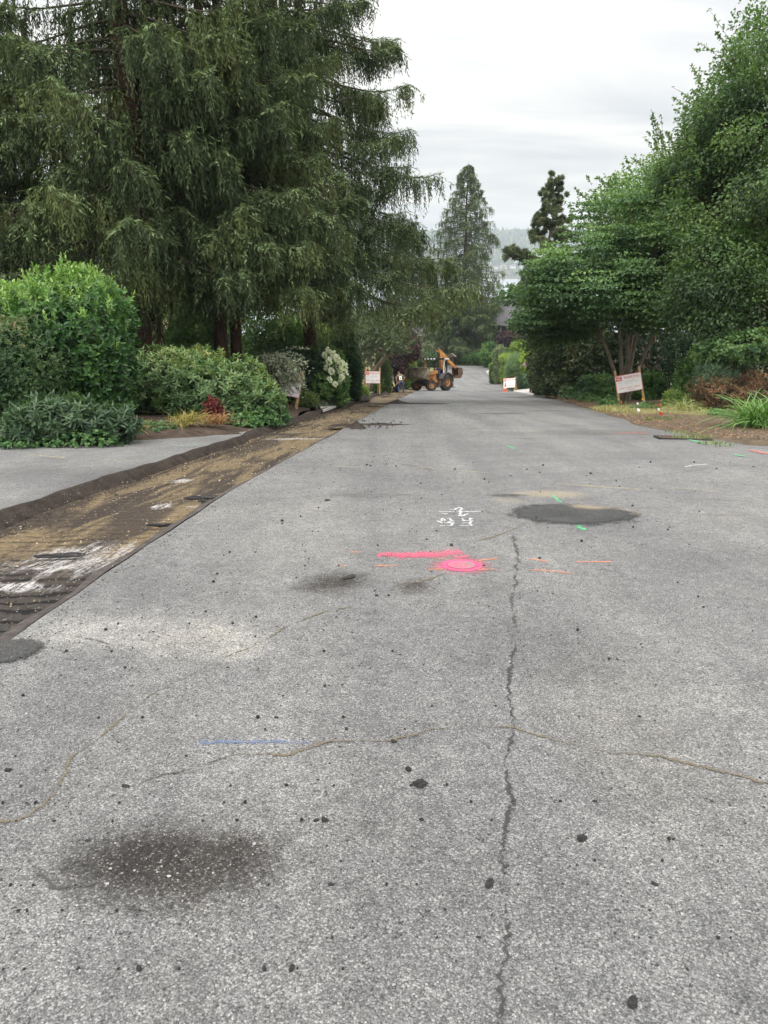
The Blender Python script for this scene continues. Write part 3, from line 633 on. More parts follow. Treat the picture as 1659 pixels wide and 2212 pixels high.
ribbon('paint_mark', [(1194, 1074), (1210, 1088)], [0.04, 0.06], M['spgreen'], 0.004, 0.01, 0.03, 'green dash behind the dark patch')
ribbon('paint_mark', [(1247, 1137), (1262, 1150)], [0.06, 0.09], M['spgreen'], 0.005, 0.02, 0.03, 'green dash in front of the dark patch')
ribbon('paint_mark', [(1098, 963), (1110, 969)], 0.08, M['spgreen'], 0.004, 0.02, 0.05, 'small green dash far up the lane')
for p, w in (([(720, 1010), (780, 1012)], .05), ([(900, 1010), (960, 1018)], .05), ([(1000, 1020), (1055, 1024)], .05), ([(1210, 1047), (1290, 1052), (1400, 1060)], .06), ([(1440, 1052), (1560, 1062)], .04), ([(1000, 985), (1020, 986)], .05)):
    ribbon('paint_mark', p, w, M['spyellow'], 0.004, 0.01, 0.05, 'faint yellowed line on the asphalt', True)
ribbon('paint_mark', [(1335, 936), (1372, 935), (1395, 937)], 0.3, M['spred'], 0.005, 0.03, 0.1, 'faded red spray by the right verge')
ribbon('paint_mark', [(1480, 1010), (1500, 1005), (1530, 1003)], 0.05, M['spwhite'], 0.005, 0.01, 0.05, 'thin white spray line near the drain')
# lines of damage
ribbon('crack', [(1115, 1405), (1104, 1440), (1092, 1490), (1098, 1540), (1103, 1600), (1097, 1650), (1092, 1690), (1094, 1740), (1088, 1800), (1090, 1860), (1094, 1900), (1090, 1960), (1094, 2040), (1092, 2100), (1080, 2150), (1084, 2211), (1080, 2290)], 0.019, M['crackdark'], 0.004, 0.008, 0.012, 'long dark crack running up the lane')
ribbon('crack', [(1105, 1405), (1112, 1350), (1108, 1290), (1118, 1230), (1112, 1160)], 0.03, M['crackfine'], 0.004, 0.01, 0.02, 'fine upper end of the lane crack')
ribbon('crack', [(-30, 1798), (40, 1786), (100, 1762), (125, 1715), (160, 1660), (205, 1610), (270, 1560), (330, 1525), (400, 1480), (470, 1435), (560, 1395), (640, 1360), (700, 1335), (760, 1318)], 0.018, M['crackmoss'], 0.004, 0.006, 0.015, 'mossy crack curving across the left half')
ribbon('crack', [(500, 1655), (620, 1640), (700, 1628), (760, 1615), (840, 1604), (930, 1598), (1040, 1600), (1100, 1603), (1200, 1612), (1320, 1640), (1420, 1662), (1540, 1690), (1659, 1707), (1700, 1712)], 0.018, M['crackmoss'], 0.0045, 0.005, 0.015, 'mossy crack crossing the whole lane')
ribbon('crack', [(270, 1720), (400, 1690), (500, 1655)], 0.012, M['crackfine'], 0.004, 0.004, 0.015, 'hairline crack on the left')
ribbon('crack', [(60, 1890), (130, 1925), (220, 1960), (300, 1985), (380, 1992)], 0.014, M['crackfine'], 0.004, 0.006, 0.015, 'fine crack under the big dark seep')
ribbon('crack', [(1020, 1172), (1070, 1160), (1130, 1140), (1180, 1128)], 0.03, M['crackmoss'], 0.0045, 0.008, 0.03, 'crack entering the dark patch')
ribbon('crack', [(1365, 1110), (1480, 1113), (1610, 1117)], 0.02, M['crackmoss'], 0.004, 0.006, 0.04, 'crack leaving the dark patch')
ribbon('crack', [(1280, 1045), (1400, 1030), (1500, 1018), (1600, 1005)], 0.02, M['crackfine'], 0.004, 0.01, 0.05, 'long faint crack towards the drain')
ribbon('crack', [(700, 985), (780, 995), (860, 1003), (930, 1017), (1000, 1020)], 0.03, M['crackfine'], 0.004, 0.01, 0.05, 'long faint crack from the milled strip')
ribbon('crack', [(1100, 948), (1200, 947), (1300, 947), (1420, 945)], 0.05, M['crackfine'], 0.004, 0.02, 0.08, 'dark joint line across the far lane')
ribbon('crack', [(110, 1375), (160, 1385), (240, 1395)], 0.012, M['crackfine'], 0.004, 0.004, 0.02, 'hairline crack by the black tar patch')
ribbon('crack', [(855, 1270), (905, 1262), (935, 1255), (960, 1240)], 0.03, M['crackmoss'], 0.0045, 0.012, 0.02, 'mossy crack beside the small seep')
disc('asphalt_patch', at(1238, 1112), .78, 0.68, M['freshpatch'], 0.004, 90, 0.03, 3, 'dark oval asphalt patch with sand on it', crown=0.004)
disc('asphalt_patch', at(5, 1425), 0.28, 0.23, M['freshpatch'], 0.004, 50, 0.06, 8, 'small black tar patch at the left edge', crown=0.008)
# painted valve cover
vc = at(997, 1223); cov = empty('valve_cover', (vc.x, vc.y, float(road_z(np.array([[vc.x, vc.y, 0.]]))[0]) + 0.005), 0, 'round iron valve cover sprayed bright pink set in the lane', 'valve cover')
M['pinkiron'] = plain('pink_painted_iron', (0.64, 0.07, 0.18), 0.6, var=0.3, scale=40, dirt=(.50, .10, .16))
M['pinkworn'] = plain('pink_worn_iron', (0.55, 0.12, 0.18), 0.6, var=0.3, scale=30, dirt=(0.22, 0.17, 0.17))
MB().lathe([(0.150, 0.0), (0.146, 0.004), (0.125, 0.005), (0.122, 0.001), (0.105, 0.001)], (0, 0, 0), (0, 0, 1), 40).build('frame_ring', M['pinkiron'], cov, True)
lidm = MB().lathe([(0.10, 0.001), (0.10, 0.005), (0.085, 0.005), (0.083, 0.003), (0.0, 0.003)], (0, 0, 0), (0, 0, 1), 36)
for j in range(8): lidm.box((math.cos(j * PI / 4) * .045, math.sin(j * PI / 4) * .045, .0035), (.03, .012, .004), Euler((0, 0, j * PI / 4)))
lidm.build('lid', M['pinkworn'], cov)
for q in cov.children: pass
cov.rotation_euler = (math.atan(-0.12), 0, 0)
disc('paint_mark', vc, 0.30, 0.27, M['sppink'], 0.0042, 40, 0.06, 5, 'pink overspray round the valve cover')
# ------------------------------------------------------------------ plants
def base(x, d, dz=0.0):               # ground spot under picture column x at forward distance d
    g = float(gz(d)) + dz; q = (g - EYE) / d; v = (q * CP + SP) / (CP - q * SP)
    r1 = CP + v * SP; return Vector(((x * K - 384) / F * d / r1, d, g))
GAIN = 1.22
def leafset(name, *st, **kw): M[name] = leafmat(name, [(p, tuple(min(.9, v * GAIN) for v in c)) for p, c in st], **kw)
leafset('laurel', (0.15, (0.014, 0.04, 0.012)), (0.42, (0.035, 0.095, 0.025)), (0.66, (0.10, 0.20, 0.05)), (0.9, (0.23, 0.34, 0.095)), rough=0.33, spec=0.5)
leafset('holly', (0.15, (0.015, 0.038, 0.016)), (0.5, (0.036, 0.08, 0.032)), (0.85, (0.09, 0.15, 0.055)), (1.0, (0.22, 0.14, 0.08)), rough=0.5)
leafset('rhodo', (0.15, (0.028, 0.06, 0.022)), (0.5, (0.075, 0.135, 0.05)), (0.8, (0.15, 0.22, 0.085)), (0.97, (0.27, 0.25, 0.09)), rough=0.42)
leafset('rhododark', (0.1, (0.018, 0.042, 0.024)), (0.5, (0.05, 0.09, 0.045)), (0.85, (0.10, 0.155, 0.075)), (0.98, (0.25, 0.22, 0.08)), rough=0.42)
leafset('spruce', (0.05, (0.026, 0.033, 0.017)), (0.35, (0.058, 0.082, 0.036)), (0.62, (0.105, 0.145, 0.062)), (0.85, (0.165, 0.225, 0.105)), rough=0.65, trans=0.12, spec=0.2)
leafset('spruceolive', (0.05, (0.03, 0.034, 0.015)), (0.4, (0.072, 0.092, 0.036)), (0.7, (0.13, 0.155, 0.06)), (0.95, (0.23, 0.205, 0.105)), rough=0.7, trans=0.1, spec=0.15)
leafset('farspruce', (0.05, (0.02, 0.026, 0.014)), (0.4, (0.052, 0.08, 0.034)), (0.7, (0.105, 0.142, 0.06)), (0.95, (0.19, 0.20, 0.105)), rough=0.7, trans=0.1, spec=0.15)
leafset('pine', (0.05, (0.03, 0.04, 0.022)), (0.5, (0.09, 0.115, 0.06)), (0.9, (0.19, 0.21, 0.115)), rough=0.7, trans=0.1, spec=0.15)
leafset('katsura', (0.1, (0.03, 0.065, 0.026)), (0.45, (0.07, 0.132, 0.052)), (0.75, (0.13, 0.215, 0.08)), (0.97, (0.21, 0.29, 0.11)), trans=0.3)
leafset('plum', (0.1, (0.024, 0.048, 0.018)), (0.45, (0.058, 0.11, 0.036)), (0.75, (0.12, 0.19, 0.06)), (0.97, (0.21, 0.26, 0.09)), trans=0.3)
leafset('ivy', (0.1, (0.018, 0.032, 0.014)), (0.5, (0.05, 0.068, 0.028)), (0.8, (0.095, 0.11, 0.045)), (0.97, (0.16, 0.12, 0.07)), rough=0.45)
leafset('ivygreen', (0.1, (0.02, 0.055, 0.018)), (0.5, (0.05, 0.12, 0.035)), (0.85, (0.13, 0.21, 0.065)), rough=0.42)
leafset('green', (0.1, (0.025, 0.06, 0.018)), (0.5, (0.06, 0.13, 0.035)), (0.85, (0.14, 0.23, 0.06)))
leafset('darkgreen', (0.1, (0.012, 0.032, 0.015)), (0.5, (0.03, 0.068, 0.028)), (0.85, (0.075, 0.13, 0.05)), rough=0.4)
leafset('lime', (0.1, (0.10, 0.16, 0.025)), (0.5, (0.24, 0.33, 0.05)), (0.85, (0.42, 0.5, 0.10)))
leafset('limedark', (0.1, (0.05, 0.09, 0.022)), (0.5, (0.12, 0.18, 0.045)), (0.85, (0.22, 0.29, 0.07)))
leafset('purple', (0.1, (0.014, 0.009, 0.011)), (0.5, (0.038, 0.02, 0.024)), (0.85, (0.095, 0.045, 0.04)), trans=0.15)
leafset('redleaf', (0.1, (0.05, 0.008, 0.01)), (0.5, (0.14, 0.022, 0.025)), (0.85, (0.26, 0.06, 0.05)))
leafset('grey', (0.1, (0.07, 0.09, 0.06)), (0.5, (0.15, 0.18, 0.125)), (0.9, (0.30, 0.33, 0.25)))
leafset('lichen', (0.1, (0.035, 0.05, 0.025)), (0.5, (0.085, 0.115, 0.055)), (0.9, (0.19, 0.21, 0.12)), trans=0.2)
leafset('dead', (0.1, (0.05, 0.03, 0.02)), (0.5, (0.14, 0.08, 0.045)), (0.85, (0.33, 0.19, 0.11)), trans=0.1, spec=0.1)
leafset('yew', (0.1, (0.025, 0.05, 0.016)), (0.5, (0.065, 0.11, 0.03)), (0.85, (0.16, 0.21, 0.06)), trans=0.15)
leafset('bluegreen', (0.1, (0.04, 0.075, 0.045)), (0.5, (0.10, 0.165, 0.085)), (0.9, (0.2, 0.28, 0.14)), trans=0.2)
leafset('blade', (0.1, (0.03, 0.075, 0.018)), (0.5, (0.085, 0.18, 0.04)), (0.9, (0.2, 0.32, 0.09)), rough=0.4)
leafset('blonde', (0.1, (0.10, 0.13, 0.04)), (0.5, (0.25, 0.27, 0.10)), (0.9, (0.48, 0.43, 0.2)), trans=0.2)
leafset('gold', (0.1, (0.10, 0.11, 0.025)), (0.5, (0.24, 0.22, 0.06)), (0.9, (0.46, 0.33, 0.13)), trans=0.2)
leafset('brownblade', (0.1, (0.11, 0.055, 0.02)), (0.5, (0.24, 0.12, 0.05)), (0.9, (0.4, 0.24, 0.11)), trans=0.2)
leafset('flower', (0.1, (0.5, 0.52, 0.36)), (0.5, (0.68, 0.69, 0.55)), (0.9, (0.84, 0.84, 0.75)), trans=0.2)

def plant(name, label, cat, loc, group=None): return empty(name, loc, 0, label, cat, group)
def seat(root, o): o.parent = root; o.matrix_parent_inverse = Matrix.Translation(-Vector(root.location)); return o
def stems(root, b, tips, r0, m, k=5, name='stems', bend=0.12):
    mb = MB(); b = Vector(b)
    for t in tips:
        t = Vector(t); mid = b.lerp(t, 0.5) + Vector(rng.normal(0, bend, 3)) * (t - b).length * .6 + Vector((0, 0, (t - b).length * .06))
        pts = [b.lerp(mid, s).lerp(mid.lerp(t, s), s) for s in np.linspace(0, 1, 6)]
        mb.tube(pts, list(np.linspace(r0, r0 * .3, 6)), k)
    return seat(root, mb.build(name, m, None, True))
def basept(blobs, zoff=0.0):
    B = np.array(blobs); y = B[:, 1].mean(); return Vector((B[:, 0].mean(), y, float(gz(y)) + zoff))

def bush(name, label, cat, blobs, m, count, k=6, slen=.10, L=.10, W=.04, inc=(25, 80), up=.5, rnd=.35, depth=.3, amp=.18, freq=1.5, tint=(.25, .6), topgain=0.0, kind='hex', seed=1, stem=.03, extra=None, group=None, twigm=None, inner=True, jit=.1, zfree=False, droop=.12):
    if cat in ('shrub', 'hedge', 'plant') and not zfree:       # let the shrub reach down to its own ground
        add = []
        for (x, y, z, rx, ry_, rz) in blobs:
            g0 = float(gz(y))
            if z - rz > g0 + .25: add.append((x, y, (g0 + z) / 2, rx * .82, ry_ * .82, (z - g0) / 2 + .1))
        count = int(count * (1 + .45 * len(add) / len(blobs))); blobs = list(blobs) + add
    b = basept(blobs); root = plant(name, label, cat, b, group); f = Fol()
    p, o = shell(blobs, count, depth, amp, freq, seed, None if zfree else onground)
    dirs = nrm(o + np.array([0, 0, up]) + rng.normal(0, rnd, p.shape))
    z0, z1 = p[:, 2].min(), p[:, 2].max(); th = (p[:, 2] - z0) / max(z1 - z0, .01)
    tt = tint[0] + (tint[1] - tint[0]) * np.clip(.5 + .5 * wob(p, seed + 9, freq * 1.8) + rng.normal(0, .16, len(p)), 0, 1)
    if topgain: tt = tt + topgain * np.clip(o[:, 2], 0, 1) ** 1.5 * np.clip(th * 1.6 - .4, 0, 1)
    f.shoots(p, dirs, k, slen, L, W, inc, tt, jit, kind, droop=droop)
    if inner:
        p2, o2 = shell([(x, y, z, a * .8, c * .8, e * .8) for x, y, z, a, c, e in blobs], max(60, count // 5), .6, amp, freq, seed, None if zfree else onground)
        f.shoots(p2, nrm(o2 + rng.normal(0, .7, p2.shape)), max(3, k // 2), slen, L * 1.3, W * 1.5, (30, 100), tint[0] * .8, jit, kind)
    if extra: extra(f, p, o)
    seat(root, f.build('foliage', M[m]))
    if stem:
        B = np.array(blobs); tips = []
        for q in range(9):
            j = rng.integers(len(B)); tips.append(B[j, :3] + rng.normal(0, .35, 3) * B[j, 3:6])
        bb = Vector(b); bb.z -= 0.1
        stems(root, bb, tips, stem, twigm or M['twig'])
    return root

# --- weeping spruces ---------------------------------------------------------
def spruce(name, label, b, H, Lf, tr, hmin, hmax_dense, seed, step=.105, sp=1.0, weep=1.0, mats=('spruce', 'spruceolive'), lean=0.0, group=None, olive=.3, tint0=.38, dirbias=None):
    r = np.random.default_rng(seed); root = plant(name, label, 'tree', b, group)
    tk = MB(); zs = np.linspace(-0.4, H, 26)
    tk.tube([(b.x + lean * z + .04 * math.sin(z * .7 + seed), b.y + .04 * math.cos(z * .9), b.z + z) for z in zs], [max(.012, tr * (1 - z / H) ** .85 * (1 + .45 * math.exp(-max(z, 0) * 1.6))) for z in zs], 14)
    seat(root, tk.build('trunk', M['barkbrown'], None, True))
    br = MB(); f = Fol(); fo = Fol(); h = hmin; i = 0; az = r.uniform(0, 6.3)
    while h < H * .985:
        az += 2.4 + r.normal(0, .35); L = Lf(h) * r.uniform(.72, 1.1); dns = 1.0 if h < hmax_dense else .45
        if dirbias: L *= 1 + dirbias[1] * math.cos(az - dirbias[0])
        if L < .25: h += step; continue
        dx, dy = math.cos(az), math.sin(az); fr = 1 - h / H; t = np.linspace(0, 1, 11)
        dz = L * (.12 * t - (.30 + .38 * fr) * t ** 1.5 + (.16 + .18 * fr) * t ** 4) + r.normal(0, .03) * L * t
        sw = r.normal(0, .06) * L * t ** 2
        pts = np.stack([b.x + lean * h + dx * L * t - dy * sw, b.y + dy * L * t + dx * sw, b.z + h + dz], 1)
        br.tube(list(pts), list(np.linspace(.016 + .009 * L, .006, 11) * sp ** .5), 5, False)
        isol = r.random() < olive
        # side twigs
        ns = int(L / (.13 * sp) * dns) + 5
        ts = .12 + .88 * r.random(ns) ** .72; side = r.choice([-1, 1], ns)
        o0 = np.stack([np.interp(ts, t, pts[:, q]) for q in range(3)], 1)
        sl = (.25 + .95 * np.clip(1 - np.abs(ts - .5) * 1.3, .2, 1)) * min(1.25, .35 + L * .16) * r.uniform(.5, 1.15, ns) * sp ** .6
        an = az + side * r.uniform(.55, 1.15, ns); sd = np.stack([np.cos(an), np.sin(an), r.normal(-.12, .14, ns)], 1)
        # flat upper sprays
        ka = 10
        for q in range(ka):
            u = (q + .6) / ka; pp = o0 + sd * (sl * u)[:, None] - np.array([0, 0, 1]) * (sl * .35 * u ** 2)[:, None]
            a2 = an + r.choice([-1, 1], ns) * r.uniform(.2, .95, ns)
            ax = np.stack([np.cos(a2), np.sin(a2), r.normal(-.22, .25, ns)], 1)
            f.leaves(pp, ax, np.array([0, 0, 1]) + r.normal(0, .35, (ns, 3)), sp * r.uniform(.12, .25, ns), sp * r.uniform(.03, .055, ns), np.clip(tint0 + .22 * u + .14 * (ts > .75) + r.normal(0, .11, ns), 0, 1), 'rh', droop=.2)
        # hanging curtains
        nst = int(ns * 5.0); idx = r.integers(ns, size=nst); u = r.random(nst)
        q0 = o0[idx] + sd[idx] * (sl[idx] * u)[:, None] - np.array([0, 0, 1]) * (sl[idx] * .35 * u ** 2)[:, None]
        hl = weep * min(1.0, .25 + L * .16) * r.uniform(.18, 1.25, nst) * np.clip(1.25 - np.abs(ts[idx] - .5) * 1.4, .3, 1.1) * sp ** .7
        dr = np.stack([r.normal(0, .12, nst) + dx * .1, r.normal(0, .12, nst) + dy * .1, -np.ones(nst)], 1)
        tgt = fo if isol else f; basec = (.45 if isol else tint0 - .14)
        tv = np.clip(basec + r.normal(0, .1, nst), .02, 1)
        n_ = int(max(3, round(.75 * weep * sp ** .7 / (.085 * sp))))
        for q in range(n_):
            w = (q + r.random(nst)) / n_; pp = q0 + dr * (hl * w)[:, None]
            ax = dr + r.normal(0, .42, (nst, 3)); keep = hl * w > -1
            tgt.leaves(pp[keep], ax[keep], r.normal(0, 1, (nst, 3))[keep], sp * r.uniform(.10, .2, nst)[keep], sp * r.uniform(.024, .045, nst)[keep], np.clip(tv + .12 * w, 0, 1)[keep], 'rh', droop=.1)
        # bright tip shoots
        kt = int(6 + L * 3 * dns); tt_ = r.uniform(.72, 1.02, kt); pp = np.stack([np.interp(np.minimum(tt_, 1), t, pts[:, q]) for q in range(3)], 1)
        a3 = az + r.normal(0, .5, kt)
        f.shoots(pp, np.stack([np.cos(a3), np.sin(a3), r.normal(.05, .3, kt)], 1), 7, .25 * sp, .15 * sp, .028 * sp, (15, 60), np.clip(tint0 + .3 + r.normal(0, .1, kt), 0, 1), .06, 'rh')
        h += step * r.uniform(.7, 1.3) * (1 if h < hmax_dense else 1.5); i += 1
    seat(root, br.build('branches', M['twig'], None, True))
    seat(root, f.build('needles', M[mats[0]]))
    if fo.n: seat(root, fo.build('hanging_twigs', M[mats[1]]))
    return root
G_ = 'weeping spruces beside the milled strip'
LfC = lambda h: 7.0 * max(0.02, 1 - h / 28) ** 1.05
spruce('spruce_tree', 'tall weeping spruce with the thickest reddish trunk, behind the big rhododendron', base(345, 24), 25, lambda h: 6.0 * max(.02, 1 - h / 27) ** .8, .42, 4.7, 11.5, 3, group=G_, weep=1.25, olive=.26)
spruce('spruce_tree', 'weeping spruce with a slim dark trunk, left one of the close pair', base(489, 26), 24, lambda h: 5.2 * max(.02, 1 - h / 26) ** .8, .25, 4.7, 12, 4, group=G_, weep=1.1, olive=.18)
spruce('spruce_tree', 'weeping spruce with a slim dark trunk, right one of the close pair', base(518, 27.2), 25, lambda h: 5.6 * max(.02, 1 - h / 27) ** .8, .22, 4.8, 12.5, 5, group=G_, weep=1.0, olive=.2)
spruce('spruce_tree', 'weeping spruce whose long low boughs reach right over the street', base(672, 33), 27, LfC, .30, 5.2, 15.5, 6, group=G_, weep=1.1, olive=.22, dirbias=(0.1, .22))
spruce('spruce_tree', 'weeping spruce at the left edge, trunk hidden behind the laurel', base(-70, 25), 24, lambda h: 6.4 * max(.02, 1 - h / 26) ** .8, .34, 2.6, 12, 8, group=G_, weep=1.15, olive=.25)
spruce('spruce_tree', 'lone tall conical spruce standing at the far end of the street', base(997, 139), 34.0, lambda h: 9.0 * (1 - math.exp(-(1 - h / 34.2) * 3.1)) * (0.88 + .16 * math.sin(h * 1.9) * math.sin(h * .7 + 1)), .55, 2.6, 13, 11, step=.09, sp=1.8, weep=1.0, mats=('farspruce', 'farspruce'), olive=.25, tint0=.45)

# --- background conifers beyond -----------------------------------------------
def conifer(name, label, b, H, rad, seed, m='spruce', group=None, bare=.12, k=2600, sp=1.6, gaps=.5):
    r = np.random.default_rng(seed); root = plant(name, label, 'tree', b, group)
    tk = MB(); tk.tube([(b.x, b.y, b.z - .5), (b.x, b.y, b.z + H * .5), (b.x, b.y, b.z + H)], [H * .016 + .08, H * .01 + .05, .02], 8)
    seat(root, tk.build('trunk', M['barkpale'] if bare > .3 else M['barkgrey'], None, True))
    f = Fol(); u = r.random(k) ** 1.3; h = H * (bare + (1 - bare) * u); lay = np.sin(h * 2 * PI / (H * .09) + r.normal(0, .5, k)) * .2 + .85
    R_ = rad * (1 - u) ** .75 * lay * r.uniform(.4, 1.0, k) ** .5 + .05; a = r.uniform(0, 2 * PI, k); a = a + .35 * np.sin(a * 3 + h * gaps)
    p = np.stack([b.x + np.cos(a) * R_, b.y + np.sin(a) * R_, b.z + h - .22 * R_], 1)
    f.shoots(p, np.stack([np.cos(a), np.sin(a), r.normal(-.15, .3, k)], 1), 5, .5 * sp, .42 * sp, .10 * sp, (15, 60), np.clip(.4 + .25 * r.normal(0, .6, k), 0, 1), .1, 'rh')
    seat(root, f.build('needles', M[m])); return root
gb = 'distant conifers beyond the end of the street'
conifer('fir_tree', 'distant conifer with a bare pale trunk above the white house', base(890, 165), 27, 6.5, 21, 'spruce', gb, .42)
conifer('fir_tree', 'dark distant conifer left of the bare pale trunk', base(862, 160), 24, 6, 22, 'spruce', gb)
conifer('fir_tree', 'distant conifer behind the white house roof', base(922, 172), 21, 5.5, 23, 'farspruce', gb)
conifer('fir_tree', 'small distant fir just right of the lone spruce', base(1078, 185), 14, 3.2, 24, 'farspruce', gb)
conifer('fir_tree', 'small pale distant fir above the dark roof', base(1098, 190), 16, 3.6, 25, 'yew', gb)
conifer('fir_tree', 'wide distant fir touching the right trees above the dark roof', base(1125, 176), 19, 5.2, 26, 'farspruce', gb)
conifer('fir_tree', 'distant conifer hidden low between the lone spruce and the white house', base(945, 168), 14, 4.0, 27, 'farspruce', gb)
# clumpy black pine on the right
def pine():
    b = base(1166, 62); H = 16.4; root = plant('pine_tree', 'clumpy dark pine rising behind the right hand trees', 'tree', b); r = np.random.default_rng(31)
    tk = MB(); tk.tube([(b.x + .15 * math.sin(z), b.y, b.z + z) for z in np.linspace(-.4, H, 12)], list(np.linspace(.26, .03, 12)), 9); seat(root, tk.build('trunk', M['barkgrey'], None, True))
    br = MB(); f = Fol(); az = 0
    for h in np.arange(5, H, .3):
        az += 2.4 + r.normal(0, .4); L = (4.3 * (1 - h / (H * 1.04)) ** .85 + .25) * r.uniform(.75, 1.05)
        L = min(L, 3.3)
        if 10.05 < h < 10.4: az, L = PI * 1.02, 3.6
        dv = np.array([math.cos(az), math.sin(az), .22]); s = np.array([b.x, b.y, b.z + h]); br.tube([s, s + dv * L * .5, s + dv * L + [0, 0, .25 * L * .3]], [.06, .04, .02], 5)
        nc_ = int(4 + L * 4.2)
        for q in range(nc_):
            c = s + dv * L * (.35 + .65 * (q + r.random()) / nc_) + r.normal(0, .22, 3); kk = 46
            d_ = nrm(r.normal(0, 1, (kk, 3)) + [0, 0, .55]); f.shoots(c + d_ * r.uniform(.08, .36, (kk, 1)) * (.35 + .75 * (1 - h / H) ** .7), d_, 6, .16, .24, .045, (15, 55), r.uniform(.25, .75) + d_[:, 2] * .18, .08, 'rh')
    seat(root, br.build('branches', M['twig'], None, True)); seat(root, f.build('needles', M['pine']))
pine()

# --- broadleaf trees -----------------------------------------------------------
def tree(name, label, b, blobs, m, nclump, per, L, W, seed, stem_tips, tr, bark='barkgrey', flat=.55, csz=(.5, .95), tint=(.2, .75), layered=False, twigs=None, kind='hex', group=None, zmin=None, tw_len=1.2):
    global rng
    root = plant(name, label, 'tree', b, group); tk = MB(); r = np.random.default_rng(seed)
    for tip in stem_tips:
        bb = Vector(b) + Vector((r.normal(0, tr), r.normal(0, tr), -.2)); tip = Vector(tip); mid = bb.lerp(tip, .45) + Vector((0, 0, (tip - bb).length * .13)) + Vector(r.normal(0, .12, 3))
        pts = [bb.lerp(mid, s).lerp(mid.lerp(tip, s), s) + Vector(r.normal(0, .015, 3)) for s in np.linspace(0, 1, 10)]
        tk.tube(pts, list(np.linspace(tr, tr * .3, 10) * (1 + .3 * np.exp(-np.linspace(0, 8, 10)))), 9)
    seat(root, tk.build('trunk', M[bark], None, True))
    f = Fol(); cp, co = shell(blobs, nclump, .55, .2, 1.0, seed, zmin, .6)
    br = MB()
    for c, o in zip(cp, co):
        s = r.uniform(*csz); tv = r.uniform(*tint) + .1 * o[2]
        if r.random() < .5:
            tip = Vector(min(stem_tips, key=lambda q: (Vector(q) - Vector(c)).length)); st_ = Vector(b).lerp(tip, r.uniform(.55, 1)); e = Vector(c)
            br.tube([st_, st_.lerp(e, .5) + Vector((0, 0, .25)), e], [tr * .22, tr * .14, .008], 4, False)
        kk = int(per * r.uniform(.6, 1.3) * (s / np.mean(csz)) ** 2)
        d_ = nrm(r.normal(0, 1, (kk, 3))); q = c + d_ * (r.random((kk, 1)) ** .45) * np.array([s, s, s * flat])
        if layered:
            ly = .28; q[:, 2] = c[2] + np.round((q[:, 2] - c[2]) / ly) * ly + r.normal(0, .035, kk) - .12 * ((q[:, 0] - c[0]) ** 2 + (q[:, 1] - c[1]) ** 2)
            ax = nrm(np.stack([d_[:, 0], d_[:, 1], -.25 + 0 * d_[:, 0]], 1) + r.normal(0, .45, (kk, 3))); nn = np.array([0, 0, 1]) + r.normal(0, .3, (kk, 3)) + o * .25
        else:
            ax = nrm(d_ * .6 + o * .4 + [0, 0, -.35] + r.normal(0, .5, (kk, 3))); nn = np.array([0, 0, .8]) + o * .6 + r.normal(0, .45, (kk, 3))
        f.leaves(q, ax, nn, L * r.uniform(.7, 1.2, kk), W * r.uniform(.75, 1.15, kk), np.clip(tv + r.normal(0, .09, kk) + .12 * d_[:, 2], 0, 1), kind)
    if twigs:
        kk = twigs[0]; p, o = shell(twigs[1], kk, .15, .2, 1.0, seed + 1, zmin, .6); ok = o[:, 2] > -.1; p, o = p[ok], o[ok]
        for c, oo in zip(p, o):
            ln = tw_len * r.uniform(.5, 1.3); dv = nrm(oo * .7 + np.array([0, 0, .75]) + r.normal(0, .3, 3)); bend = r.normal(0, .2, 3) - [0, 0, .18]
            ss = np.linspace(0, 1, 5); path = [c + dv * ln * s_ + bend * ln * s_ ** 2 for s_ in ss]; br.tube(path, [.012, .010, .008, .006, .004], 4, False)
            kq = int(ln * 30); sq = r.random(kq); pp = c + dv * (ln * sq)[:, None] + bend * (ln * sq ** 2)[:, None]
            ax = nrm(r.normal(0, 1, (kq, 3)) + dv * .5 - [0, 0, .25]); f.leaves(pp, ax, nrm(r.normal(0, .5, (kq, 3)) + [0, 0, 1]), L * r.uniform(.7, 1.1, kq), W * r.uniform(.7, 1.1, kq), np.clip(.62 + r.normal(0, .1, kq), 0, 1), kind)
    seat(root, br.build('branches', M[bark], None, True)); seat(root, f.build('crown', M[m])); return root
bk = base(1350, 33)
kb = [blob(1385, 500, 140, 108, 33.5, 3.3), blob(1225, 585, 105, 66, 32, 2.6), blob(1440, 560, 130, 100, 32, 2.8), blob(1150, 650, 52, 50, 33, 1.8), blob(1175, 705, 48, 42, 34, 1.6), blob(1240, 690, 62, 36, 33.5, 1.6), blob(1300, 620, 120, 55, 30.5, 2.0), blob(1420, 660, 90, 50, 30.5, 1.6)]
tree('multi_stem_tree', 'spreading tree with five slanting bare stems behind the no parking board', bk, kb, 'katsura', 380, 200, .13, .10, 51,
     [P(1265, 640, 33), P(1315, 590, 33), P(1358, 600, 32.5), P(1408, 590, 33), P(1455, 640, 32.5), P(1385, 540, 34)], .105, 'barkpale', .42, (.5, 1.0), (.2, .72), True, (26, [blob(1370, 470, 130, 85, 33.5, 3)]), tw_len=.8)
bp = base(1720, 27)
pb = [blob(1620, 420, 165, 190, 27, 3.6), blob(1700, 250, 160, 220, 28, 3.8), blob(1540, 600, 110, 110, 25.5, 2.4), blob(1660, 660, 110, 120, 24.5, 2.2), blob(1490, 380, 75, 90, 30, 2.4), blob(1800, 480, 150, 260, 27, 3.6), blob(1560, 260, 70, 80, 28, 2.2)]
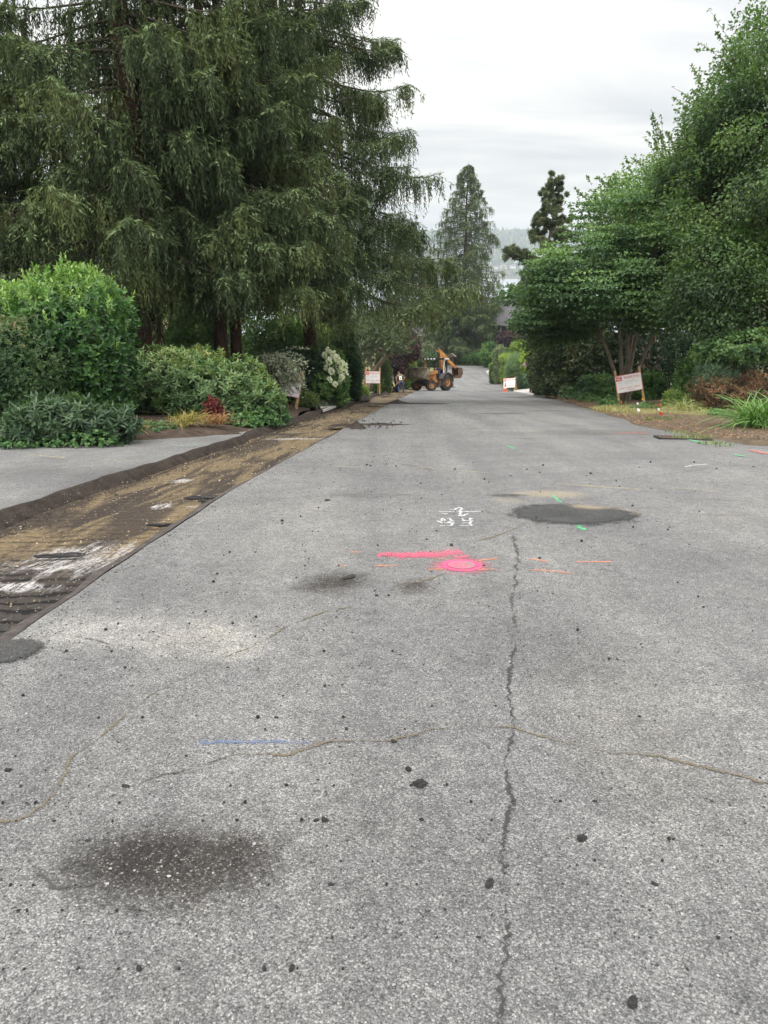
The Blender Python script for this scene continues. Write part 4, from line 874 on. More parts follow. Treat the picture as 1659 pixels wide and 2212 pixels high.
tree('large_leafy_tree', 'largest broadleaf tree, filling the right edge with arching twigs against the sky', bp, pb, 'plum', 520, 220, .125, .075, 52,
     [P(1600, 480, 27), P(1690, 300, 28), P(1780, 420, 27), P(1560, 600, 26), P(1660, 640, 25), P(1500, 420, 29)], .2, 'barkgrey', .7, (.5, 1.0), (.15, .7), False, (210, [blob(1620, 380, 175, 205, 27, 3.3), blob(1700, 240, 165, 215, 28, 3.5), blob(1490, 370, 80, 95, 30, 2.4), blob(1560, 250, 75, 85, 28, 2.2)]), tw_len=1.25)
bl2 = base(1400, 44)
tree('broadleaf_tree', 'paler green tree rising behind the five stemmed tree', bl2, [blob(1345, 480, 75, 70, 44, 3), blob(1430, 430, 100, 75, 45, 3.2), blob(1520, 480, 90, 110, 42, 3)], 'plum', 150, 150, .16, .1, 53, [P(1340, 520, 44), P(1430, 480, 45), P(1500, 520, 43)], .2, 'barkgrey', .7, (.7, 1.2), (.4, .85), False, (40, [blob(1350, 470, 90, 80, 44, 3), blob(1430, 420, 100, 70, 45, 3)]), tw_len=1.4)
# --- shrubs on the left ----------------------------------------------------------
def laurel_top(f, p, o):              # long pale upright shoots on the crown
    ok = (o[:, 2] > .3) & (rng.random(len(p)) < .16); q = p[ok]; d_ = nrm(o[ok] * .45 + [0, 0, 1] + rng.normal(0, .2, q.shape)); ln = rng.uniform(.06, .34, len(q))
    f.shoots(q + d_ * ln[:, None], d_, 11, ln + .05, .11, .036, (20, 60), .84, .08)
bush('laurel_bush', 'big glossy laurel shrub with pale upright shoots on top, at the left', 'shrub',
     [blob(150, 745, 145, 165, 16.2, 1.5), blob(45, 715, 105, 105, 16.8, 1.5), blob(222, 800, 66, 108, 16, 1.2)], 'laurel', 3000, 7, .15, .135, .06, (25, 90), .35, .35, .3, .12, 1.3, (.25, .52), .42, seed=61, extra=laurel_top, stem=.05)
bush('holly_bush', 'dense small leaved hedge shrub with brownish leaves at the left edge, before the laurel', 'shrub',
     [blob(55, 780, 108, 105, 14.9, 1.1), blob(20, 830, 110, 80, 14.6, 1.0)], 'holly', 4200, 6, .08, .055, .03, (20, 90), .3, .5, .3, .16, 1.8, (.2, .72), .15, seed=62, stem=.04)
bush('rhododendron', 'low dark green rhododendron at the front of the bed, nearest the apron', 'shrub',
     [blob(120, 900, 110, 52, 13.4, .7), blob(225, 915, 75, 42, 13.5, .6), blob(60, 925, 60, 40, 13.2, .6)], 'rhododark', 620, 9, .08, .15, .042, (35, 100), .6, .35, .35, .2, 1.6, (.3, .62), .12, seed=63, stem=.025)
bush('rhododendron', 'long light green rhododendron mound under the spruces', 'shrub',
     [blob(470, 850, 130, 78, 18.6, 1.4), blob(350, 815, 105, 62, 19.5, 1.5), blob(560, 870, 62, 50, 18.4, 1.0), blob(270, 840, 62, 62, 18.6, 1.0), blob(420, 790, 80, 40, 20, 1.2)], 'rhodo', 2300, 9, .08, .14, .045, (35, 100), .6, .35, .35, .22, 1.4, (.35, .68), .2, seed=64, stem=.04)
bush('red_leaf_shrub', 'thin shrub of dark red leaves poking out of the light green rhododendron', 'shrub',
     [blob(462, 888, 20, 32, 17.0, .25), blob(480, 915, 14, 20, 16.9, .2)], 'redleaf', 130, 5, .08, .10, .05, (30, 100), .2, .6, .7, .3, 2, seed=65, stem=.012, inner=False)
bush('back_shrub', 'bright bushy shrub seen between the thick spruce trunk and the slim pair', 'shrub',
     [blob(420, 720, 62, 75, 30, 2.0), blob(400, 760, 60, 50, 29, 1.8), blob(450, 700, 30, 40, 31, 1.2)], 'green', 1500, 6, .12, .13, .055, (20, 90), .4, .5, .35, .2, .9, (.35, .8), .12, seed=66, stem=.05)
bush('back_shrub', 'bushy green shrub seen right of the slim pair of trunks', 'shrub',
     [blob(590, 740, 70, 60, 34, 2.0), blob(640, 760, 60, 60, 35, 2.0)], 'green', 1400, 6, .12, .15, .065, (20, 90), .4, .5, .35, .2, .9, (.3, .7), .12, seed=67, stem=.05)
bush('back_shrub', 'dark shrub filling the gap between the laurel and the thick spruce trunk', 'shrub',
     [blob(270, 745, 70, 75, 27, 1.8), blob(300, 700, 40, 45, 28, 1.4)], 'darkgreen', 1200, 6, .12, .14, .06, (20, 90), .4, .5, .35, .2, .9, (.35, .9), .1, seed=68, stem=.05)
bush('back_hedge', 'tall dark hedge closing the garden behind the spruces', 'hedge',
     [blob(100, 660, 190, 120, 38, 1.6), blob(330, 690, 120, 90, 40, 1.6), blob(560, 725, 110, 70, 41, 1.6), blob(-100, 700, 150, 120, 37, 1.6)], 'green', 3200, 6, .16, .22, .10, (20, 95), .3, .5, .3, .12, .8, (.3, .7), .1, seed=69, stem=.06)
bush('garden_tree', 'broad leafy tree behind the gnarled tree and the tall dark hedge', 'tree', [blob(770, 700, 70, 42, 70, 3), blob(700, 715, 60, 40, 66, 3), blob(840, 690, 50, 30, 76, 3), blob(640, 715, 60, 45, 60, 3)], 'lichen', 2600, 6, .25, .26, .13, (20, 95), .3, .5, .5, .25, .6, (.2, .75), .1, seed=140, stem=.12)
bush('garden_tree', 'bright green tree glimpsed between the spruce trunks and the tall dark hedge', 'tree', [blob(690, 740, 40, 45, 45, 2.2), blob(640, 735, 45, 40, 47, 2.2), blob(725, 735, 22, 28, 44, 1.5)], 'limedark', 1700, 6, .18, .18, .08, (20, 95), .3, .5, .4, .2, .8, (.1, .65), .15, seed=141, stem=.09)
bush('shade_shrub', 'dark broad shrub in the shade under the low spruce boughs', 'shrub',
     [blob(660, 805, 62, 62, 29, 1.4), blob(610, 790, 55, 48, 30, 1.3), blob(690, 785, 30, 45, 31, 1.2)], 'darkgreen', 1500, 6, .1, .12, .05, (30, 100), .4, .4, .35, .2, 1.1, (.2, .7), .1, seed=70, stem=.04)
def panicles(f, p, o):
    pass
hy = bush('hydrangea', 'hydrangea with creamy white flower heads beside the tall dark hedge', 'shrub',
     [blob(722, 800, 30, 48, 28.6, .7), blob(706, 832, 34, 34, 28.3, .7), blob(738, 825, 20, 26, 28.3, .5)], 'green', 700, 6, .1, .13, .07, (30, 95), .4, .4, .35, .2, 1.2, (.35, .85), .1, seed=71, stem=.02)
ff = Fol()
for (x, y, s_) in [(722, 768, 1.0), (730, 776, 1.1), (738, 784, 1.0), (726, 785, .9), (716, 780, .9), (735, 795, 1.0), (743, 790, 1.1), (729, 803, .9), (720, 798, .9), (712, 792, .8), (738, 808, .9), (744, 802, .8), (717, 812, .7), (708, 770, .7), (714, 762, .7), (733, 818, .6), (726, 820, .6), (741, 812, .8)]:
    c = np.array(P(726 + (x - 728) * 1.25, 790 + (y - 788) * 1.25, 27.9 + rng.uniform(-.25, .3))) ; kk = 80; d_ = nrm(rng.normal(0, 1, (kk, 3))); q = c + d_ * rng.random((kk, 1)) ** .4 * np.array([.09, .09, .135]) * s_
    ff.leaves(q, nrm(d_ + rng.normal(0, .4, (kk, 3))), rng.normal(0, 1, (kk, 3)), .075, .065, np.clip(.55 + .3 * d_[:, 2] + rng.normal(0, .12, kk), 0, 1), 'rh')
seat(hy, ff.build('flower_heads', M['flower']))
bush('tall_hedge', 'tall narrow dark leafy hedge with a pale green top, right of the white flowers', 'hedge',
     [blob(753, 800, 27, 78, 36, 1.0), blob(745, 745, 30, 42, 36.5, 1.0), blob(770, 815, 14, 60, 35.6, .7)], 'darkgreen', 2200, 6, .12, .13, .045, (20, 85), .5, .4, .3, .14, 1.2, (.3, .7), .3, seed=72, stem=.05)
bush('flax_clump', 'bright green feathery clump at the foot of the tall dark hedge', 'plant', [blob(784, 858, 13, 24, 40, .5)], 'limedark', 260, 6, .2, .25, .035, (10, 45), 1.0, .3, .4, .1, 2, (.4, .9), seed=73, stem=0, kind='rh')
bush('low_shrub', 'small yellow green shrub on bare soil under the dark shade shrub', 'shrub', [blob(665, 862, 26, 17, 27.5, .5)], 'yew', 380, 6, .1, .10, .03, (20, 80), .6, .4, .35, .2, 1.8, (.35, .9), seed=74, stem=.01, kind='rh')
bush('low_shrub', 'low grey green mounded plant by the dark cut of the strip', 'shrub', [blob(716, 872, 36, 15, 28.5, .6), blob(695, 880, 20, 12, 27.6, .4)], 'grey', 420, 6, .1, .10, .025, (20, 80), .7, .4, .35, .2, 1.8, (.2, .7), seed=75, stem=.01, kind='rh')
# silver weeping shrub: arching wands
def weeping():
    root = plant('weeping_shrub', 'silvery shrub of thin arching wands drooping over a sign', 'shrub', base(585, 24.5)); b = Vector(root.location); f = Fol(); br = MB()
    for q in range(170):
        s = P(rng.normal(583, 16), rng.uniform(762, 800), rng.uniform(23.5, 25.5)); e = P(rng.uniform(588, 655), 0, 24); u_ = rng.random(); e = P(590 + 75 * u_ + rng.normal(0, 5), 850 - 60 * u_ * rng.random() + rng.normal(0, 10) - 25 * (rng.random() < .3), rng.uniform(23.2, 25)); m_ = s.lerp(e, .5) + Vector((0, 0, .28 + .2 * rng.random()))
        path = np.array([s.lerp(m_, t).lerp(m_.lerp(e, t), t) for t in np.linspace(0, 1, 8)])
        br.tube([b + Vector(rng.normal(0, .06, 3)), b.lerp(Vector(path[0]), .6), Vector(path[0])], [.012, .01, .006], 4, False); br.tube(list(path), .0045, 3, False)
        t = rng.random(46); pp = np.stack([np.interp(t, np.linspace(0, 1, 8), path[:, j]) for j in range(3)], 1); dv = np.array(e - s)
        f.leaves(pp, nrm(dv * .5 + rng.normal(0, 1.0, pp.shape)), rng.normal(0, 1, pp.shape), .085, .032, np.clip(.7 + rng.normal(0, .2, 46), 0, 1), 'rh')
    seat(root, br.build('stems', M['twig'], None, True)); seat(root, f.build('foliage', M['grey']))
weeping()
# grass tufts
def tuft(name, label, c, n_, L, W, m, spread=.12, lean=(0, 0), flop=.6, group=None, seed=1, cat='grass'):
    r = np.random.default_rng(seed); root = plant(name, label, cat, c, group); V = []; Q = []; T = []; seg = 6
    for q in range(n_):
        a = r.uniform(0, 2 * PI); b = np.array(c) + [r.normal(0, spread), r.normal(0, spread), -.02]; l = L * r.uniform(.55, 1.1); el = r.uniform(.5, 1.45); out = np.array([math.cos(a) + lean[0], math.sin(a) + lean[1], 0]); out /= max(np.linalg.norm(out), .2)
        t = np.linspace(0, 1, seg + 1); fl = flop * r.uniform(.6, 1.3)
        px = b + out * (math.cos(el) * l * t + .45 * fl * l * t ** 2)[:, None] + np.array([0, 0, 1]) * (math.sin(el) * l * t - fl * l * t ** 2.2)[:, None]
        px[:, 2] = np.maximum(px[:, 2], gz(px[:, 1]) + .012 + .1 * (px[:, 0] > 0) * 0)
        sd = np.array([-out[1], out[0], r.normal(0, .35)]); sd /= np.linalg.norm(sd); w = W * r.uniform(.7, 1.2) * np.array([.6, .9, 1, .95, .8, .5, .05]) * .5
        k0 = len(V) * 0 + sum(len(v) for v in V) if False else len(T) // seg * (2 * (seg + 1))
        V.append(np.stack([px + sd * w[:, None], px - sd * w[:, None]], 1).reshape(-1, 3)); i = k0 + np.arange(seg) * 2
        Q.append(np.stack([i, i + 1, i + 3, i + 2], 1)); T += list(np.clip(r.uniform(.2, .8) + .25 * (t[:-1] - .3), 0, 1))
    return seat(root, npmesh('blades', np.concatenate(V), np.concatenate(Q), M[m], None, T, True)).parent
tuft('grass_tuft', 'green gold grass tuft flopping over bare soil before the long rhododendron', base(405, 15.6, .22), 260, .55, .011, 'gold', .16, (.3, -.3), .5, seed=81)
tuft('grass_tuft', 'brown tipped grass tuft right beside the green gold one', base(462, 15.9, .2), 170, .5, .012, 'brownblade', .13, (.3, -.3), .5, seed=82)
tuft('grass_tuft', 'small gold grass tuft at the right end of the low dark rhododendron', base(300, 13.9, .22), 90, .34, .010, 'gold', .07, (.2, -.2), .5, seed=83)
tuft('grass_tuft', 'small pale grass tuft behind the red flag', base(285, 14.2, .22), 50, .38, .009, 'gold', .06, (.1, 0), .3, seed=84)
# ivy as ground cover
def cover(name, label, blobs, count, m, L, W, k=4, tint=(.3, .7)):
    f = Fol(); p, o = shell(blobs, count, .5, .2, 2, 91, onground); d_ = nrm(o + [0, -.2, .6] + rng.normal(0, .4, p.shape))
    f.shoots(p, d_, k, .05, L, W, (50, 100), rng.uniform(*tint, len(p)), .1); return tag(f.build(name, M[m]), label, 'ground cover', kind='stuff')
def gb_(x, d, rx, ry_, h): b = base(x, d); return (b.x, b.y, b.z + .05, rx, ry_, h)
cover('ivy_cover', 'low green ivy spilling over the soil at the right end of the long rhododendron', [gb_(560, 17.6, .55, .5, .38), gb_(592, 18.6, .45, .5, .42), gb_(520, 17.0, .5, .35, .3), gb_(600, 19.8, .35, .5, .4)], 1300, 'ivygreen', .075, .065)
cover('ivy_cover', 'ivy under the dark rhododendron trailing onto the apron', [gb_(60, 12.9, .9, .3, .2), gb_(170, 12.9, .8, .3, .22), gb_(20, 12.6, .5, .25, .12), gb_(330, 14.9, .5, .4, .22)], 900, 'ivygreen', .06, .055)
def ev(y, off, rx, ry_, h): return (float(xr(y)) + off, y, float(gz(y)) + .06, rx, ry_, h)
cover('verge_weeds', 'low leafy weeds and trailing ivy along the right edge of the road', [ev(24, 1.3, .5, .7, .22), ev(28, .9, .5, 1.2, .35), ev(32, .7, .5, 1.6, .45), ev(36, .6, .6, 2, .5), ev(41, .5, .6, 2.4, .5), ev(46, .5, .5, 2, .4), ev(20.5, 2.6, .5, .6, .2)], 1700, 'ivygreen', .10, .07)
# --- left, farther on
bl = base(793, 52); f = Fol()
def gnarled():
    root = plant('gnarled_tree', 'gnarled old tree with twisting pale lichened limbs and thin grey green leaves', 'tree', bl); tk = MB()
    def path(pts, r0, r1):
        q = [P(x, y, d) if len(t) == 3 else None for t in [pts[0]] for x, y, d in pts]; k = len(q); out = []
        for a, b_ in zip(q, q[1:]):
            for s in (0, .33, .66): out.append(a.lerp(b_, s) + Vector(rng.normal(0, .05, 3)))
        out.append(q[-1]); tk.tube(out, list(np.linspace(r0, r1, len(out))), 8, True)
    path([(793, 858, 52), (797, 828, 52), (805, 805, 52), (822, 782, 51.6), (838, 768, 51.4), (842, 745, 51), (840, 728, 51), (850, 712, 51), (866, 695, 51)], .26, .05)
    path([(805, 805, 52), (796, 780, 52.3), (800, 755, 52.5), (792, 730, 52.5)], .16, .04); path([(838, 768, 51.4), (858, 758, 51), (872, 748, 51), (884, 752, 50.6)], .12, .03)
    path([(840, 728, 51), (826, 722, 50.6), (818, 735, 50.4), (812, 742, 50.3)], .08, .03); path([(797, 828, 52), (785, 812, 51.6), (780, 806, 51.4)], .09, .03); path([(800, 755, 52.5), (822, 735, 52), (836, 700, 52)], .09, .03)
    seat(root, tk.build('trunk', M['barkpale'], None, True)); f = Fol()
    p, o = shell([blob(820, 715, 62, 40, 52, 2.6), blob(850, 735, 45, 35, 51, 2), blob(795, 745, 35, 45, 52.5, 2), blob(775, 790, 22, 45, 53, 1.4)], 950, .7, .25, .9, 92)
    f.shoots(p, nrm(o + [0, 0, .5] + rng.normal(0, .5, p.shape)), 6, .25, .2, .10, (20, 90), np.clip(.45 + .3 * wob(p, 5, 1.2), 0, 1), .12); seat(root, f.build('crown', M['lichen']))
gnarled()
bush('purple_maple', 'dark purple leaved tree spreading behind the conical yew', 'tree', [blob(850, 762, 42, 34, 62, 2.6), blob(880, 745, 30, 32, 63, 2.4), blob(862, 700, 24, 14, 64, 1.5), blob(845, 785, 34, 22, 61, 2)], 'purple', 1700, 6, .2, .2, .09, (20, 95), .3, .5, .4, .2, .7, (.25, .8), .1, seed=93, stem=.1)
bush('yew_bush', 'rounded conical yew with yellow green tips beside the gnarled trunk', 'shrub', [blob(826, 804, 20, 40, 53, 1.4), blob(833, 828, 13, 30, 53, 1.2), blob(822, 826, 16, 26, 52.5, 1.2)], 'yew', 1500, 6, .2, .17, .05, (15, 70), .3, .3, .3, .12, 1.0, (.2, .75), .3, seed=94, stem=.06, kind='rh')
bush('yew_bush', 'smaller yew with reddish tips right behind the middle no parking board', 'shrub', [blob(806, 826, 17, 24, 56, 1.0), blob(818, 838, 18, 14, 55, .9)], 'yew', 800, 6, .18, .16, .05, (15, 70), .4, .3, .3, .15, 1.0, (.25, .95), .1, seed=95, stem=.04, kind='rh')
def hedgebox(name, label, x0, x1, y0, y1, d, dep, m, count, L, W, seed, topm=None, wav=.06):
    a, b_ = P(x0, y1, d), P(x1, y1, d); z1 = P(x0, y0, d).z; gzz = float(gz(d)); root = plant(name, label, 'hedge', ((a.x + b_.x) / 2, d, gzz)); r = np.random.default_rng(seed); f = Fol(); ft = Fol()
    k = count; u, v, w = r.random(k), r.random(k), r.random(k); face = r.integers(0, 4, k)
    x = np.where(face == 2, a.x, np.where(face == 3, b_.x, a.x + (b_.x - a.x) * u)); y = np.where(face == 0, d, d + dep * v); z = np.where(face == 1, z1, gzz + (z1 - gzz) * w)
    p = np.stack([x, y, z], 1) + r.normal(0, wav, (k, 3)); o = np.stack([np.where(face == 2, -1, np.where(face == 3, 1, 0)), np.where(face == 0, -1, 0), np.where(face == 1, 1, 0)], 1) * 1.0
    for tgt, sel in (((f, face != 1), (ft, face == 1)) if topm else ((f, face >= 0),)):
        tgt.shoots(p[sel], nrm(o[sel] + [0, 0, .35] + r.normal(0, .4, (sel.sum(), 3))), 6, .1, L, W, (20, 85), np.clip(r.uniform(.25, .8, sel.sum()), 0, 1), .1)
    seat(root, f.build('foliage', M[m]));
    if topm: seat(root, ft.build('fresh_top', M[topm]))
    stems(root, (root.location.x, d + dep / 2, gzz), [(a.x + (b_.x - a.x) * s, d + dep / 2, gzz + (z1 - gzz) * .7) for s in (.2, .5, .8)], .06, M['twig'])
hedgebox('clipped_hedge', 'clipped block hedge with a bright lime top beside the lawn', 863, 896, 786, 834, 78, 3.5, 'limedark', 2600, .2, .09, 96, 'lime')
bush('round_bush', 'large rounded green bush at the edge of the dry lawn', 'shrub', [blob(890, 762, 30, 23, 104, 2.6), blob(905, 770, 20, 18, 103, 2), blob(880, 765, 22, 22, 104, 2)], 'lichen', 1300, 6, .3, .34, .16, (20, 90), .3, .4, .35, .15, .5, (.2, .7), .1, seed=97, stem=.12)
bush('clipped_bush', 'low dark clipped bush behind the lawn, left of the lone spruce', 'shrub', [blob(946, 772, 24, 11, 128, 1.8)], 'darkgreen', 700, 6, .2, .3, .14, (20, 90), .3, .3, .25, .06, .5, (.3, .8), .15, seed=98, stem=.08)
bush('clipped_bush', 'clipped bush under the lone spruce on its right', 'shrub', [blob(1030, 772, 22, 10, 133, 1.8), blob(1010, 775, 16, 8, 133, 1.4)], 'green', 700, 6, .2, .3, .14, (20, 90), .3, .3, .25, .06, .5, (.2, .6), .1, seed=99, stem=.08)
bush('clipped_bush', 'small dark clipped bush touching the rounded bush', 'shrub', [blob(921, 771, 9, 10, 118, 1.2)], 'darkgreen', 300, 6, .2, .3, .14, (20, 90), .3, .3, .25, .06, .5, (.3, .7), .1, seed=100, stem=.08)
bush('roadside_shrub', 'bank of mixed shrubs below the dark roofed house', 'shrub', [blob(1062, 762, 26, 22, 128, 2.5), blob(1085, 765, 24, 16, 122, 2.2), blob(1042, 745, 18, 26, 138, 2)], 'green', 1700, 6, .3, .3, .14, (20, 90), .3, .5, .4, .2, .5, (.2, .75), .1, seed=101, stem=.08)
bush('red_maple', 'dusky red leaved tree standing before the dark house', 'tree', [blob(1098, 738, 24, 20, 126, 2.4), blob(1110, 748, 16, 14, 125, 2)], 'purple', 900, 6, .3, .32, .15, (20, 95), .3, .5, .4, .2, .5, (.2, .7), .1, seed=102, stem=.1)
bush('screen_shrubs', 'green undergrowth filling the gap between the white house and the lawn', 'shrub', [blob(925, 752, 16, 12, 132, 2.5), blob(945, 752, 26, 18, 136, 2.2), blob(975, 765, 20, 14, 137, 2)], 'lichen', 1500, 6, .3, .34, .16, (20, 90), .3, .5, .4, .2, .5, (.2, .7), .1, seed=103, stem=.08)
# --- right side -------------------------------------------------------------------
bush('ivy_mound', 'tall overgrown brown green mound of ivy and dry stems beside the road', 'shrub', [blob(1230, 750, 74, 105, 41, 2.6), blob(1190, 795, 42, 62, 42, 2.2), blob(1275, 780, 60, 80, 39, 2.2), blob(1215, 830, 50, 34, 39.5, 1.6), blob(1165, 760, 26, 60, 44, 1.6)], 'ivy', 4200, 6, .18, .16, .10, (25, 100), .1, .55, .35, .2, .9, (.15, .75), .1, seed=111, stem=.07)
bush('dark_thicket', 'deep shaded thicket behind the bare stems of the spreading tree', 'shrub', [blob(1400, 760, 130, 100, 39, 2.0), blob(1530, 780, 110, 90, 36, 2), blob(1330, 700, 90, 60, 40, 2), blob(1640, 790, 110, 90, 33, 2), blob(1450, 690, 170, 95, 46, 2), blob(1620, 690, 150, 110, 40, 2)], 'darkgreen', 4600, 6, .2, .18, .09, (25, 100), .1, .6, .4, .2, .9, (.15, .55), .1, seed=112, stem=.06)
bush('understorey_shrub', 'green leafy shrub at the left of the leaning no parking board', 'shrub', [blob(1290, 845, 46, 36, 35.5, 1.3), blob(1265, 862, 26, 18, 35, .9), blob(1325, 862, 30, 22, 34, .9)], 'ivygreen', 1300, 6, .12, .14, .065, (25, 100), .3, .5, .35, .2, 1.2, (.1, .7), .1, seed=113, stem=.02)
bush('understorey_shrub', 'feathery green shrub behind the right post of the leaning board', 'shrub', [blob(1408, 838, 30, 36, 34.5, 1.0), blob(1385, 855, 34, 22, 34, .9)], 'green', 1000, 6, .14, .16, .05, (20, 80), .4, .4, .35, .2, 1.2, (.1, .65), .1, seed=114, stem=.02)
bush('yellow_shrub', 'small yellowing shrub between the lawn flags and the brown shrub', 'shrub', [blob(1452, 868, 25, 32, 25, .6)], 'limedark', 330, 6, .12, .085, .035, (30, 100), .6, .6, .6, .4, 2.2, (.25, 1.0), .1, seed=115, stem=.012)
bush('leafy_shrub', 'upright light green shrub behind the small yellowing one', 'shrub', [blob(1500, 815, 38, 52, 26, .9), blob(1475, 850, 22, 30, 25.6, .6), blob(1540, 790, 40, 40, 26.5, .9)], 'green', 1500, 6, .1, .09, .045, (25, 95), .4, .5, .4, .25, 1.5, (.15, .8), .1, seed=116, stem=.02)
bush('dying_shrub', 'half dead shrub with brown needles below and grey green sprigs above', 'shrub', [blob(1560, 852, 62, 44, 22.8, .8), blob(1520, 845, 35, 40, 23, .7), blob(1625, 835, 46, 50, 22.6, .8)], 'dead', 1300, 6, .12, .07, .02, (20, 90), .5, .6, .6, .3, 1.8, (.1, .7), .25, seed=117, stem=.022, kind='rh')
bush('grey_green_shrub', 'grey green needled shrub growing through the top of the half dead one', 'shrub', [blob(1545, 806, 52, 32, 23.4, .7), blob(1520, 822, 28, 24, 23.3, .6)], 'bluegreen', 900, 6, .14, .09, .02, (15, 70), .6, .5, .4, .25, 1.6, (.0, .5), .1, seed=118, stem=.015, kind='rh')
bush('overhanging_shrub', 'broad leafed shrub hanging from the right edge above the brown shrub', 'shrub', [blob(1620, 750, 90, 36, 23.5, 1.1), blob(1560, 760, 60, 26, 24, .9)], 'katsura', 900, 6, .1, .11, .075, (40, 100), .3, .4, .4, .25, 1.4, (.3, .85), .1, seed=119, stem=.03, zfree=True)
tuft('daylily_clump', 'large clump of long arching green blades at the right edge', base(1640, 16.2, .1), 300, 1.4, .030, 'blade', .22, (-.25, -.1), .55, seed=121, cat='plant')
tuft('daylily_clump', 'second clump of arching green blades behind the right edge one', base(1690, 17.4, .1), 240, 1.45, .030, 'blade', .25, (-.2, -.1), .5, seed=122, cat='plant')
tuft('pale_grass_clump', 'bleached drooping grass clump in front of the small yellowing shrub', base(1478, 22.6, .06), 240, .95, .014, 'blonde', .14, (-.1, -.15), .62, seed=123)
tuft('green_grass_clump', 'green blade clump growing behind the bleached grass', base(1492, 23.4, .06), 120, 1.15, .016, 'blade', .13, (0, 0), .5, seed=124)
tuft('dry_grass_clump', 'dry tangled grass below the half dead shrub', base(1520, 21.5, .06), 120, .6, .012, 'blonde', .2, (0, -.1), .75, seed=125)
# far right garden
gg = 'garden mounds along the right kerb'
bush('juniper', 'dark green spreading juniper by the white driveway', 'shrub', [blob(1136, 822, 26, 17, 62, 1.4), blob(1120, 831, 14, 9, 62, 1.0), blob(1148, 806, 16, 22, 63, 1.2)], 'bluegreen', 1200, 6, .2, .18, .05, (15, 75), .4, .4, .35, .18, .9, (.0, .45), .1, seed=131, stem=.03, kind='rh', group=gg)
bush('wispy_mound', 'wispy pale green mound of fine grass above the juniper', 'plant', [blob(1118, 788, 24, 26, 66, 1.5), blob(1105, 800, 14, 18, 65, 1.0)], 'bluegreen', 1000, 6, .3, .30, .035, (10, 50), .6, .4, .4, .2, .9, (.45, 1.0), .1, seed=132, stem=.0, kind='rh', group=gg)
bush('lime_shrub', 'tall lime yellow shrub behind the roofed letter box', 'shrub', [blob(1140, 775, 16, 30, 63, 1.1), blob(1147, 755, 16, 20, 64, 1.0)], 'lime', 900, 6, .16, .17, .07, (20, 90), .4, .5, .4, .2, .9, (.1, .7), .1, seed=133, stem=.03, group=gg)
bush('clipped_dome', 'clipped green dome behind the lime yellow shrub', 'shrub', [blob(1122, 752, 22, 16, 80, 1.6)], 'limedark', 800, 6, .16, .2, .09, (20, 90), .3, .3, .25, .05, .9, (.3, .9), .2, seed=134, stem=.05, group=gg)
bush('clipped_dome', 'flat clipped lime edged bush beside the rose bush', 'shrub', [blob(1098, 775, 20, 11, 84, 1.6)], 'limedark', 700, 6, .16, .2, .09, (20, 90), .3, .3, .25, .05, .9, (.3, 1.0), .2, seed=135, stem=.05, group=gg)
bush('rose_bush', 'loose leggy bush standing by the far right kerb', 'shrub', [blob(1072, 772, 9, 22, 90, 1.0), blob(1080, 756, 12, 12, 92, 1)], 'lichen', 420, 6, .2, .2, .1, (20, 90), .4, .5, .6, .3, .9, (.3, .8), .1, seed=136, stem=.03, inner=False, group=gg)
bush('clipped_dome', 'small round clipped ball at the corner of the far kerb', 'shrub', [blob(1066, 792, 10, 7, 92, .9)], 'green', 350, 6, .16, .2, .09, (20, 90), .3, .3, .25, .05, .9, (.3, .9), .2, seed=137, stem=.03, group=gg)
bush('garden_mound', 'low green garden mound at the far right kerb beside the small clipped ball', 'shrub', [blob(1082, 797, 15, 9, 98, 1.3), blob(1094, 790, 14, 12, 96, 1.3)], 'bluegreen', 700, 6, .2, .2, .06, (20, 85), .4, .4, .35, .18, .9, (.2, .8), .1, seed=145, stem=.03, group=gg)
bush('garden_mound', 'taller leafy garden mound behind the leggy rose bush', 'shrub', [blob(1080, 778, 16, 12, 112, 1.6)], 'green', 500, 6, .2, .24, .1, (20, 85), .4, .4, .35, .18, .9, (.2, .8), .1, seed=146, stem=.03, group=gg)
bush('leafy_edge_shrub', 'yellow green leafy shrubs between the letter box and the ivy mound', 'shrub', [blob(1168, 730, 26, 60, 50, 1.5), blob(1178, 820, 18, 36, 46, 1.0)], 'green', 1300, 6, .16, .15, .07, (20, 90), .3, .5, .4, .2, .9, (.25, .8), .1, seed=138, stem=.04, group=gg)
leafset('cutgrass', (0.1, (0.05, 0.10, 0.03)), (0.5, (0.14, 0.2, 0.07)), (0.9, (0.32, 0.33, 0.15)))
# grass and weeds as stuff
def weeds(name, label, cells, n_, h, m, w=.006):
    V = []; Q = []; T = []
    for (c, rx, ry_, cnt) in cells:
        a = rng.uniform(0, 2 * PI, cnt); rr = rng.random(cnt) ** .5; x = c.x + np.cos(a) * rx * rr; y = c.y + np.sin(a) * ry_ * rr; z = gz(y) + n_
        hh = h * rng.uniform(.4, 1.2, cnt); dx, dy = rng.normal(0, .5, cnt) * hh, rng.normal(0, .5, cnt) * hh; s = rng.uniform(0, PI, cnt); ww = w * rng.uniform(.7, 1.5, cnt)
        b = np.stack([x, y, z], 1); t = b + np.stack([dx, dy, hh], 1); sd = np.stack([np.cos(s) * ww, np.sin(s) * ww, 0 * s], 1); k0 = sum(len(v) for v in V)
        V.append(np.stack([b - sd, b + sd, t + sd * .2, t - sd * .2], 1).reshape(-1, 3)); Q.append(k0 + np.arange(cnt)[:, None] * 4 + [0, 1, 2, 3]); T.append(rng.random(cnt))
    return tag(npmesh(name, np.concatenate(V), np.concatenate(Q), M[m], None, np.concatenate(T)), label, 'grass', kind='stuff')
pl = Vector((pc.x + 1.0, pc.y + .6, 0))
weeds('dry_grass', 'short dry grass on the patch round the no parking board', [(pl, 2.6, 3.0, 6000)], .09, .07, 'blonde', .008)
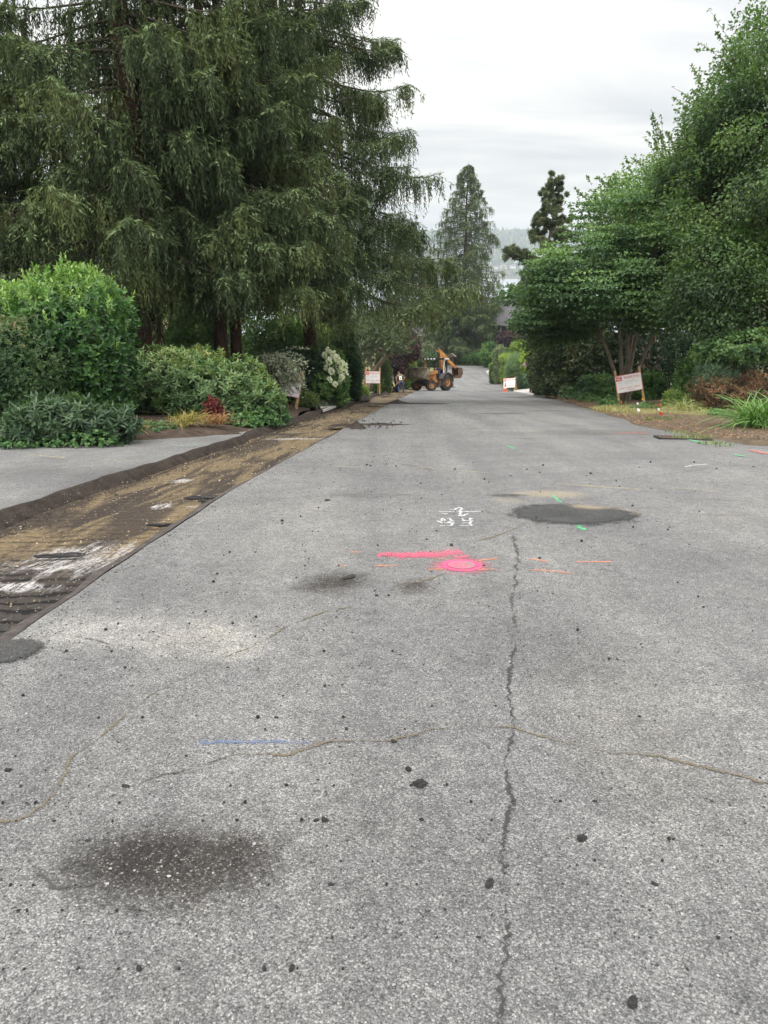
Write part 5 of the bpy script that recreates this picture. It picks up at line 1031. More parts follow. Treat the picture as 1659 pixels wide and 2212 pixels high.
weeds('green_grass', 'short green grass tufts by the verge and the drain', [(pl + Vector((.6, 1.2, 0)), 2.2, 1.6, 3500), (at(1440, 910), .6, .5, 400)], .03, .09, 'green', .008)
weeds('cut_grass', 'cut grass lying over the drain at the road edge', [(at(1495, 948), .45, .28, 170), (at(1535, 961), .3, .10, 90), (at(1470, 938), .35, .2, 90), (at(1565, 968), .2, .06, 40)], .02, .07, 'cutgrass', .006)
lawnc = [(Vector((-4 + 3 * q, 84 + 5 * (q % 5), 0)), 6, 6, 1500) for q in range(8)]
# ------------------------------------------------------------------ made things
def label_text(name, body, parent, M4, size, m, align='CENTER'):
    c = bpy.data.curves.new(name, 'FONT'); c.body = body; c.size = size; c.extrude = 0.0015; c.align_x = align; c.align_y = 'CENTER'
    o = bpy.data.objects.new(name + '_tmp', c); C.objects.link(o); bpy.context.view_layer.update()
    me = bpy.data.meshes.new_from_object(o.evaluated_get(bpy.context.evaluated_depsgraph_get())); bpy.data.objects.remove(o)
    me.materials.clear(); t = link(name, me, m, parent); t.matrix_local = M4; return t
def board_sign(loc, rz, label, tilt=0.0, roll=0.0, w=.92, h=.66, leg=1.35, text=True, clear=.42, fallen=None, grp='no parking boards along the street'):
    root = empty('no_parking_sign', loc, rz, label, 'road sign', grp); root.rotation_euler = fallen or (0, roll, rz)
    lean = R(14)                      # A-frame: front pair leans back, rear pair forwards
    for side in (-1, 1):
        for fr in (-1, 1):
            x = side * (w / 2 - .035) ; y0 = fr * .27; top = Vector((x, fr * .012, leg)); bot = Vector((x + side * .012, y0, -0.05 if not fallen else 0))
            MB().bar(bot, top, .085, .022, (1, 0, 0) if False else (0, 1, 0)).build('leg', M['wood'], root)
    zc = clear + h / 2; t = math.atan2(.27 - .012, leg); yc = -(.27 - .258 * zc / leg) - .022
    bm4 = Matrix.Translation((0, yc, zc)) @ Matrix.Rotation(-t + PI / 2, 4, 'X')
    bd = MB().box((0, 0, 0), (w, h, .012)).build('board', M['white'], root); bd.matrix_local = bm4
    fr_ = MB()
    for (cx, cy, sx, sy) in ((0, h / 2 - .012, w, .024), (0, -h / 2 + .012, w, .012), (-w / 2 + .008, 0, .016, h - .05), (w / 2 - .008, 0, .016, h - .05)): fr_.box((cx, cy, .0075), (sx, sy, .004))
    fr_.build('border', M['red'], bd)
    if text:
        MB().box((-w * .36, h * .30, .0075), (w * .235, h * .25, .004)).build('red_panel', M['red'], bd)
        label_text('lettering', 'NO', bd, Matrix.Translation((-w * .36, h * .295, .011)), h * .26, M['white'])
        for body, x, y, s, mm in (('PARKING', w * .135, h * .31, h * .205, 'red'), ('FROM', -w * .33, h * .06, h * .085, 'ink'), ('TO', -w * .33, -h * .10, h * .085, 'ink'), ('TOW  AWAY  AREA', .0, -h * .26, h * .125, 'red')):
            label_text('lettering', body, bd, Matrix.Translation((x, y, .0078)), s, M[mm])
        sc_ = MB()
        for (x0, y0, x1, y1) in ((-.14, .13, -.14, -.02), (-.10, .11, -.02, .12), (.02, .13, .08, .09), (.1, .12, .22, .135), (-.10, .06, .05, .07), (.08, .05, .2, .07), (.22, .04, .34, .055), (-.12, -.05, -.02, -.04), (.02, -.06, .12, -.045), (-.10, -.37, .2, -.365), (-.06, -.41, .24, -.405)):
            sc_.bar((x0 * w, y0 * h, .0075), (x1 * w, y1 * h, .0075), .012, .003)
        sc_.build('handwriting', M['ink'], bd)
    return root
s0 = base(1364, 30.5, .06)
board_sign(s0, R(-12), 'leaning NO PARKING board on wooden legs beside the lawn flags, right of the street', roll=R(-11), w=1.02, h=.72, leg=1.42, clear=.50).rotation_euler = (R(0), R(-13), R(-14))
s1 = base(612, 25.6, .12)
board_sign(s1, R(10), 'tilted NO PARKING board half hidden by the silver weeping shrub').rotation_euler = (0, R(14), R(8))
s2 = base(803, 48, .12)
board_sign(s2, R(12), 'upright NO PARKING board standing on the concrete path by the small yew', w=.98, h=.78, leg=1.62, clear=.62, text=True).rotation_euler = (0, R(3), R(14))
s3 = base(855, 64, .10)
board_sign(s3, R(6), 'farthest NO PARKING board on the left, behind the man with the shovel', w=.95, h=.8, leg=1.7, clear=.7)
s4 = base(1102, 60.5, .04)
board_sign(s4, R(-20), 'NO PARKING board leaning back on the right kerb behind the orange cone', w=1.0, h=.8, leg=1.1, clear=.24).rotation_euler = (R(-8), R(-8), R(-26))
# cone
c0 = base(1091, 59.5, -.02); cn = empty('traffic_cone', c0, 0, 'orange traffic cone standing in front of a board on the right kerb', 'traffic cone')
MB().box((0, 0, .02), (.36, .36, .04)).build('base', M['cone'], cn); MB().lathe([(.15, .04), (.13, .08), (.035, .70), (.03, .72), (0, .72)], (0, 0, 0), (0, 0, 1), 20).build('cone_body', M['cone'], cn, True)
MB().lathe([(.098, .28), (.076, .42)], (0, 0, 0), (0, 0, 1), 20).build('reflective_band', M['flagwhite'], cn, True)
for q in cn.children:
    if q.name.startswith('refl'): q.scale = (1.04, 1.04, 1)
# timber barricades on the lawn behind the bucket
def aframe(x, d, lab, rz, s=1.0, lo=True):
    r_ = empty('timber_a_frame', base(x, d, .02), rz, lab, 'barricade', 'timber frames behind the machine')
    for sd in (-1, 1):
        for e in (-1, 1):
            MB().bar((sd * .52 * s, e * .55, -.03), (sd * .05, e * .55, 1.32 * s), .13, .045, (0, 1, 0)).build('leg', M['orangewood'] if lo else M['wood'], r_)
    MB().bar((0, -.75, 1.2 * s), (0, .75, 1.2 * s), .10, .16).build('top_rail', M['orangewood'] if lo else M['wood'], r_)
aframe(900, 84, 'pale timber frame farthest left behind the loader bucket', R(12), 1.25, False)
aframe(916, 79, 'orange timber frame rising above the middle of the loader bucket', R(30), 1.25)
aframe(938, 79.5, 'orange timber frame next to the machine cab', R(35), 1.25)
# letter boxes
def letterbox(x, d, lab, s=1.0, two=True, rz=0.2):
    r_ = empty('roofed_letter_box', base(x, d, .05), rz, lab, 'letter box')
    for dx in ((-.2, .2) if two else (-.08, .12)): MB().bar((dx * s, 0, -.3), (dx * s, 0, 1.55 * s), .10 * s, .10 * s).build('post', M['oldwood'], r_)
    MB().box((0, 0, 1.62 * s), (.9 * s, .5 * s, .05)).build('shelf', M['oldwood'], r_)
    b_ = MB(); pr = [(-.14, 0), (.14, 0), (.14, .18)] + [(.14 * math.cos(a), .18 + .12 * math.sin(a)) for a in np.linspace(.3, PI - .3, 6)] + [(-.14, .18)]
    b_.prism([(x * s * 1.5, y * s * 1.5) for x, y in pr], (-.02 * s, -.3 * s, 1.02 * s), (1, 0, 0), (0, 0, 1), -.62 * s); bx = b_.build('box', M['black'], r_)
    MB().box((.235 * s, -.2 * s, 1.26 * s), (.02, .12 * s, .05 * s)).build('flag', M['flagwhite'], bx)
    rf = MB(); 
    rf.prism([(-.58 * s, 0), (0, .38 * s), (.58 * s, 0), (.58 * s, .06 * s), (0, .46 * s), (-.58 * s, .06 * s)], (0, .48 * s, 1.62 * s), (1, 0, 0), (0, 0, 1), .96 * s); rf.build('roof', M['brownshingle'], r_)
    g_ = MB(); g_.prism([(-.36 * s, 0), (.36 * s, 0), (0, .26 * s)], (0, -.40 * s, 1.65 * s), (1, 0, 0), (0, 0, 1), -.04); g_.build('gable', M['oldwood'], r_)
    return r_
letterbox(1148, 52.0, 'black letter box on two timber posts under a little shingle roof by the white driveway', 1.12, False)
letterbox(975, 124, 'distant timber letter box stand with a shingle roof on the far corner', 1.25, True, -.2)
# rail fence, hydrant, street sign
fb = base(1055, 133); fe = empty('rail_fence', fb, 0, 'low dark two rail fence at the end of the street', 'fence')
for x in (1036, 1058, 1078): p = base(x, 133) - fb; MB().bar(p + Vector((0, 0, -.2)), p + Vector((0, 0, 1.05)), .18, .18).build('post', M['oldwood'], fe)
for h_ in (.45, .85): MB().bar(base(1030, 133) - fb + Vector((0, .06, h_)), base(1084, 133) - fb + Vector((0, .06, h_)), .06, .15).build('rail', M['oldwood'], fe)
hb = base(1053.5, 128.5); hd = empty('fire_hydrant', hb, 0, 'white fire hydrant beside the low rail fence', 'fire hydrant'); sc_ = 1.5
MB().lathe([(.16, 0), (.16, .06), (.11, .08), (.11, .5), (.14, .52), (.14, .58), (.11, .62), (.07, .72), (.03, .74), (.03, .80), (0, .80)], (0, 0, 0), (0, 0, 1), 16).build('barrel', M['flagwhite'], hd, True)
for s_ in (-1, 1): MB().lathe([(.055, 0), (.055, .09), (.07, .09), (.07, .12), (0, .12)], (s_ * .09, 0, .42), (s_, 0, 0), 10).build('side_cap', M['flagwhite'], hd)
MB().lathe([(.075, 0), (.075, .08), (.09, .08), (.09, .12), (0, .12)], (0, -.09, .40), (0, -1, 0), 10).build('front_cap', M['flagwhite'], hd); hd.scale = (sc_,) * 3
sb_ = base(1096, 95); ss = empty('street_name_sign', sb_, 0, 'small teal street name blades on a thin post by the far right kerb', 'street sign')
MB().tube([(0, 0, -.2), (0, 0, 3.0)], .035, 8).build('post', M['darksteel'], ss)
MB().box((0, 0, 2.75), (1.1, .03, .26), Euler((0, 0, .25))).build('blade', M['teal'], ss); MB().box((0, 0, 3.02), (1.0, .03, .24), Euler((0, 0, -.8))).build('blade', M['teal'], ss)
# houses
def house(name, label, c, rz, w, dp, h, rise, wall, roof, wins=(), over=.5, hip=0.0, fascia=None, sink=2.0):
    r_ = empty(name, c, rz, label, 'house'); x, y = w / 2, dp / 2
    b_ = MB(); b_.prism([(-x, -sink), (x, -sink), (x, h), (-x, h)], (0, y, 0), (1, 0, 0), (0, 0, 1), dp)
    if hip == 0:
        b_.add([(-x, -y, h), (-x, y, h), (-x, 0, h + rise * .95), (x, -y, h), (x, y, h), (x, 0, h + rise * .95)], [(0, 1, 2), (3, 5, 4)])
    b_.build('wall', wall, r_); o_ = over; k = hip; t = .16
    zb = h - rise * o_ / y
    top = [(-x - o_, -y - o_, zb), (x + o_, -y - o_, zb), (x + o_, y + o_, zb), (-x - o_, y + o_, zb), (-x - o_ + k, 0, h + rise), (x + o_ - k, 0, h + rise)]
    vs = [(a, b2, c2 + t) for a, b2, c2 in top] + [(a, b2, c2 + .02) for a, b2, c2 in top]
    rf = MB().add(vs, [(0, 1, 5, 4), (2, 3, 4, 5), (1, 2, 5), (3, 0, 4), (7, 6, 10, 11), (9, 8, 11, 10), (8, 7, 11), (6, 9, 10), (0, 6, 7, 1), (1, 7, 8, 2), (2, 8, 9, 3), (3, 9, 6, 0)]).build('roof', roof, r_)
    if fascia: MB().box((0, -y - o_ - .03, zb + .02), (w + 2 * o_, .05, .24)).build('fascia', fascia, r_)
    for (wx, wz, ww, wh) in wins:
        f_ = MB()
        for (cx, cz, sx, sz) in ((0, wh / 2, ww + .16, .1), (0, -wh / 2, ww + .16, .1), (-ww / 2 - .03, 0, .1, wh), (ww / 2 + .03, 0, .1, wh)): f_.box((wx + cx, -y - .03, wz + cz), (sx, .07, sz))
        fo_ = f_.build('window', M['paintwhite'], r_); MB().box((wx, -y - .012, wz), (ww, .02, wh)).build('pane', M['glass'], fo_)
    return r_
def hz_(x, y, d): return P(x, y, d)
c = P(893, 752, 150); house('white_house', 'white house with a grey roof far left, under the bare pale trunk', (c.x - 1.2, c.y, c.z - 1.0), R(18), 6.4, 5.5, 4.0, 1.5, M['paintwhite'], M['shingle'], [(-1.8, 2.6, 1.2, 1.1), (0.2, 2.5, 1.0, 1.3), (1.9, 2.6, 1.3, 1.1)], .45, 1.8, M['paintwhite'], 5)
c = P(1118, 750, 133); house('dark_house', 'dark brown house with a big grey roof beyond the right garden', (c.x + 1.2, c.y + 6, c.z - .5), R(-30), 10.5, 8, 4.4, 3.0, M['brownwall'], M['shingle'], [(-2.6, 3.4, 1.1, .9), (.3, 3.4, 1.1, .9), (3.0, 2.0, 1.4, 1.2)], .7, 0, M['darksteel'], 5)
c = P(400, 668, 50); house('cream_house', 'cream clad house seen in a gap right of the thick spruce trunk', (c.x - .8, c.y + 3, c.z - 1.6), R(0), 3.6, 5, 3.0, .5, M['cream'], M['shingle'], [(.2, .6, .9, 1.0)], .25, 0, M['paintwhite'], 6)
c = P(436, 690, 46); house('brown_shed', 'small building with a mossy brown roof behind the bright bushy shrub', (c.x, c.y + 2, c.z - 2.0), R(60), 3.0, 2.6, 1.9, 1.3, M['brownwall'], M['brownshingle'], (), .4, 0, None, 4)
c = P(-45, 540, 36); house('brown_roof_house', 'brown shingled house at the far left edge behind the weeping spruce', (c.x, c.y + 3, c.z - 2.4), R(8), 5.0, 6, 2.4, 2.2, M['brownwall'], M['brownshingle'], [(1.0, 1.2, 1.0, 1.0)], .6, 0, None, 6)

# ------------------------------------------------------------------ marker flags, stake, drain, debris
def flag(x, y, m, lab, h=.36, s=1.0, dz=.08, tilt=0.15):
    s *= .38; h *= .7
    p = at(x, y, dz); r_ = empty('marker_flag', p, rng.uniform(-.5, .5), lab, 'marker flag', 'utility marker flags on wire stems')
    MB().tube([(0, 0, -.05), (tilt * h, 0, h)], .004, 5).build('wire', M['darksteel'], r_)
    a, b_ = Vector((tilt * h, 0, h)), Vector((tilt * h * .6, 0, h - .13 * s)); V = []; n_ = 5
    for q in range(n_ + 1):
        t = q / n_; off = Vector((.15 * s * t, .03 * math.sin(t * 4), -.05 * t * t * s)); V += [a + off, b_ + off * 1.02 + Vector((0, .002, .0))]
    V2 = [v + Vector((0, .003, 0)) for v in V]; k = len(V); F_ = [(2 * q, 2 * q + 1, 2 * q + 3, 2 * q + 2) for q in range(n_)]
    MB().add(V + V2, F_ + [tuple(reversed([i + k for i in f])) for f in F_] + [(0, 2 * n_, k + 2 * n_, k), (1, k + 1, k + 2 * n_ + 1, 2 * n_ + 1)]).build('flag', M[m], r_)
flag(248, 943, 'flagred', 'red flag on the bare soil by the low dark rhododendron', .24, 1.6, .10)
flag(1371, 885, 'flagwhite', 'upright white flag just right of the leaning board leg', .34, 1.2)
flag(1382, 874, 'flagyellow', 'yellow flag beneath the leaning board', .36, 1.3)
flag(1373, 896, 'flagwhite', 'low white flag with a grey print near the road edge', .26, 1.5)
flag(1416, 897, 'flagwhite', 'white flag between the two red ones on the dry grass', .30, 1.2)
flag(1417, 890, 'flagred', 'upper red flag on the dry grass', .36, 1.2)
flag(1420, 908, 'flagred', 'lower red flag nearest the road on the dry grass', .30, 1.3)
flag(1337, 880, 'flagred', 'red flag at the left foot of the leaning board', .30, 1.2)
flag(1434, 850, 'flagwhite', 'white flag high behind the small yellowing shrub', .5, 1.2, .3)
p = at(1607, 876, .2); st_ = MB().bar((0, 0, -.3), (.01, 0, .34), .035, .02).build('wooden_stake', M['wood']); st_.location = (p.x, p.y, p.z); tag(st_, 'short raw wooden stake between the brown shrub and the green blades', 'stake')
# drain grate
p = at(1475, 948); dg = empty('drain_grate', (p.x, p.y, float(road_z(np.array([[p.x, p.y, 0]]))[0]) - .02), R(-8), 'iron drain grate half covered with cut grass at the right edge', 'drain')
fm = MB()
for (x, y, sx, sy) in ((0, .26, 1.0, .05), (0, -.26, 1.0, .05), (-.48, 0, .05, .47), (.48, 0, .05, .47)): fm.box((x, y, .02), (sx, sy, .05))
fm.build('frame', M['darksteel'], dg); gm = MB()
for q in range(11): gm.box((-.40 + q * .08, 0, .022), (.035, .47, .036))
gm.build('bars', M['rust'], dg); MB().box((0, 0, -.03), (1, .55, .02)).build('sump', M['black'], dg); dg.rotation_euler = (math.atan(-.13), 0, R(-8))
M['gp'] = M['spgreen']
ribbon('paint_mark', [(1410, 945), (1440, 948), (1472, 950), (1490, 950)], .12, M['sppalegreen'], .012, .02, .06, 'pale green spray line left of the drain')
ribbon('paint_mark', [(1488, 952), (1510, 958), (1524, 961)], .13, M['spgreen'], .014, .02, .06, 'bright green stroke on the front of the drain')
ribbon('paint_mark', [(1585, 982), (1600, 986), (1613, 988)], .09, M['spgreen'], .012, .01, .05, 'bright green stroke near the right edge')
ribbon('paint_mark', [(1618, 973), (1640, 978), (1659, 982)], .22, M['spred'], .012, .03, .06, 'faded red spray at the right edge')
apron = [o for o in bpy.data.objects if o.name == 'driveway_apron'][0]
ribbon('paint_mark', [(370, 962), (400, 966), (430, 963)], .05, M['sppalegreen'], .02, .01, .05, 'thin green spray line on the apron', parent=apron)
ribbon('paint_mark', [(65, 985), (140, 993)], .06, M['spyellow'], .02, .01, .05, 'faint yellow line on the apron', parent=apron)
ribbon('paint_mark', [(245, 997), (300, 1000)], .05, M['spyellow'], .02, .01, .05, 'short yellow line on the apron', parent=apron)
# spilled dirt
def mound(name, x, y, rx, ry_, h, lab, m='dirt', seed=1, dz=0.0, rot=0.0):
    r = np.random.default_rng(seed); c = at(x, y); V = []; F_ = []; k = 26; ph = r.uniform(0, 6, 5)
    for q in range(8):
        for j in range(k):
            t = q / 7; a = 2 * PI * j / k; s_ = t * (1 + .2 * math.sin(2 * a + ph[0]) + .14 * math.sin(5 * a + ph[1])); lx, ly = math.cos(a) * rx * s_, math.sin(a) * ry_ * s_
            X_, Y_ = c.x + lx * math.cos(rot) - ly * math.sin(rot), c.y + lx * math.sin(rot) + ly * math.cos(rot)
            V.append((X_, Y_, float(gz(Y_)) + dz + h * (1 - t) ** 1.3 * (1 + .35 * math.sin(3 * a + ph[2]) * t) + r.normal(0, .012) * (1 - t) - .02 * (q == 7)))
    for q in range(7):
        for j in range(k): F_.append((q * k + j, (q + 1) * k + j, (q + 1) * k + (j + 1) % k, q * k + (j + 1) % k))
    return tag(MB().add(V, F_).build(name, M[m], smooth=True), lab, 'dirt heap')
mound('dirt_heap', 770, 924, .26, .6, .15, 'small peaked heap of dark dirt on the edge of the road', seed=1)
mound('spilled_dirt', 815, 918, 1.1, .55, .03, 'thin trail of dark dirt spilled across the lane', seed=2)
mound('dirt_heap', 858, 871, .5, 1.3, .16, 'dirt heap at the road edge in front of the machine', seed=3)
mound('dirt_heap', 735, 866, .5, 1.6, .26, 'dark dirt berm on the left of the strip by the stone path', seed=4)
mound('dirt_heap', 785, 862, .45, 1.8, .32, 'rounded dark dirt berm by the concrete path', seed=5)
mound('dirt_heap', 845, 844, .5, 2.0, .3, 'long dark berm where the man is shovelling', seed=6)
mound('dirt_heap', 900, 838, 1.6, 4.5, .42, 'low bank of brown dirt behind the raised bucket', 'verge', seed=7)
mound('spilled_dirt', 880, 872, 1.7, .7, .02, 'thin dark smear of crumbs on the lane before the machine', seed=8)
mound('debris_heap', 1078, 829, .9, .7, .26, 'dark lumpy debris heap on the road left of the orange cone', 'dirt', seed=9)
# ------------------------------------------------------------------ backhoe loader
def backhoe():
    p = at(948, 844); b = Vector((p.x, p.y, 0)); th = R(180 + 49)
    root = empty('backhoe_loader', (b.x, b.y + .6, float(gz(b.y + .6))), th, 'yellow backhoe loader with raised front bucket standing across the street', 'backhoe loader')
    Y, D, Ru = M['yellow'], M['darksteel'], M['rust']
    def wheel(x, y, r, w, rim, steer=0.0, lugs=18):
        s = 1 if y > 0 else -1; ax = Vector((-math.sin(steer), math.cos(steer), 0)) * s; c = Vector((x, y, r)); tm = MB()
        prof = [(rim, -w * .42), (rim * 1.08, -w * .5), (r * .86, -w * .5), (r * .96, -w * .42), (r * .985, -w * .2), (r * .985, w * .2), (r * .96, w * .42), (r * .86, w * .5), (rim * 1.08, w * .5), (rim, w * .42)]
        tm.lathe(prof, c, ax, 36); fw = Vector((math.cos(steer), math.sin(steer), 0))
        for q in range(lugs):
            for e in (-1, 1):
                a = 2 * PI * (q + .25 * e) / lugs; rad = fw * math.cos(a) + Vector((0, 0, 1)) * math.sin(a); tg = -fw * math.sin(a) + Vector((0, 0, 1)) * math.cos(a)
                tm.bar(c + rad * (r * .99) + ax * (e * w * .47) + tg * .05 * r, c + rad * (r * 1.0) + ax * (e * w * .02) - tg * .10 * r, r * .07, r * .055, rad)
        wo_ = tm.build('wheel', M['rubber'], root)
        rm = MB(); rm.lathe([(rim * 1.02, w * .44), (rim * .9, w * .40), (rim * .82, w * .20), (rim * .45, w * .18), (rim * .40, w * .34), (rim * .2, w * .36), (0, w * .36)], c, ax, 28)
        rm.lathe([(rim * 1.02, -w * .42), (rim * .85, -w * .2), (0, -w * .2)], c, ax, 24)
        ro = rm.build('rim', Y, wo_); bm = MB()
        for q in range(8):
            a = 2 * PI * q / 8; x_, z_ = math.cos(a) * rim * .62, math.sin(a) * rim * .62; bm.lathe([(.03, w * .18), (.03, w * .24), (0, w * .24)], c + fw * x_ + Vector((0, 0, z_)), ax, 6)
        bm.build('hub_bolts', Ru, wo_)
    wheel(0, .82, .74, .46, .36); wheel(0, -.82, .74, .46, .36); wheel(2.12, .82, .47, .32, .24, R(-30), 14); wheel(2.12, -.82, .47, .32, .24, R(-30), 14)
    m = MB(); m.box((1.15, 0, .80), (2.9, .62, .34)); m.box((0, 0, .74), (.5, 1.2, .4)); m.build('chassis', D, root)
    m = MB(); m.box((2.12, 0, .52), (.24, 1.36, .22)); m.box((2.25, 0, .55), (.12, 1.1, .12)); m.build('front_axle', Ru, root)
    m = MB(); m.prism([(.95, .95), (2.25, .95), (2.28, 1.38), (1.9, 1.5), (.95, 1.58)], (0, .36, 0), (1, 0, 0), (0, 0, 1), .72); m.build('hood', Y, root)
    m = MB(); m.box((2.38, 0, .98), (.26, .86, .78)); m.build('grille', M['black'], root)
    m = MB(); m.box((.45, .70, .70), (.75, .34, .46)); m.box((.45, -.70, .70), (.75, .34, .46)); m.box((.45, .80, .45), (.5, .16, .05)); m.build('side_tank', Ru, root)
    m = MB(); m.box((.2, 0, 1.02), (1.5, 1.3, .08)); m.build('cab_floor', D, root)
    m = MB(); m.prism([(.72, 1.05), (1.0, 1.05), (1.0, 1.62), (.85, 1.68)], (0, .42, 0), (1, 0, 0), (0, 0, 1), .84); m.build('dashboard', Y, root)
    m = MB(); m.tube([(.55 + .17 * math.cos(a) * .7, .17 * math.sin(a), 1.78 + .17 * math.cos(a) * .6) for a in np.linspace(0, 2 * PI, 17)], .016, 6); m.bar((.55, 0, 1.78), (.82, 0, 1.6), .03); m.build('steering_wheel', M['black'], root)
    m = MB(); m.box((.0, 0, 1.33), (.46, .5, .12)); m.box((-.24, 0, 1.60), (.12, .48, .55), Euler((0, -.12, 0))); m.box((0, 0, 1.16), (.3, .3, .22)); m.build('seat', M['black'], root)
    # loader towers, arms, bucket
    for s in (-1, 1):
        m = MB(); m.prism([(.95, .72), (1.65, .72), (1.55, 1.25), (1.2, 1.78), (.98, 1.78)], (0, s * .56 + .05, 0), (1, 0, 0), (0, 0, 1), .10); m.build('loader_tower', Y, root)
        m = MB(); m.prism([(1.0, 1.58), (1.15, 1.76), (2.35, 1.62), (3.0, 1.18), (2.92, 1.02), (2.2, 1.36), (1.1, 1.52)], (0, s * .56 + .11 * s + .05, 0), (1, 0, 0), (0, 0, 1), .10); m.build('loader_arm', Y, root)
        m = MB(); m.tube([(1.35, s * .56, .9), (2.0, s * .62, 1.25)], .055, 10); m.tube([(2.0, s * .62, 1.25), (2.3, s * .64, 1.42)], .03, 8); m.build('lift_cylinder', Y, root)
        m = MB(); m.tube([(1.6, s * .40, 1.62), (2.35, s * .40, 1.72)], .05, 10); m.tube([(2.35, s * .4, 1.72), (2.85, s * .4, 1.45)], .03, 8); m.build('tilt_cylinder', D, root)
    bw = 2.28; sec = [(2.92, 1.08), (3.06, 1.00), (3.72, 1.12), (3.74, 1.15), (3.08, 1.06), (2.98, 1.16), (2.90, 1.72), (3.02, 1.98), (2.98, 2.0), (2.84, 1.74)]
    m = MB(); m.prism(sec, (0, bw / 2, 0), (1, 0, 0), (0, 0, 1), bw); bk_ = m.build('bucket', M['bucket'], root)
    for s in (-1, 1):
        m = MB(); m.prism([(2.9, 1.06), (3.06, 1.0), (3.66, 1.12), (3.05, 1.92), (2.88, 1.72)], (0, s * (bw / 2 + .012) + .012, 0), (1, 0, 0), (0, 0, 1), .024); m.build('side_plate', M['bucket'], bk_)
    m = MB(); m.box((3.70, 0, 1.12), (.16, bw + .04, .03), Euler((0, -.18, 0))); m.build('cutting_edge', M['darksteel'], bk_)
    # canopy
    m = MB(); m.box((.42, 0, 2.80), (1.75, 1.62, .07)); m.box((.42, 0, 2.74), (1.6, 1.5, .06)); can = m.build('canopy', D, root)
    lm = MB()
    for q in range(4): lm.box((1.31, -.51 + q * .34, 2.765), (.03, .19, .11))
    lm.build('work_lamp', M['lens'], can); MB().box((-.1, .825, 2.78), (.6, .03, .12)).build('side_panel', M['lens'], can)
    m = MB(); m.box((1.29, 0, 2.765), (.02, 1.5, .15)); m.build('lamp_bar', D, can)
    for (x, y, mm, w_) in ((1.05, .66, M['white'] if False else D, .08), (1.05, -.66, Y, .12), (-.32, .68, D, .08), (-.32, -.68, D, .08)): MB().bar((x + .05, y, 1.0), (x, y, 2.74), w_).build('canopy_post', mm, root)
    MB().bar((.22, .74, 1.0), (.2, .74, 2.74), .07).build('canopy_post', M['lens'], root)
    # fenders
    for s in (-1, 1):
        m = MB(); out = [(0 + .86 * math.cos(a), .74 + .86 * math.sin(a)) for a in np.linspace(R(20), R(175), 14)]; inn = [(0 + .80 * math.cos(a), .74 + .80 * math.sin(a)) for a in np.linspace(R(175), R(20), 14)]
        m.prism(out + inn, (0, s * .82 + .27, 0), (1, 0, 0), (0, 0, 1), .54); m.build('fender', M['fender'], root)
    # backhoe
    m = MB(); m.box((-.95, 0, .85), (.35, .9, .7)); m.box((-1.1, -.1, .9), (.3, .3, .8)); m.build('swing_frame', Ru, root)
    for s in (-1, 1):
        m = MB(); m.bar((-.95, s * .75, 1.0), (-1.0, s * .82, .35), .16); m.box((-1.0, s * .84, .3), (.4, .36, .06)); m.build('stabiliser', Ru, root)
    A, B, E_ = Vector((-1.15, -.12, 1.0)), Vector((-.62, -.35, 3.40)), Vector((-2.35, .22, 1.95)); K_ = A.lerp(B, .5) + Vector((.28, 0, .05))
    for s in (-1, 1): o_ = Vector((0, s * .11, 0)); m = MB(); m.bar(A + o_, K_ + o_, .05, .30); m.bar(K_ + o_, B + o_, .05, .26); m.build('boom_plate', Y, root)
    m = MB(); m.tube([A + Vector((-.2, 0, .1)), A.lerp(B, .4) + Vector((-.2, 0, 0))], .07, 10); m.tube([A.lerp(B, .4) + Vector((-.2, 0, 0)), A.lerp(B, .75) + Vector((-.08, 0, 0))], .04, 8); m.build('boom_cylinder', Ru, root)
    dr = (E_ - B).normalized(); m = MB(); m.bar(B - dr * .35, B + (E_ - B) * .5, .2, .34); m.bar(B + (E_ - B) * .5, E_, .2, .24); m.build('dipper_arm', Y, root)
    m = MB(); m.tube([B + Vector((.2, 0, -.5)), B - dr * .35 + Vector((.05, 0, .12))], .06, 8); m.tube([B + dr * .3 + Vector((-.1, 0, .25)), B + dr * 1.5 + Vector((-.05, 0, .2))], .055, 8); m.build('dipper_cylinder', D, root)
    hm_ = MB()
    for q in range(5): y = -.1 + q * .05; hm_.tube([B + Vector((.15, y, -.1)), B + Vector((.38, y, .25)), B + Vector((.1, y * 1.4, .42)), B + Vector((-.35, y, .18))], .016, 5)
    hm_.build('hydraulic_hoses', M['black'], root)
    q0 = E_ + Vector((-.12, 0, -.35)); m = MB(); sc2 = [(-.34, .42), (.36, .46), (.38, .40), (-.22, .34), (-.36, -.05), (-.12, -.40), (.26, -.46), (.28, -.52), (-.18, -.48), (-.46, -.06)]
    m.prism(sc2, q0 + Vector((0, .36, 0)), (1, 0, 0), (0, 0, 1), .72)
    for s in (-1, 1): m.prism([(-.34, .40), (.30, .42), (.24, -.46), (-.14, -.44), (-.42, -.06)], q0 + Vector((0, s * .36 + .012, 0)), (1, 0, 0), (0, 0, 1), .024)
    for q in range(5): m.box(q0 + Vector((.34, -.28 + q * .14, -.50)), (.16, .06, .035))
    m.build('digging_bucket', Ru, root); MB().bar(E_ + Vector((0, 0, .02)), q0 + Vector((0, 0, .42)), .26, .2).build('bucket_link', D, root)
    m = MB()
    for q, (x, y) in enumerate(((-.45, -.2), (-.45, -.1), (-.45, .1), (-.45, .2), (-.5, 0))): m.tube([(x, y, 1.1), (x - .05, y, 1.75)], .012, 5); m.lathe([(0, -.03), (.03, 0), (0, .03)], (x - .05, y, 1.78), (0, 0, 1), 8)
    m.build('control_levers', M['black'], root)
    MB().tube([(1.75, .18, 1.45), (1.75, .18, 2.0), (1.72, .18, 2.08)], .04, 10).build('exhaust_pipe', D, root)
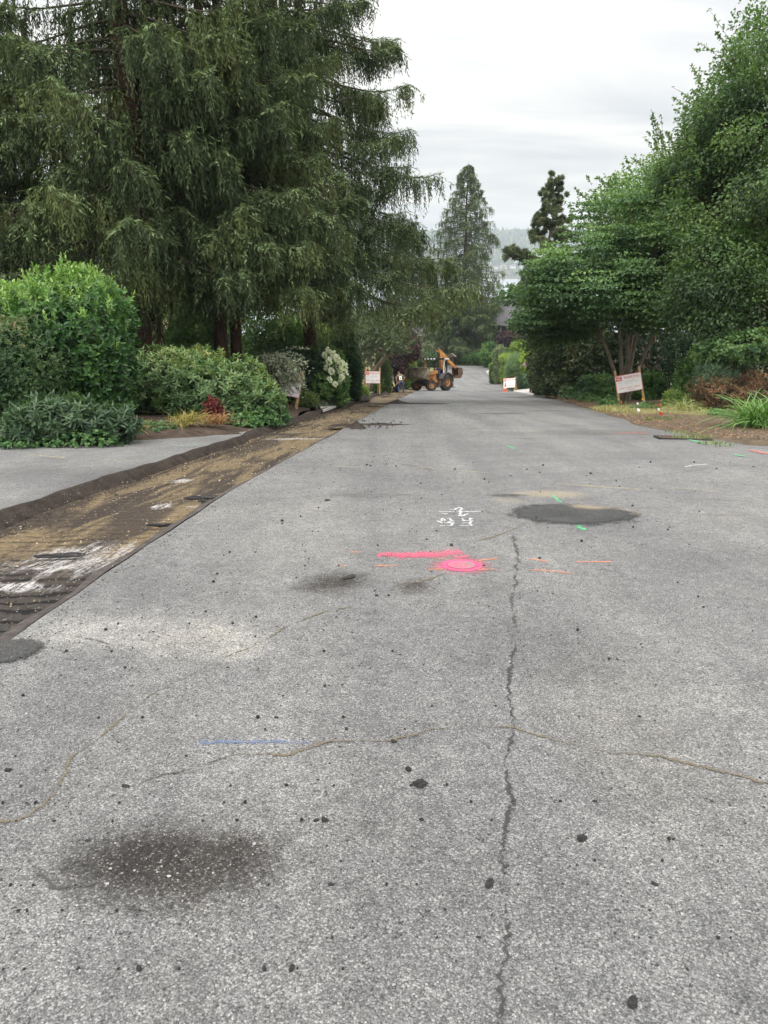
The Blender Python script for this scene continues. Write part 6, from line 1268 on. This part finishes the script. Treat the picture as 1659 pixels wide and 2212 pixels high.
    root.rotation_euler = Euler((0, 0, th)); sl_ = -.148
    nv = Vector((0, -sl_, 1)).normalized(); fwd = Vector((math.cos(th), math.sin(th), 0)); fwd = (fwd - nv * fwd.dot(nv)).normalized(); lf = nv.cross(fwd)
    Mx = Matrix((fwd, lf, nv)).transposed().to_4x4(); Mx.translation = root.location; root.matrix_world = Mx
    root.scale = (.97, .97, .97)
    return root, Mx
BH, BHM = backhoe()
# ------------------------------------------------------------------ people
def skinned(name, chains, m, parent, sub=1, mats=None):
    V = []; Ed = []; Rd = []; idx = {}
    def vert(p, r):
        k = tuple(round(q, 4) for q in p)
        if k in idx: return idx[k]
        idx[k] = len(V); V.append(p); Rd.append(r); return idx[k]
    for ch in chains:
        ids = [vert(p, r) for p, r in ch]; Ed += [(a, b_) for a, b_ in zip(ids, ids[1:]) if a != b_]
    me = bpy.data.meshes.new(name); me.from_pydata(V, Ed, []); o = bpy.data.objects.new(name + '_tmp', me); C.objects.link(o)
    md = o.modifiers.new('skin', 'SKIN'); md.use_smooth_shade = True
    for i, r in enumerate(Rd): sv = me.skin_vertices[0].data[i]; sv.radius = (r, r) if not isinstance(r, tuple) else r; sv.use_root = (i == 0)
    if sub: s_ = o.modifiers.new('sub', 'SUBSURF'); s_.levels = sub; s_.render_levels = sub
    bpy.context.view_layer.update(); e = bpy.data.meshes.new_from_object(o.evaluated_get(bpy.context.evaluated_depsgraph_get())); bpy.data.objects.remove(o)
    e.name = name; e.materials.clear(); oo = link(name, e, m, parent); e.polygons.foreach_set('use_smooth', [True] * len(e.polygons)); return oo
def vv(*a): return tuple(float(x) for x in a)
def hand(wrist, dirv, side, curl):
    """palm, four unequal bent fingers and a thumb leaving the palm's side"""
    w = Vector(wrist); d_ = Vector(dirv).normalized(); s = Vector(side); s = (s - d_ * s.dot(d_)).normalized(); c = Vector(curl); ch = []
    kn = w + d_ * .085; ch.append([(vv(*w), .026), (vv(*(w + d_ * .05)), (.036))])
    for q, ln in enumerate((.062, .072, .066, .05)):
        b_ = kn + s * ((q - 1.5) * .019); m1 = b_ + (d_ * .8 + c * .35) * ln * .6; m2 = m1 + (d_ * .25 + c) * ln * .6
        ch.append([(vv(*(w + d_ * .05)), .036), (vv(*b_), .011), (vv(*m1), .009), (vv(*m2), .008)])
    t0 = w + d_ * .03 - s * .03; t1 = t0 - s * .025 + d_ * .03 + c * .02; t2 = t1 + d_ * .03 + c * .03 + s * .01
    ch.append([(vv(*(w + d_ * .05)), .036), (vv(*t1), .011), (vv(*t2), .009)]); return ch
def person(root, J, cols, hat=None, look=(0, -1, 0)):
    g = {k: Vector(v) for k, v in J.items()}
    def L(a, b_, t): return vv(*g[a].lerp(g[b_], t))
    pel, ch_, nk = vv(*g['pelvis']), vv(*g['chest']), vv(*g['neck']); body = [[(pel, .13), (L('pelvis', 'chest', .5), .125), (ch_, .15), (nk, .055), (vv(*(g['head'] - (g['head'] - g['neck']).normalized() * .05)), .075), (vv(*g['head']), .092), (vv(*(g['head'] + (g['head'] - g['neck']).normalized() * .09)), .06)]]
    look = Vector(look).normalized(); f_ = g['head'] + look * .09; body.append([(vv(*g['head']), .092), (vv(*(f_ + Vector((0, 0, -.02)))), .035), (vv(*(f_ + look * .03 + Vector((0, 0, -.03)))), .014)])
    for s in 'lr':
        body.append([(ch_, .15), (vv(*g[s + 'sh']), .062), (L(s + 'sh', s + 'el', .5), .05), (vv(*g[s + 'el']), .042), (L(s + 'el', s + 'wr', .5), .036), (vv(*g[s + 'wr']), .026)])
        body += hand(g[s + 'wr'], g[s + 'wr'] - g[s + 'el'], Vector(J.get(s + 'side', (0, 0, 1))), Vector(J.get(s + 'curl', (0, -1, -.3))))
        body.append([(pel, .13), (vv(*g[s + 'hip']), .095), (L(s + 'hip', s + 'kn', .5), .075), (vv(*g[s + 'kn']), .058), (L(s + 'kn', s + 'an', .4), .052), (vv(*g[s + 'an']), .038), (vv(*g[s + 'toe']), .035)])
    bo = skinned('body', body, M['skin'], root)
    e = .016
    shirt = [[(vv(*(g['pelvis'] + Vector((0, 0, .03)))), .13 + e), (L('pelvis', 'chest', .5), .128 + e), (ch_, .155 + e), (L('chest', 'neck', .8), .07 + e)]]
    for s in 'lr': shirt.append([(ch_, .155 + e), (vv(*g[s + 'sh']), .068 + e), (L(s + 'sh', s + 'el', .5), .06 + e), (L(s + 'sh', s + 'el', cols.get('sleeve', .8)), .052 + e)])
    skinned('shirt', shirt, M[cols['shirt']], bo)
    jeans = [[(vv(*(g['pelvis'] + Vector((0, 0, .06)))), .128 + e), (pel, .135 + e)]]
    for s in 'lr': jeans.append([(pel, .135 + e), (vv(*g[s + 'hip']), .10 + e), (L(s + 'hip', s + 'kn', .5), .082 + e), (vv(*g[s + 'kn']), .066 + e), (L(s + 'kn', s + 'an', .5), .06 + e), (L(s + 'kn', s + 'an', .93), .055 + e)])
    skinned('jeans', jeans, M[cols['jeans']], bo)
    for s in 'lr':
        skinned('boot', [[(L(s + 'kn', s + 'an', .85), .05), (vv(*g[s + 'an']), .052), (vv(*(g[s + 'toe'])), .045), (vv(*(g[s + 'toe'] + (g[s + 'toe'] - g[s + 'an']).normalized() * .04)), .035)]], M['boot'], bo)
    up = (g['head'] - g['neck']).normalized(); h = g['head']
    if hat: hm_ = MB(); hm_.lathe([(.105, -.0), (.108, .04), (.095, .09), (.05, .12), (0, .125)], h + up * .01, up, 18); hm_.prism([(-.09, 0), (.09, 0), (.07, .1), (-.07, .1)], h + look * .08 + up * .015, look.cross(up), look, .012); hm_.build('cap', M[hat], bo, True)
    else: hm_ = MB(); hm_.lathe([(.098, -.05), (.104, .0), (.102, .05), (.07, .105), (0, .125)], h + up * .005 - look * .012, up, 18); hm_.build('hair', M['hair'], bo, True)
    fm_ = MB(); sd = look.cross(up).normalized()
    for s in (-1, 1): fm_.lathe([(.0, .012), (.012, 0), (0, -.012)], h + look * .088 + sd * s * .032 + up * .0, look, 8)
    fm_.bar(h + look * .095 - up * .055 - sd * .025, h + look * .095 - up * .055 + sd * .025, .008, .008); fm_.build('face_features', M['hair'], bo)
    em = MB()
    for s in (-1, 1): em.lathe([(.0, -.008), (.028, -.004), (.03, .006), (0, .01)], h + sd * s * .095, sd * s, 8)
    em.build('ears', M['skin'], bo); return bo
# worker, bent over a shovel, back towards us
wp = at(866, 846); wr_ = empty('person', (wp.x, wp.y, float(gz(wp.y)) - .10), 0, 'man in jeans, khaki shirt and cap bent over a shovel in the milled strip', 'person')
J = dict(pelvis=(0, 0, .95), chest=(-.07, .17, 1.27), neck=(-.12, .27, 1.43), head=(-.17, .36, 1.53), lsh=(-.28, .20, 1.36), rsh=(.10, .24, 1.36), lel=(-.36, .12, 1.08), lwr=(-.30, -.02, .88), rel=(.30, .22, 1.16), rwr=(.17, .03, 1.02),
         lhip=(-.11, 0, .88), rhip=(.11, 0, .88), lkn=(-.17, .07, .48), rkn=(.19, .05, .48), lan=(-.19, -.04, .08), ran=(.21, -.04, .08), ltoe=(-.22, .12, .035), rtoe=(.24, .12, .035), lcurl=(-.4, -.6, -.2), rcurl=(-.4, -.6, -.2))
J = {k: (v[0], -v[1] if False else v[1], v[2]) for k, v in J.items()}
bo = person(wr_, J, dict(shirt='vest', jeans='denim', sleeve=.55), 'vest', (-.5, .5, -.35))
pt = MB(); pt.prism([(-.10, -.13), (.10, -.15), (.11, .12), (-.09, .14)], (-.045, -.085, 1.20), (1, -.05, 0), (0, .42, .9), -.006); pt.build('printed_patch', M['flagwhite'], bo); 
g_ = MB(); g_.prism([(-.04, -.05), (.05, -.06), (.055, .05), (-.035, .06)], (-.05, -.094, 1.19), (1, -.05, 0), (0, .42, .9), -.004); g_.build('print', M['teal'], bo)
sh = empty('shovel', wr_.location, 0, 'long handled shovel held by the man in the cap', 'shovel'); a, b_ = Vector((.34, .12, 1.18)), Vector((-1.12, -.32, .18))
MB().tube([a, b_], .019, 8).build('handle', M['wood'], sh); d_ = (b_ - a).normalized(); x_ = d_.cross(Vector((0, 0, 1))).normalized(); MB().prism([(-.11, 0), (.11, 0), (.12, .2), (0, .32), (-.12, .2)], b_ - d_ * .04, x_, d_, .012).build('blade', M['bucket'], sh)
mound('dirt_heap', 833, 852, .45, .6, .22, 'loose dark lumps at the tip of the shovel', seed=21)
# driver: sits on the machine seat
dv = empty('person', (0, 0, 0), 0, 'driver in a blue shirt and jeans sitting at the wheel of the machine', 'person')
Jd = dict(pelvis=(.02, 0, 1.46), chest=(.03, 0, 1.80), neck=(.04, 0, 1.97), head=(.07, 0, 2.12), lsh=(.03, .20, 1.88), rsh=(.03, -.20, 1.88), lel=(.24, .30, 1.68), rel=(.24, -.28, 1.66), lwr=(.44, .15, 1.76), rwr=(.44, -.14, 1.76), lhip=(.10, .10, 1.44), rhip=(.10, -.10, 1.44),
          lkn=(.52, .14, 1.50), rkn=(.52, -.14, 1.50), lan=(.62, .16, 1.14), ran=(.62, -.16, 1.14), ltoe=(.76, .17, 1.10), rtoe=(.76, -.17, 1.10), lside=(0, 0, 1), rside=(0, 0, 1), lcurl=(.3, -1, 0), rcurl=(.3, 1, 0))
person(dv, Jd, dict(shirt='blue', jeans='denim', sleeve=.9), None, (.8, .5, -.1)); dv.matrix_world = BHM @ Matrix.Diagonal((.97, .97, .97, 1))
# ------------------------------------------------------------------ loose asphalt lumps, crumbs and gravel
def lump(seed, sub=3):
    r = np.random.default_rng(seed); bm = __import__('bmesh').new(); __import__('bmesh').ops.create_icosphere(bm, subdivisions=sub, radius=1.0)
    V = np.array([v.co for v in bm.verts]); F_ = [tuple(v.index for v in f.verts) for f in bm.faces]; bm.free()
    for q in range(7): d = nrm(r.normal(size=3)); h = V @ d; V -= np.clip(h - r.uniform(.45, .8), 0, 1)[:, None] * d * .9
    V *= (1 + .2 * wob(V, seed, 3.0) + .14 * wob(V, seed + 3, 8.0))[:, None]; V *= r.uniform(.75, 1.2, 3); V[:, 2] -= V[:, 2].min() + .12
    me = bpy.data.meshes.new('asphalt_lump'); me.from_pydata([tuple(v) for v in V], [], F_); return me
M['tar'] = plain('tar_lump', (0.018, 0.017, 0.0165), .75, var=.5, scale=3, bump=.6, dirt=(.05, .047, .045))
lumps = [lump(200 + q) for q in range(9)]
for me in lumps: me.materials.append(M['tar'])
def stone(name, x, y, s, lab, group=None, flat=.7, rz=None, cat='stone', me=None, wide=1.0):
    p = at(x, y); o = bpy.data.objects.new(name, me or lumps[rng.integers(9)]); C.objects.link(o)
    o.location = (p.x, p.y, float(road_z(np.array([[p.x, p.y, 0.]]))[0])); o.scale = (s * wide, s, s * flat); o.rotation_euler = (0, 0, rng.uniform(0, 6.3) if rz is None else rz); return tag(o, lab, cat, group)
BIG = [(907, 1712, .026, 'largest ragged black lump right of the lower centre of the road', 1.3), (888, 1716, .010, 'reddish black crumb touching the largest lump', 1), (703, 1805, .017, 'right hand lump of the close pair on the lower road', 1.2), (684, 1802, .010, 'left hand lump of the close pair on the lower road', 1.1), (1255, 1819, .015, 'black lump alone on the lower right', 1.4),
       (1057, 1914, .016, 'black lump just left of the long lane crack', 1.7), (1363, 2187, .017, 'rough black lump at the lower right corner', 1.5), (717, 1958, .010, 'round lump right of the big dark seep', 1), (715, 1942, .007, 'small crumb above the round lump right of the big dark seep', 1), (20, 1675, .016, 'black lump by the left edge above the seep', 1.3),
       (850, 1604, .014, 'lump resting on the mossy crack', 1.2), (707, 1083, .035, 'flat black lump left of the white arrow', 1.6), (752, 1253, .045, 'flat slab of asphalt on the dark seep', 1.7), (910, 1776, .010, 'round crumb below the largest lump', 1), (882, 1670, .012, 'twin crumb above the largest lump', 1.3), (275, 1724, .012, 'reddish crumb on the left hairline crack', 1.6), (632, 2123, .011, 'black lump low on the road left of centre', 1.1),
       (575, 2147, .010, 'flat reddish lump near the lower edge', 1.4), (307, 2135, .011, 'lump with a brown side near the lower left', 1.2), (192, 1835, .009, 'crumb between the mossy crack and the big seep', 1), (1282, 1758, .010, 'round crumb in the right half of the lower road', 1), (1105, 1765, .009, 'crumb close beside the lane crack', 1), (1410, 1935, .010, 'crumb right of the single lower lump', 1.2), (975, 1182, .025, 'black lump above the painted valve cover', 1.3), (597, 1555, .010, 'crumb above the blue stripe', 1.2)]
for x, y, s, lab, wd in BIG: stone('asphalt_lump', x, y, s * .85, lab + ' (loose asphalt)' if False else lab, None, (.25 if 'slab' in lab or 'flat' in lab else .45), None, 'asphalt lump', None, wd)
cl = 'small black asphalt crumb lying loose on the grey road'
for q in range(235):
    y = 1000 + 1150 * rng.random() ** 1.5; lo = max(20, 900 - (y - 900) * 1.45) if y < 1400 else 10
    x = lo + (1640 - lo) * rng.random() ** 1.45; d = at(x, y).y
    stone('asphalt_crumb', x, y, (.0014 * d + .0035) * rng.uniform(.4, 1.15), cl, 'asphalt crumbs scattered over the road', .7, None, 'asphalt crumb')
for q in range(60):
    x = rng.normal(812, 45); y = rng.normal(918, 8)
    if x > 770: stone('asphalt_crumb', x, min(max(y, 900), 940), rng.uniform(.008, .026), 'black asphalt crumb in the spill beside the peaked dirt heap', 'crumbs spilled by the dirt heap', .7, None, 'asphalt crumb')
# gravel too fine to count
def gravel(name, label, n_, ymin, ymax, s0, s1, m, fx, pw=2.0):
    y = ymin + (ymax - ymin) * rng.random(n_) ** pw; x = fx(y, rng.random(n_)); p = np.stack([x, y, 0 * x], 1); z = road_z(p); s = rng.uniform(s0, s1, n_) * rng.uniform(.5, 1.2, n_) * (1 + y * .06)
    o = np.array([[1, 0, .3], [0, 1, .35], [-1, 0, .3], [0, -1, .3], [.1, 0, .95], [.7, .7, .5], [-.7, .6, .5], [-.6, -.7, .5], [.7, -.7, .55]]); k = 9
    rot = rng.uniform(0, 6.3, n_); jj = rng.uniform(.6, 1.3, (n_, k, 3)); L_ = o[None] * jj; X_ = L_[..., 0] * np.cos(rot)[:, None] - L_[..., 1] * np.sin(rot)[:, None] * .8; Y_ = L_[..., 0] * np.sin(rot)[:, None] + L_[..., 1] * np.cos(rot)[:, None] * .8
    V = np.stack([x[:, None] + X_ * s[:, None], y[:, None] + Y_ * s[:, None], z[:, None] + (L_[..., 2] - .12) * s[:, None]], -1).reshape(-1, 3)
    ring = [0, 5, 1, 6, 2, 7, 3, 8]; T = [[ring[j], ring[(j + 1) % 8], 4] for j in range(8)]; b_ = np.arange(n_)[:, None] * k
    Q = np.concatenate([b_ + t for t in T]); return tag(npmesh(name, V, Q, m, None, np.tile(rng.random(n_), 8)), label, 'gravel', kind='stuff')
m, nt, out = nmat('gravel_mix'); n = N(nt)
c = n.ramp(n('ShaderNodeAttribute', attribute_name='tint').outputs['Fac'], [(0, (.05, .049, .05)), (.25, (.11, .11, .112)), (.6, (.22, .218, .21)), (.85, (.29, .28, .265)), (1, (.38, .365, .34))])
n.put(out.inputs[0], n('ShaderNodeBsdfPrincipled', {'Base Color': c, 'Roughness': .85, 'Specular IOR Level': .2})); M['gravel'] = m
M['gravelwarm'] = leafmat('gravel_warm', [(0, (.03, .024, .018)), (.4, (.10, .077, .05)), (.75, (.24, .19, .12)), (1, (.46, .40, .30))], .9, 0.0, .1)
gravel('loose_gravel', 'fine loose gravel strewn over the road surface', 15000, 1.1, 9.0, .0022, .0052, M['gravel'], lambda y, u: np.interp(u, [0, 1], [-1, 1]) * (1.2 + y * .62), 1.6)
gravel('loose_gravel', 'dark fine asphalt crumbs scattered all over the lane', 7000, 1.5, 26.0, .0022, .0048, M['tar'], lambda y, u: np.interp(u ** 1.2, [0, 1], [np.maximum(xl(y), -1 * (1.2 + y * .62)), np.minimum(1.2 + y * .62, xr(y))]) if False else np.maximum(xl(y), -(1.2 + y * .62)) + (np.minimum(1.2 + y * .62, xr(y)) - np.maximum(xl(y), -(1.2 + y * .62))) * u ** 1.25, 1.5)
gravel('loose_gravel', 'dark fine crumbs strewn along the milled edge', 5000, 3.0, 30.0, .003, .006, M['tar'], lambda y, u: xl(y) + .05 + (u ** 2.2) * 4.0, 1.3)
gravel('cut_rubble', 'broken dark crumbs lying along the foot of the cut wall', 5000, 4.0, 40.0, .006, .014, M['dirt'], lambda y, u: xt(y) - .12 + .55 * u ** 1.6, 1.3).location.z = -.085
gravel('strip_rubble', 'sandy pebbles and bits strewn over the milled strip', 6000, 3.4, 30.0, .004, .009, M['gravelwarm'], lambda y, u: xt(y) + .1 + (xl(y) - .2 - xt(y)) * u, 1.4).location.z = -.10
# sand and broken bits inside the strip
k = 3500; y = 3 + 45 * rng.random(k) ** 1.6; x = xt(y) + (xl(y) - .15 - xt(y)) * rng.random(k)
# leaf litter and mulch on beds
def litter(name, label, n_, area, m, s=.03, dz=.16):
    x, y = area(n_); f = Fol(); z = gz(y) + dz; ang = rng.uniform(0, 6.3, n_)
    f.leaves(np.stack([x, y, z], 1), np.stack([np.cos(ang), np.sin(ang), rng.normal(0, .25, n_)], 1), np.array([0, 0, 1]) + rng.normal(0, .3, (n_, 3)), s * rng.uniform(.5, 1.4, n_), s * .45, rng.random(n_), 'rh'); return tag(f.build(name, M[m]), label, 'leaf litter', kind='stuff')
litter('leaf_litter', 'dry brown leaves and needles on the right verge', 9000, lambda k: ((lambda y: (xr(y) - .45 + 5.0 * rng.random(k) ** 1.7, y))(12 + 30 * rng.random(k) ** 1.5)), 'dead', .05, .115)
litter('leaf_litter', 'scattered pale leaves and twigs on the left soil bed', 2500, lambda k: ((lambda y: (np.minimum(xbed(y) - .1 - 5 * rng.random(k) ** 1.4, -2.2), y))(12.5 + 16 * rng.random(k))), 'dead', .04, .24)
# slabs and torn edges in the strip
for (x, y, w_, l_, lab) in ((440, 1076, .26, .06, 'thin torn asphalt slab across the strip'), (450, 1088, .16, .05, 'smaller torn asphalt piece in front of the thin slab'), (130, 1207, .24, .05, 'torn asphalt sliver at the edge of the chalky patch'), (600, 940, .8, .10, 'long torn asphalt slab across the strip near the ivy'), (350, 1140, .2, .04, 'torn asphalt sliver behind the chalky patch')):
    p = at(x, y, -.1); o = bpy.data.objects.new('asphalt_slab', lumps[rng.integers(9)]); C.objects.link(o); o.location = (p.x, p.y, float(gz(p.y)) - .105); o.scale = (w_ * .8, l_ * .7, .022); o.rotation_euler = (0, 0, rng.uniform(-.3, .3)); tag(o, lab, 'asphalt slab')
# ------------------------------------------------------------------ the air
m, nt, out = nmat('haze_air'); n = N(nt)
n.put(out.inputs['Volume'], n('ShaderNodeVolumePrincipled', {'Color': (.84, .93, 1.0), 'Density': 0.0002, 'Anisotropy': 0.0}))
hz = MB().box((0, 2500, (LAKE - 8 + 240) / 2), (9000, 5600, 240 - (LAKE - 8))).build('haze', m); hz['kind'] = 'stuff'; hz['label'] = 'pale bluish haze over the lake and far hill'
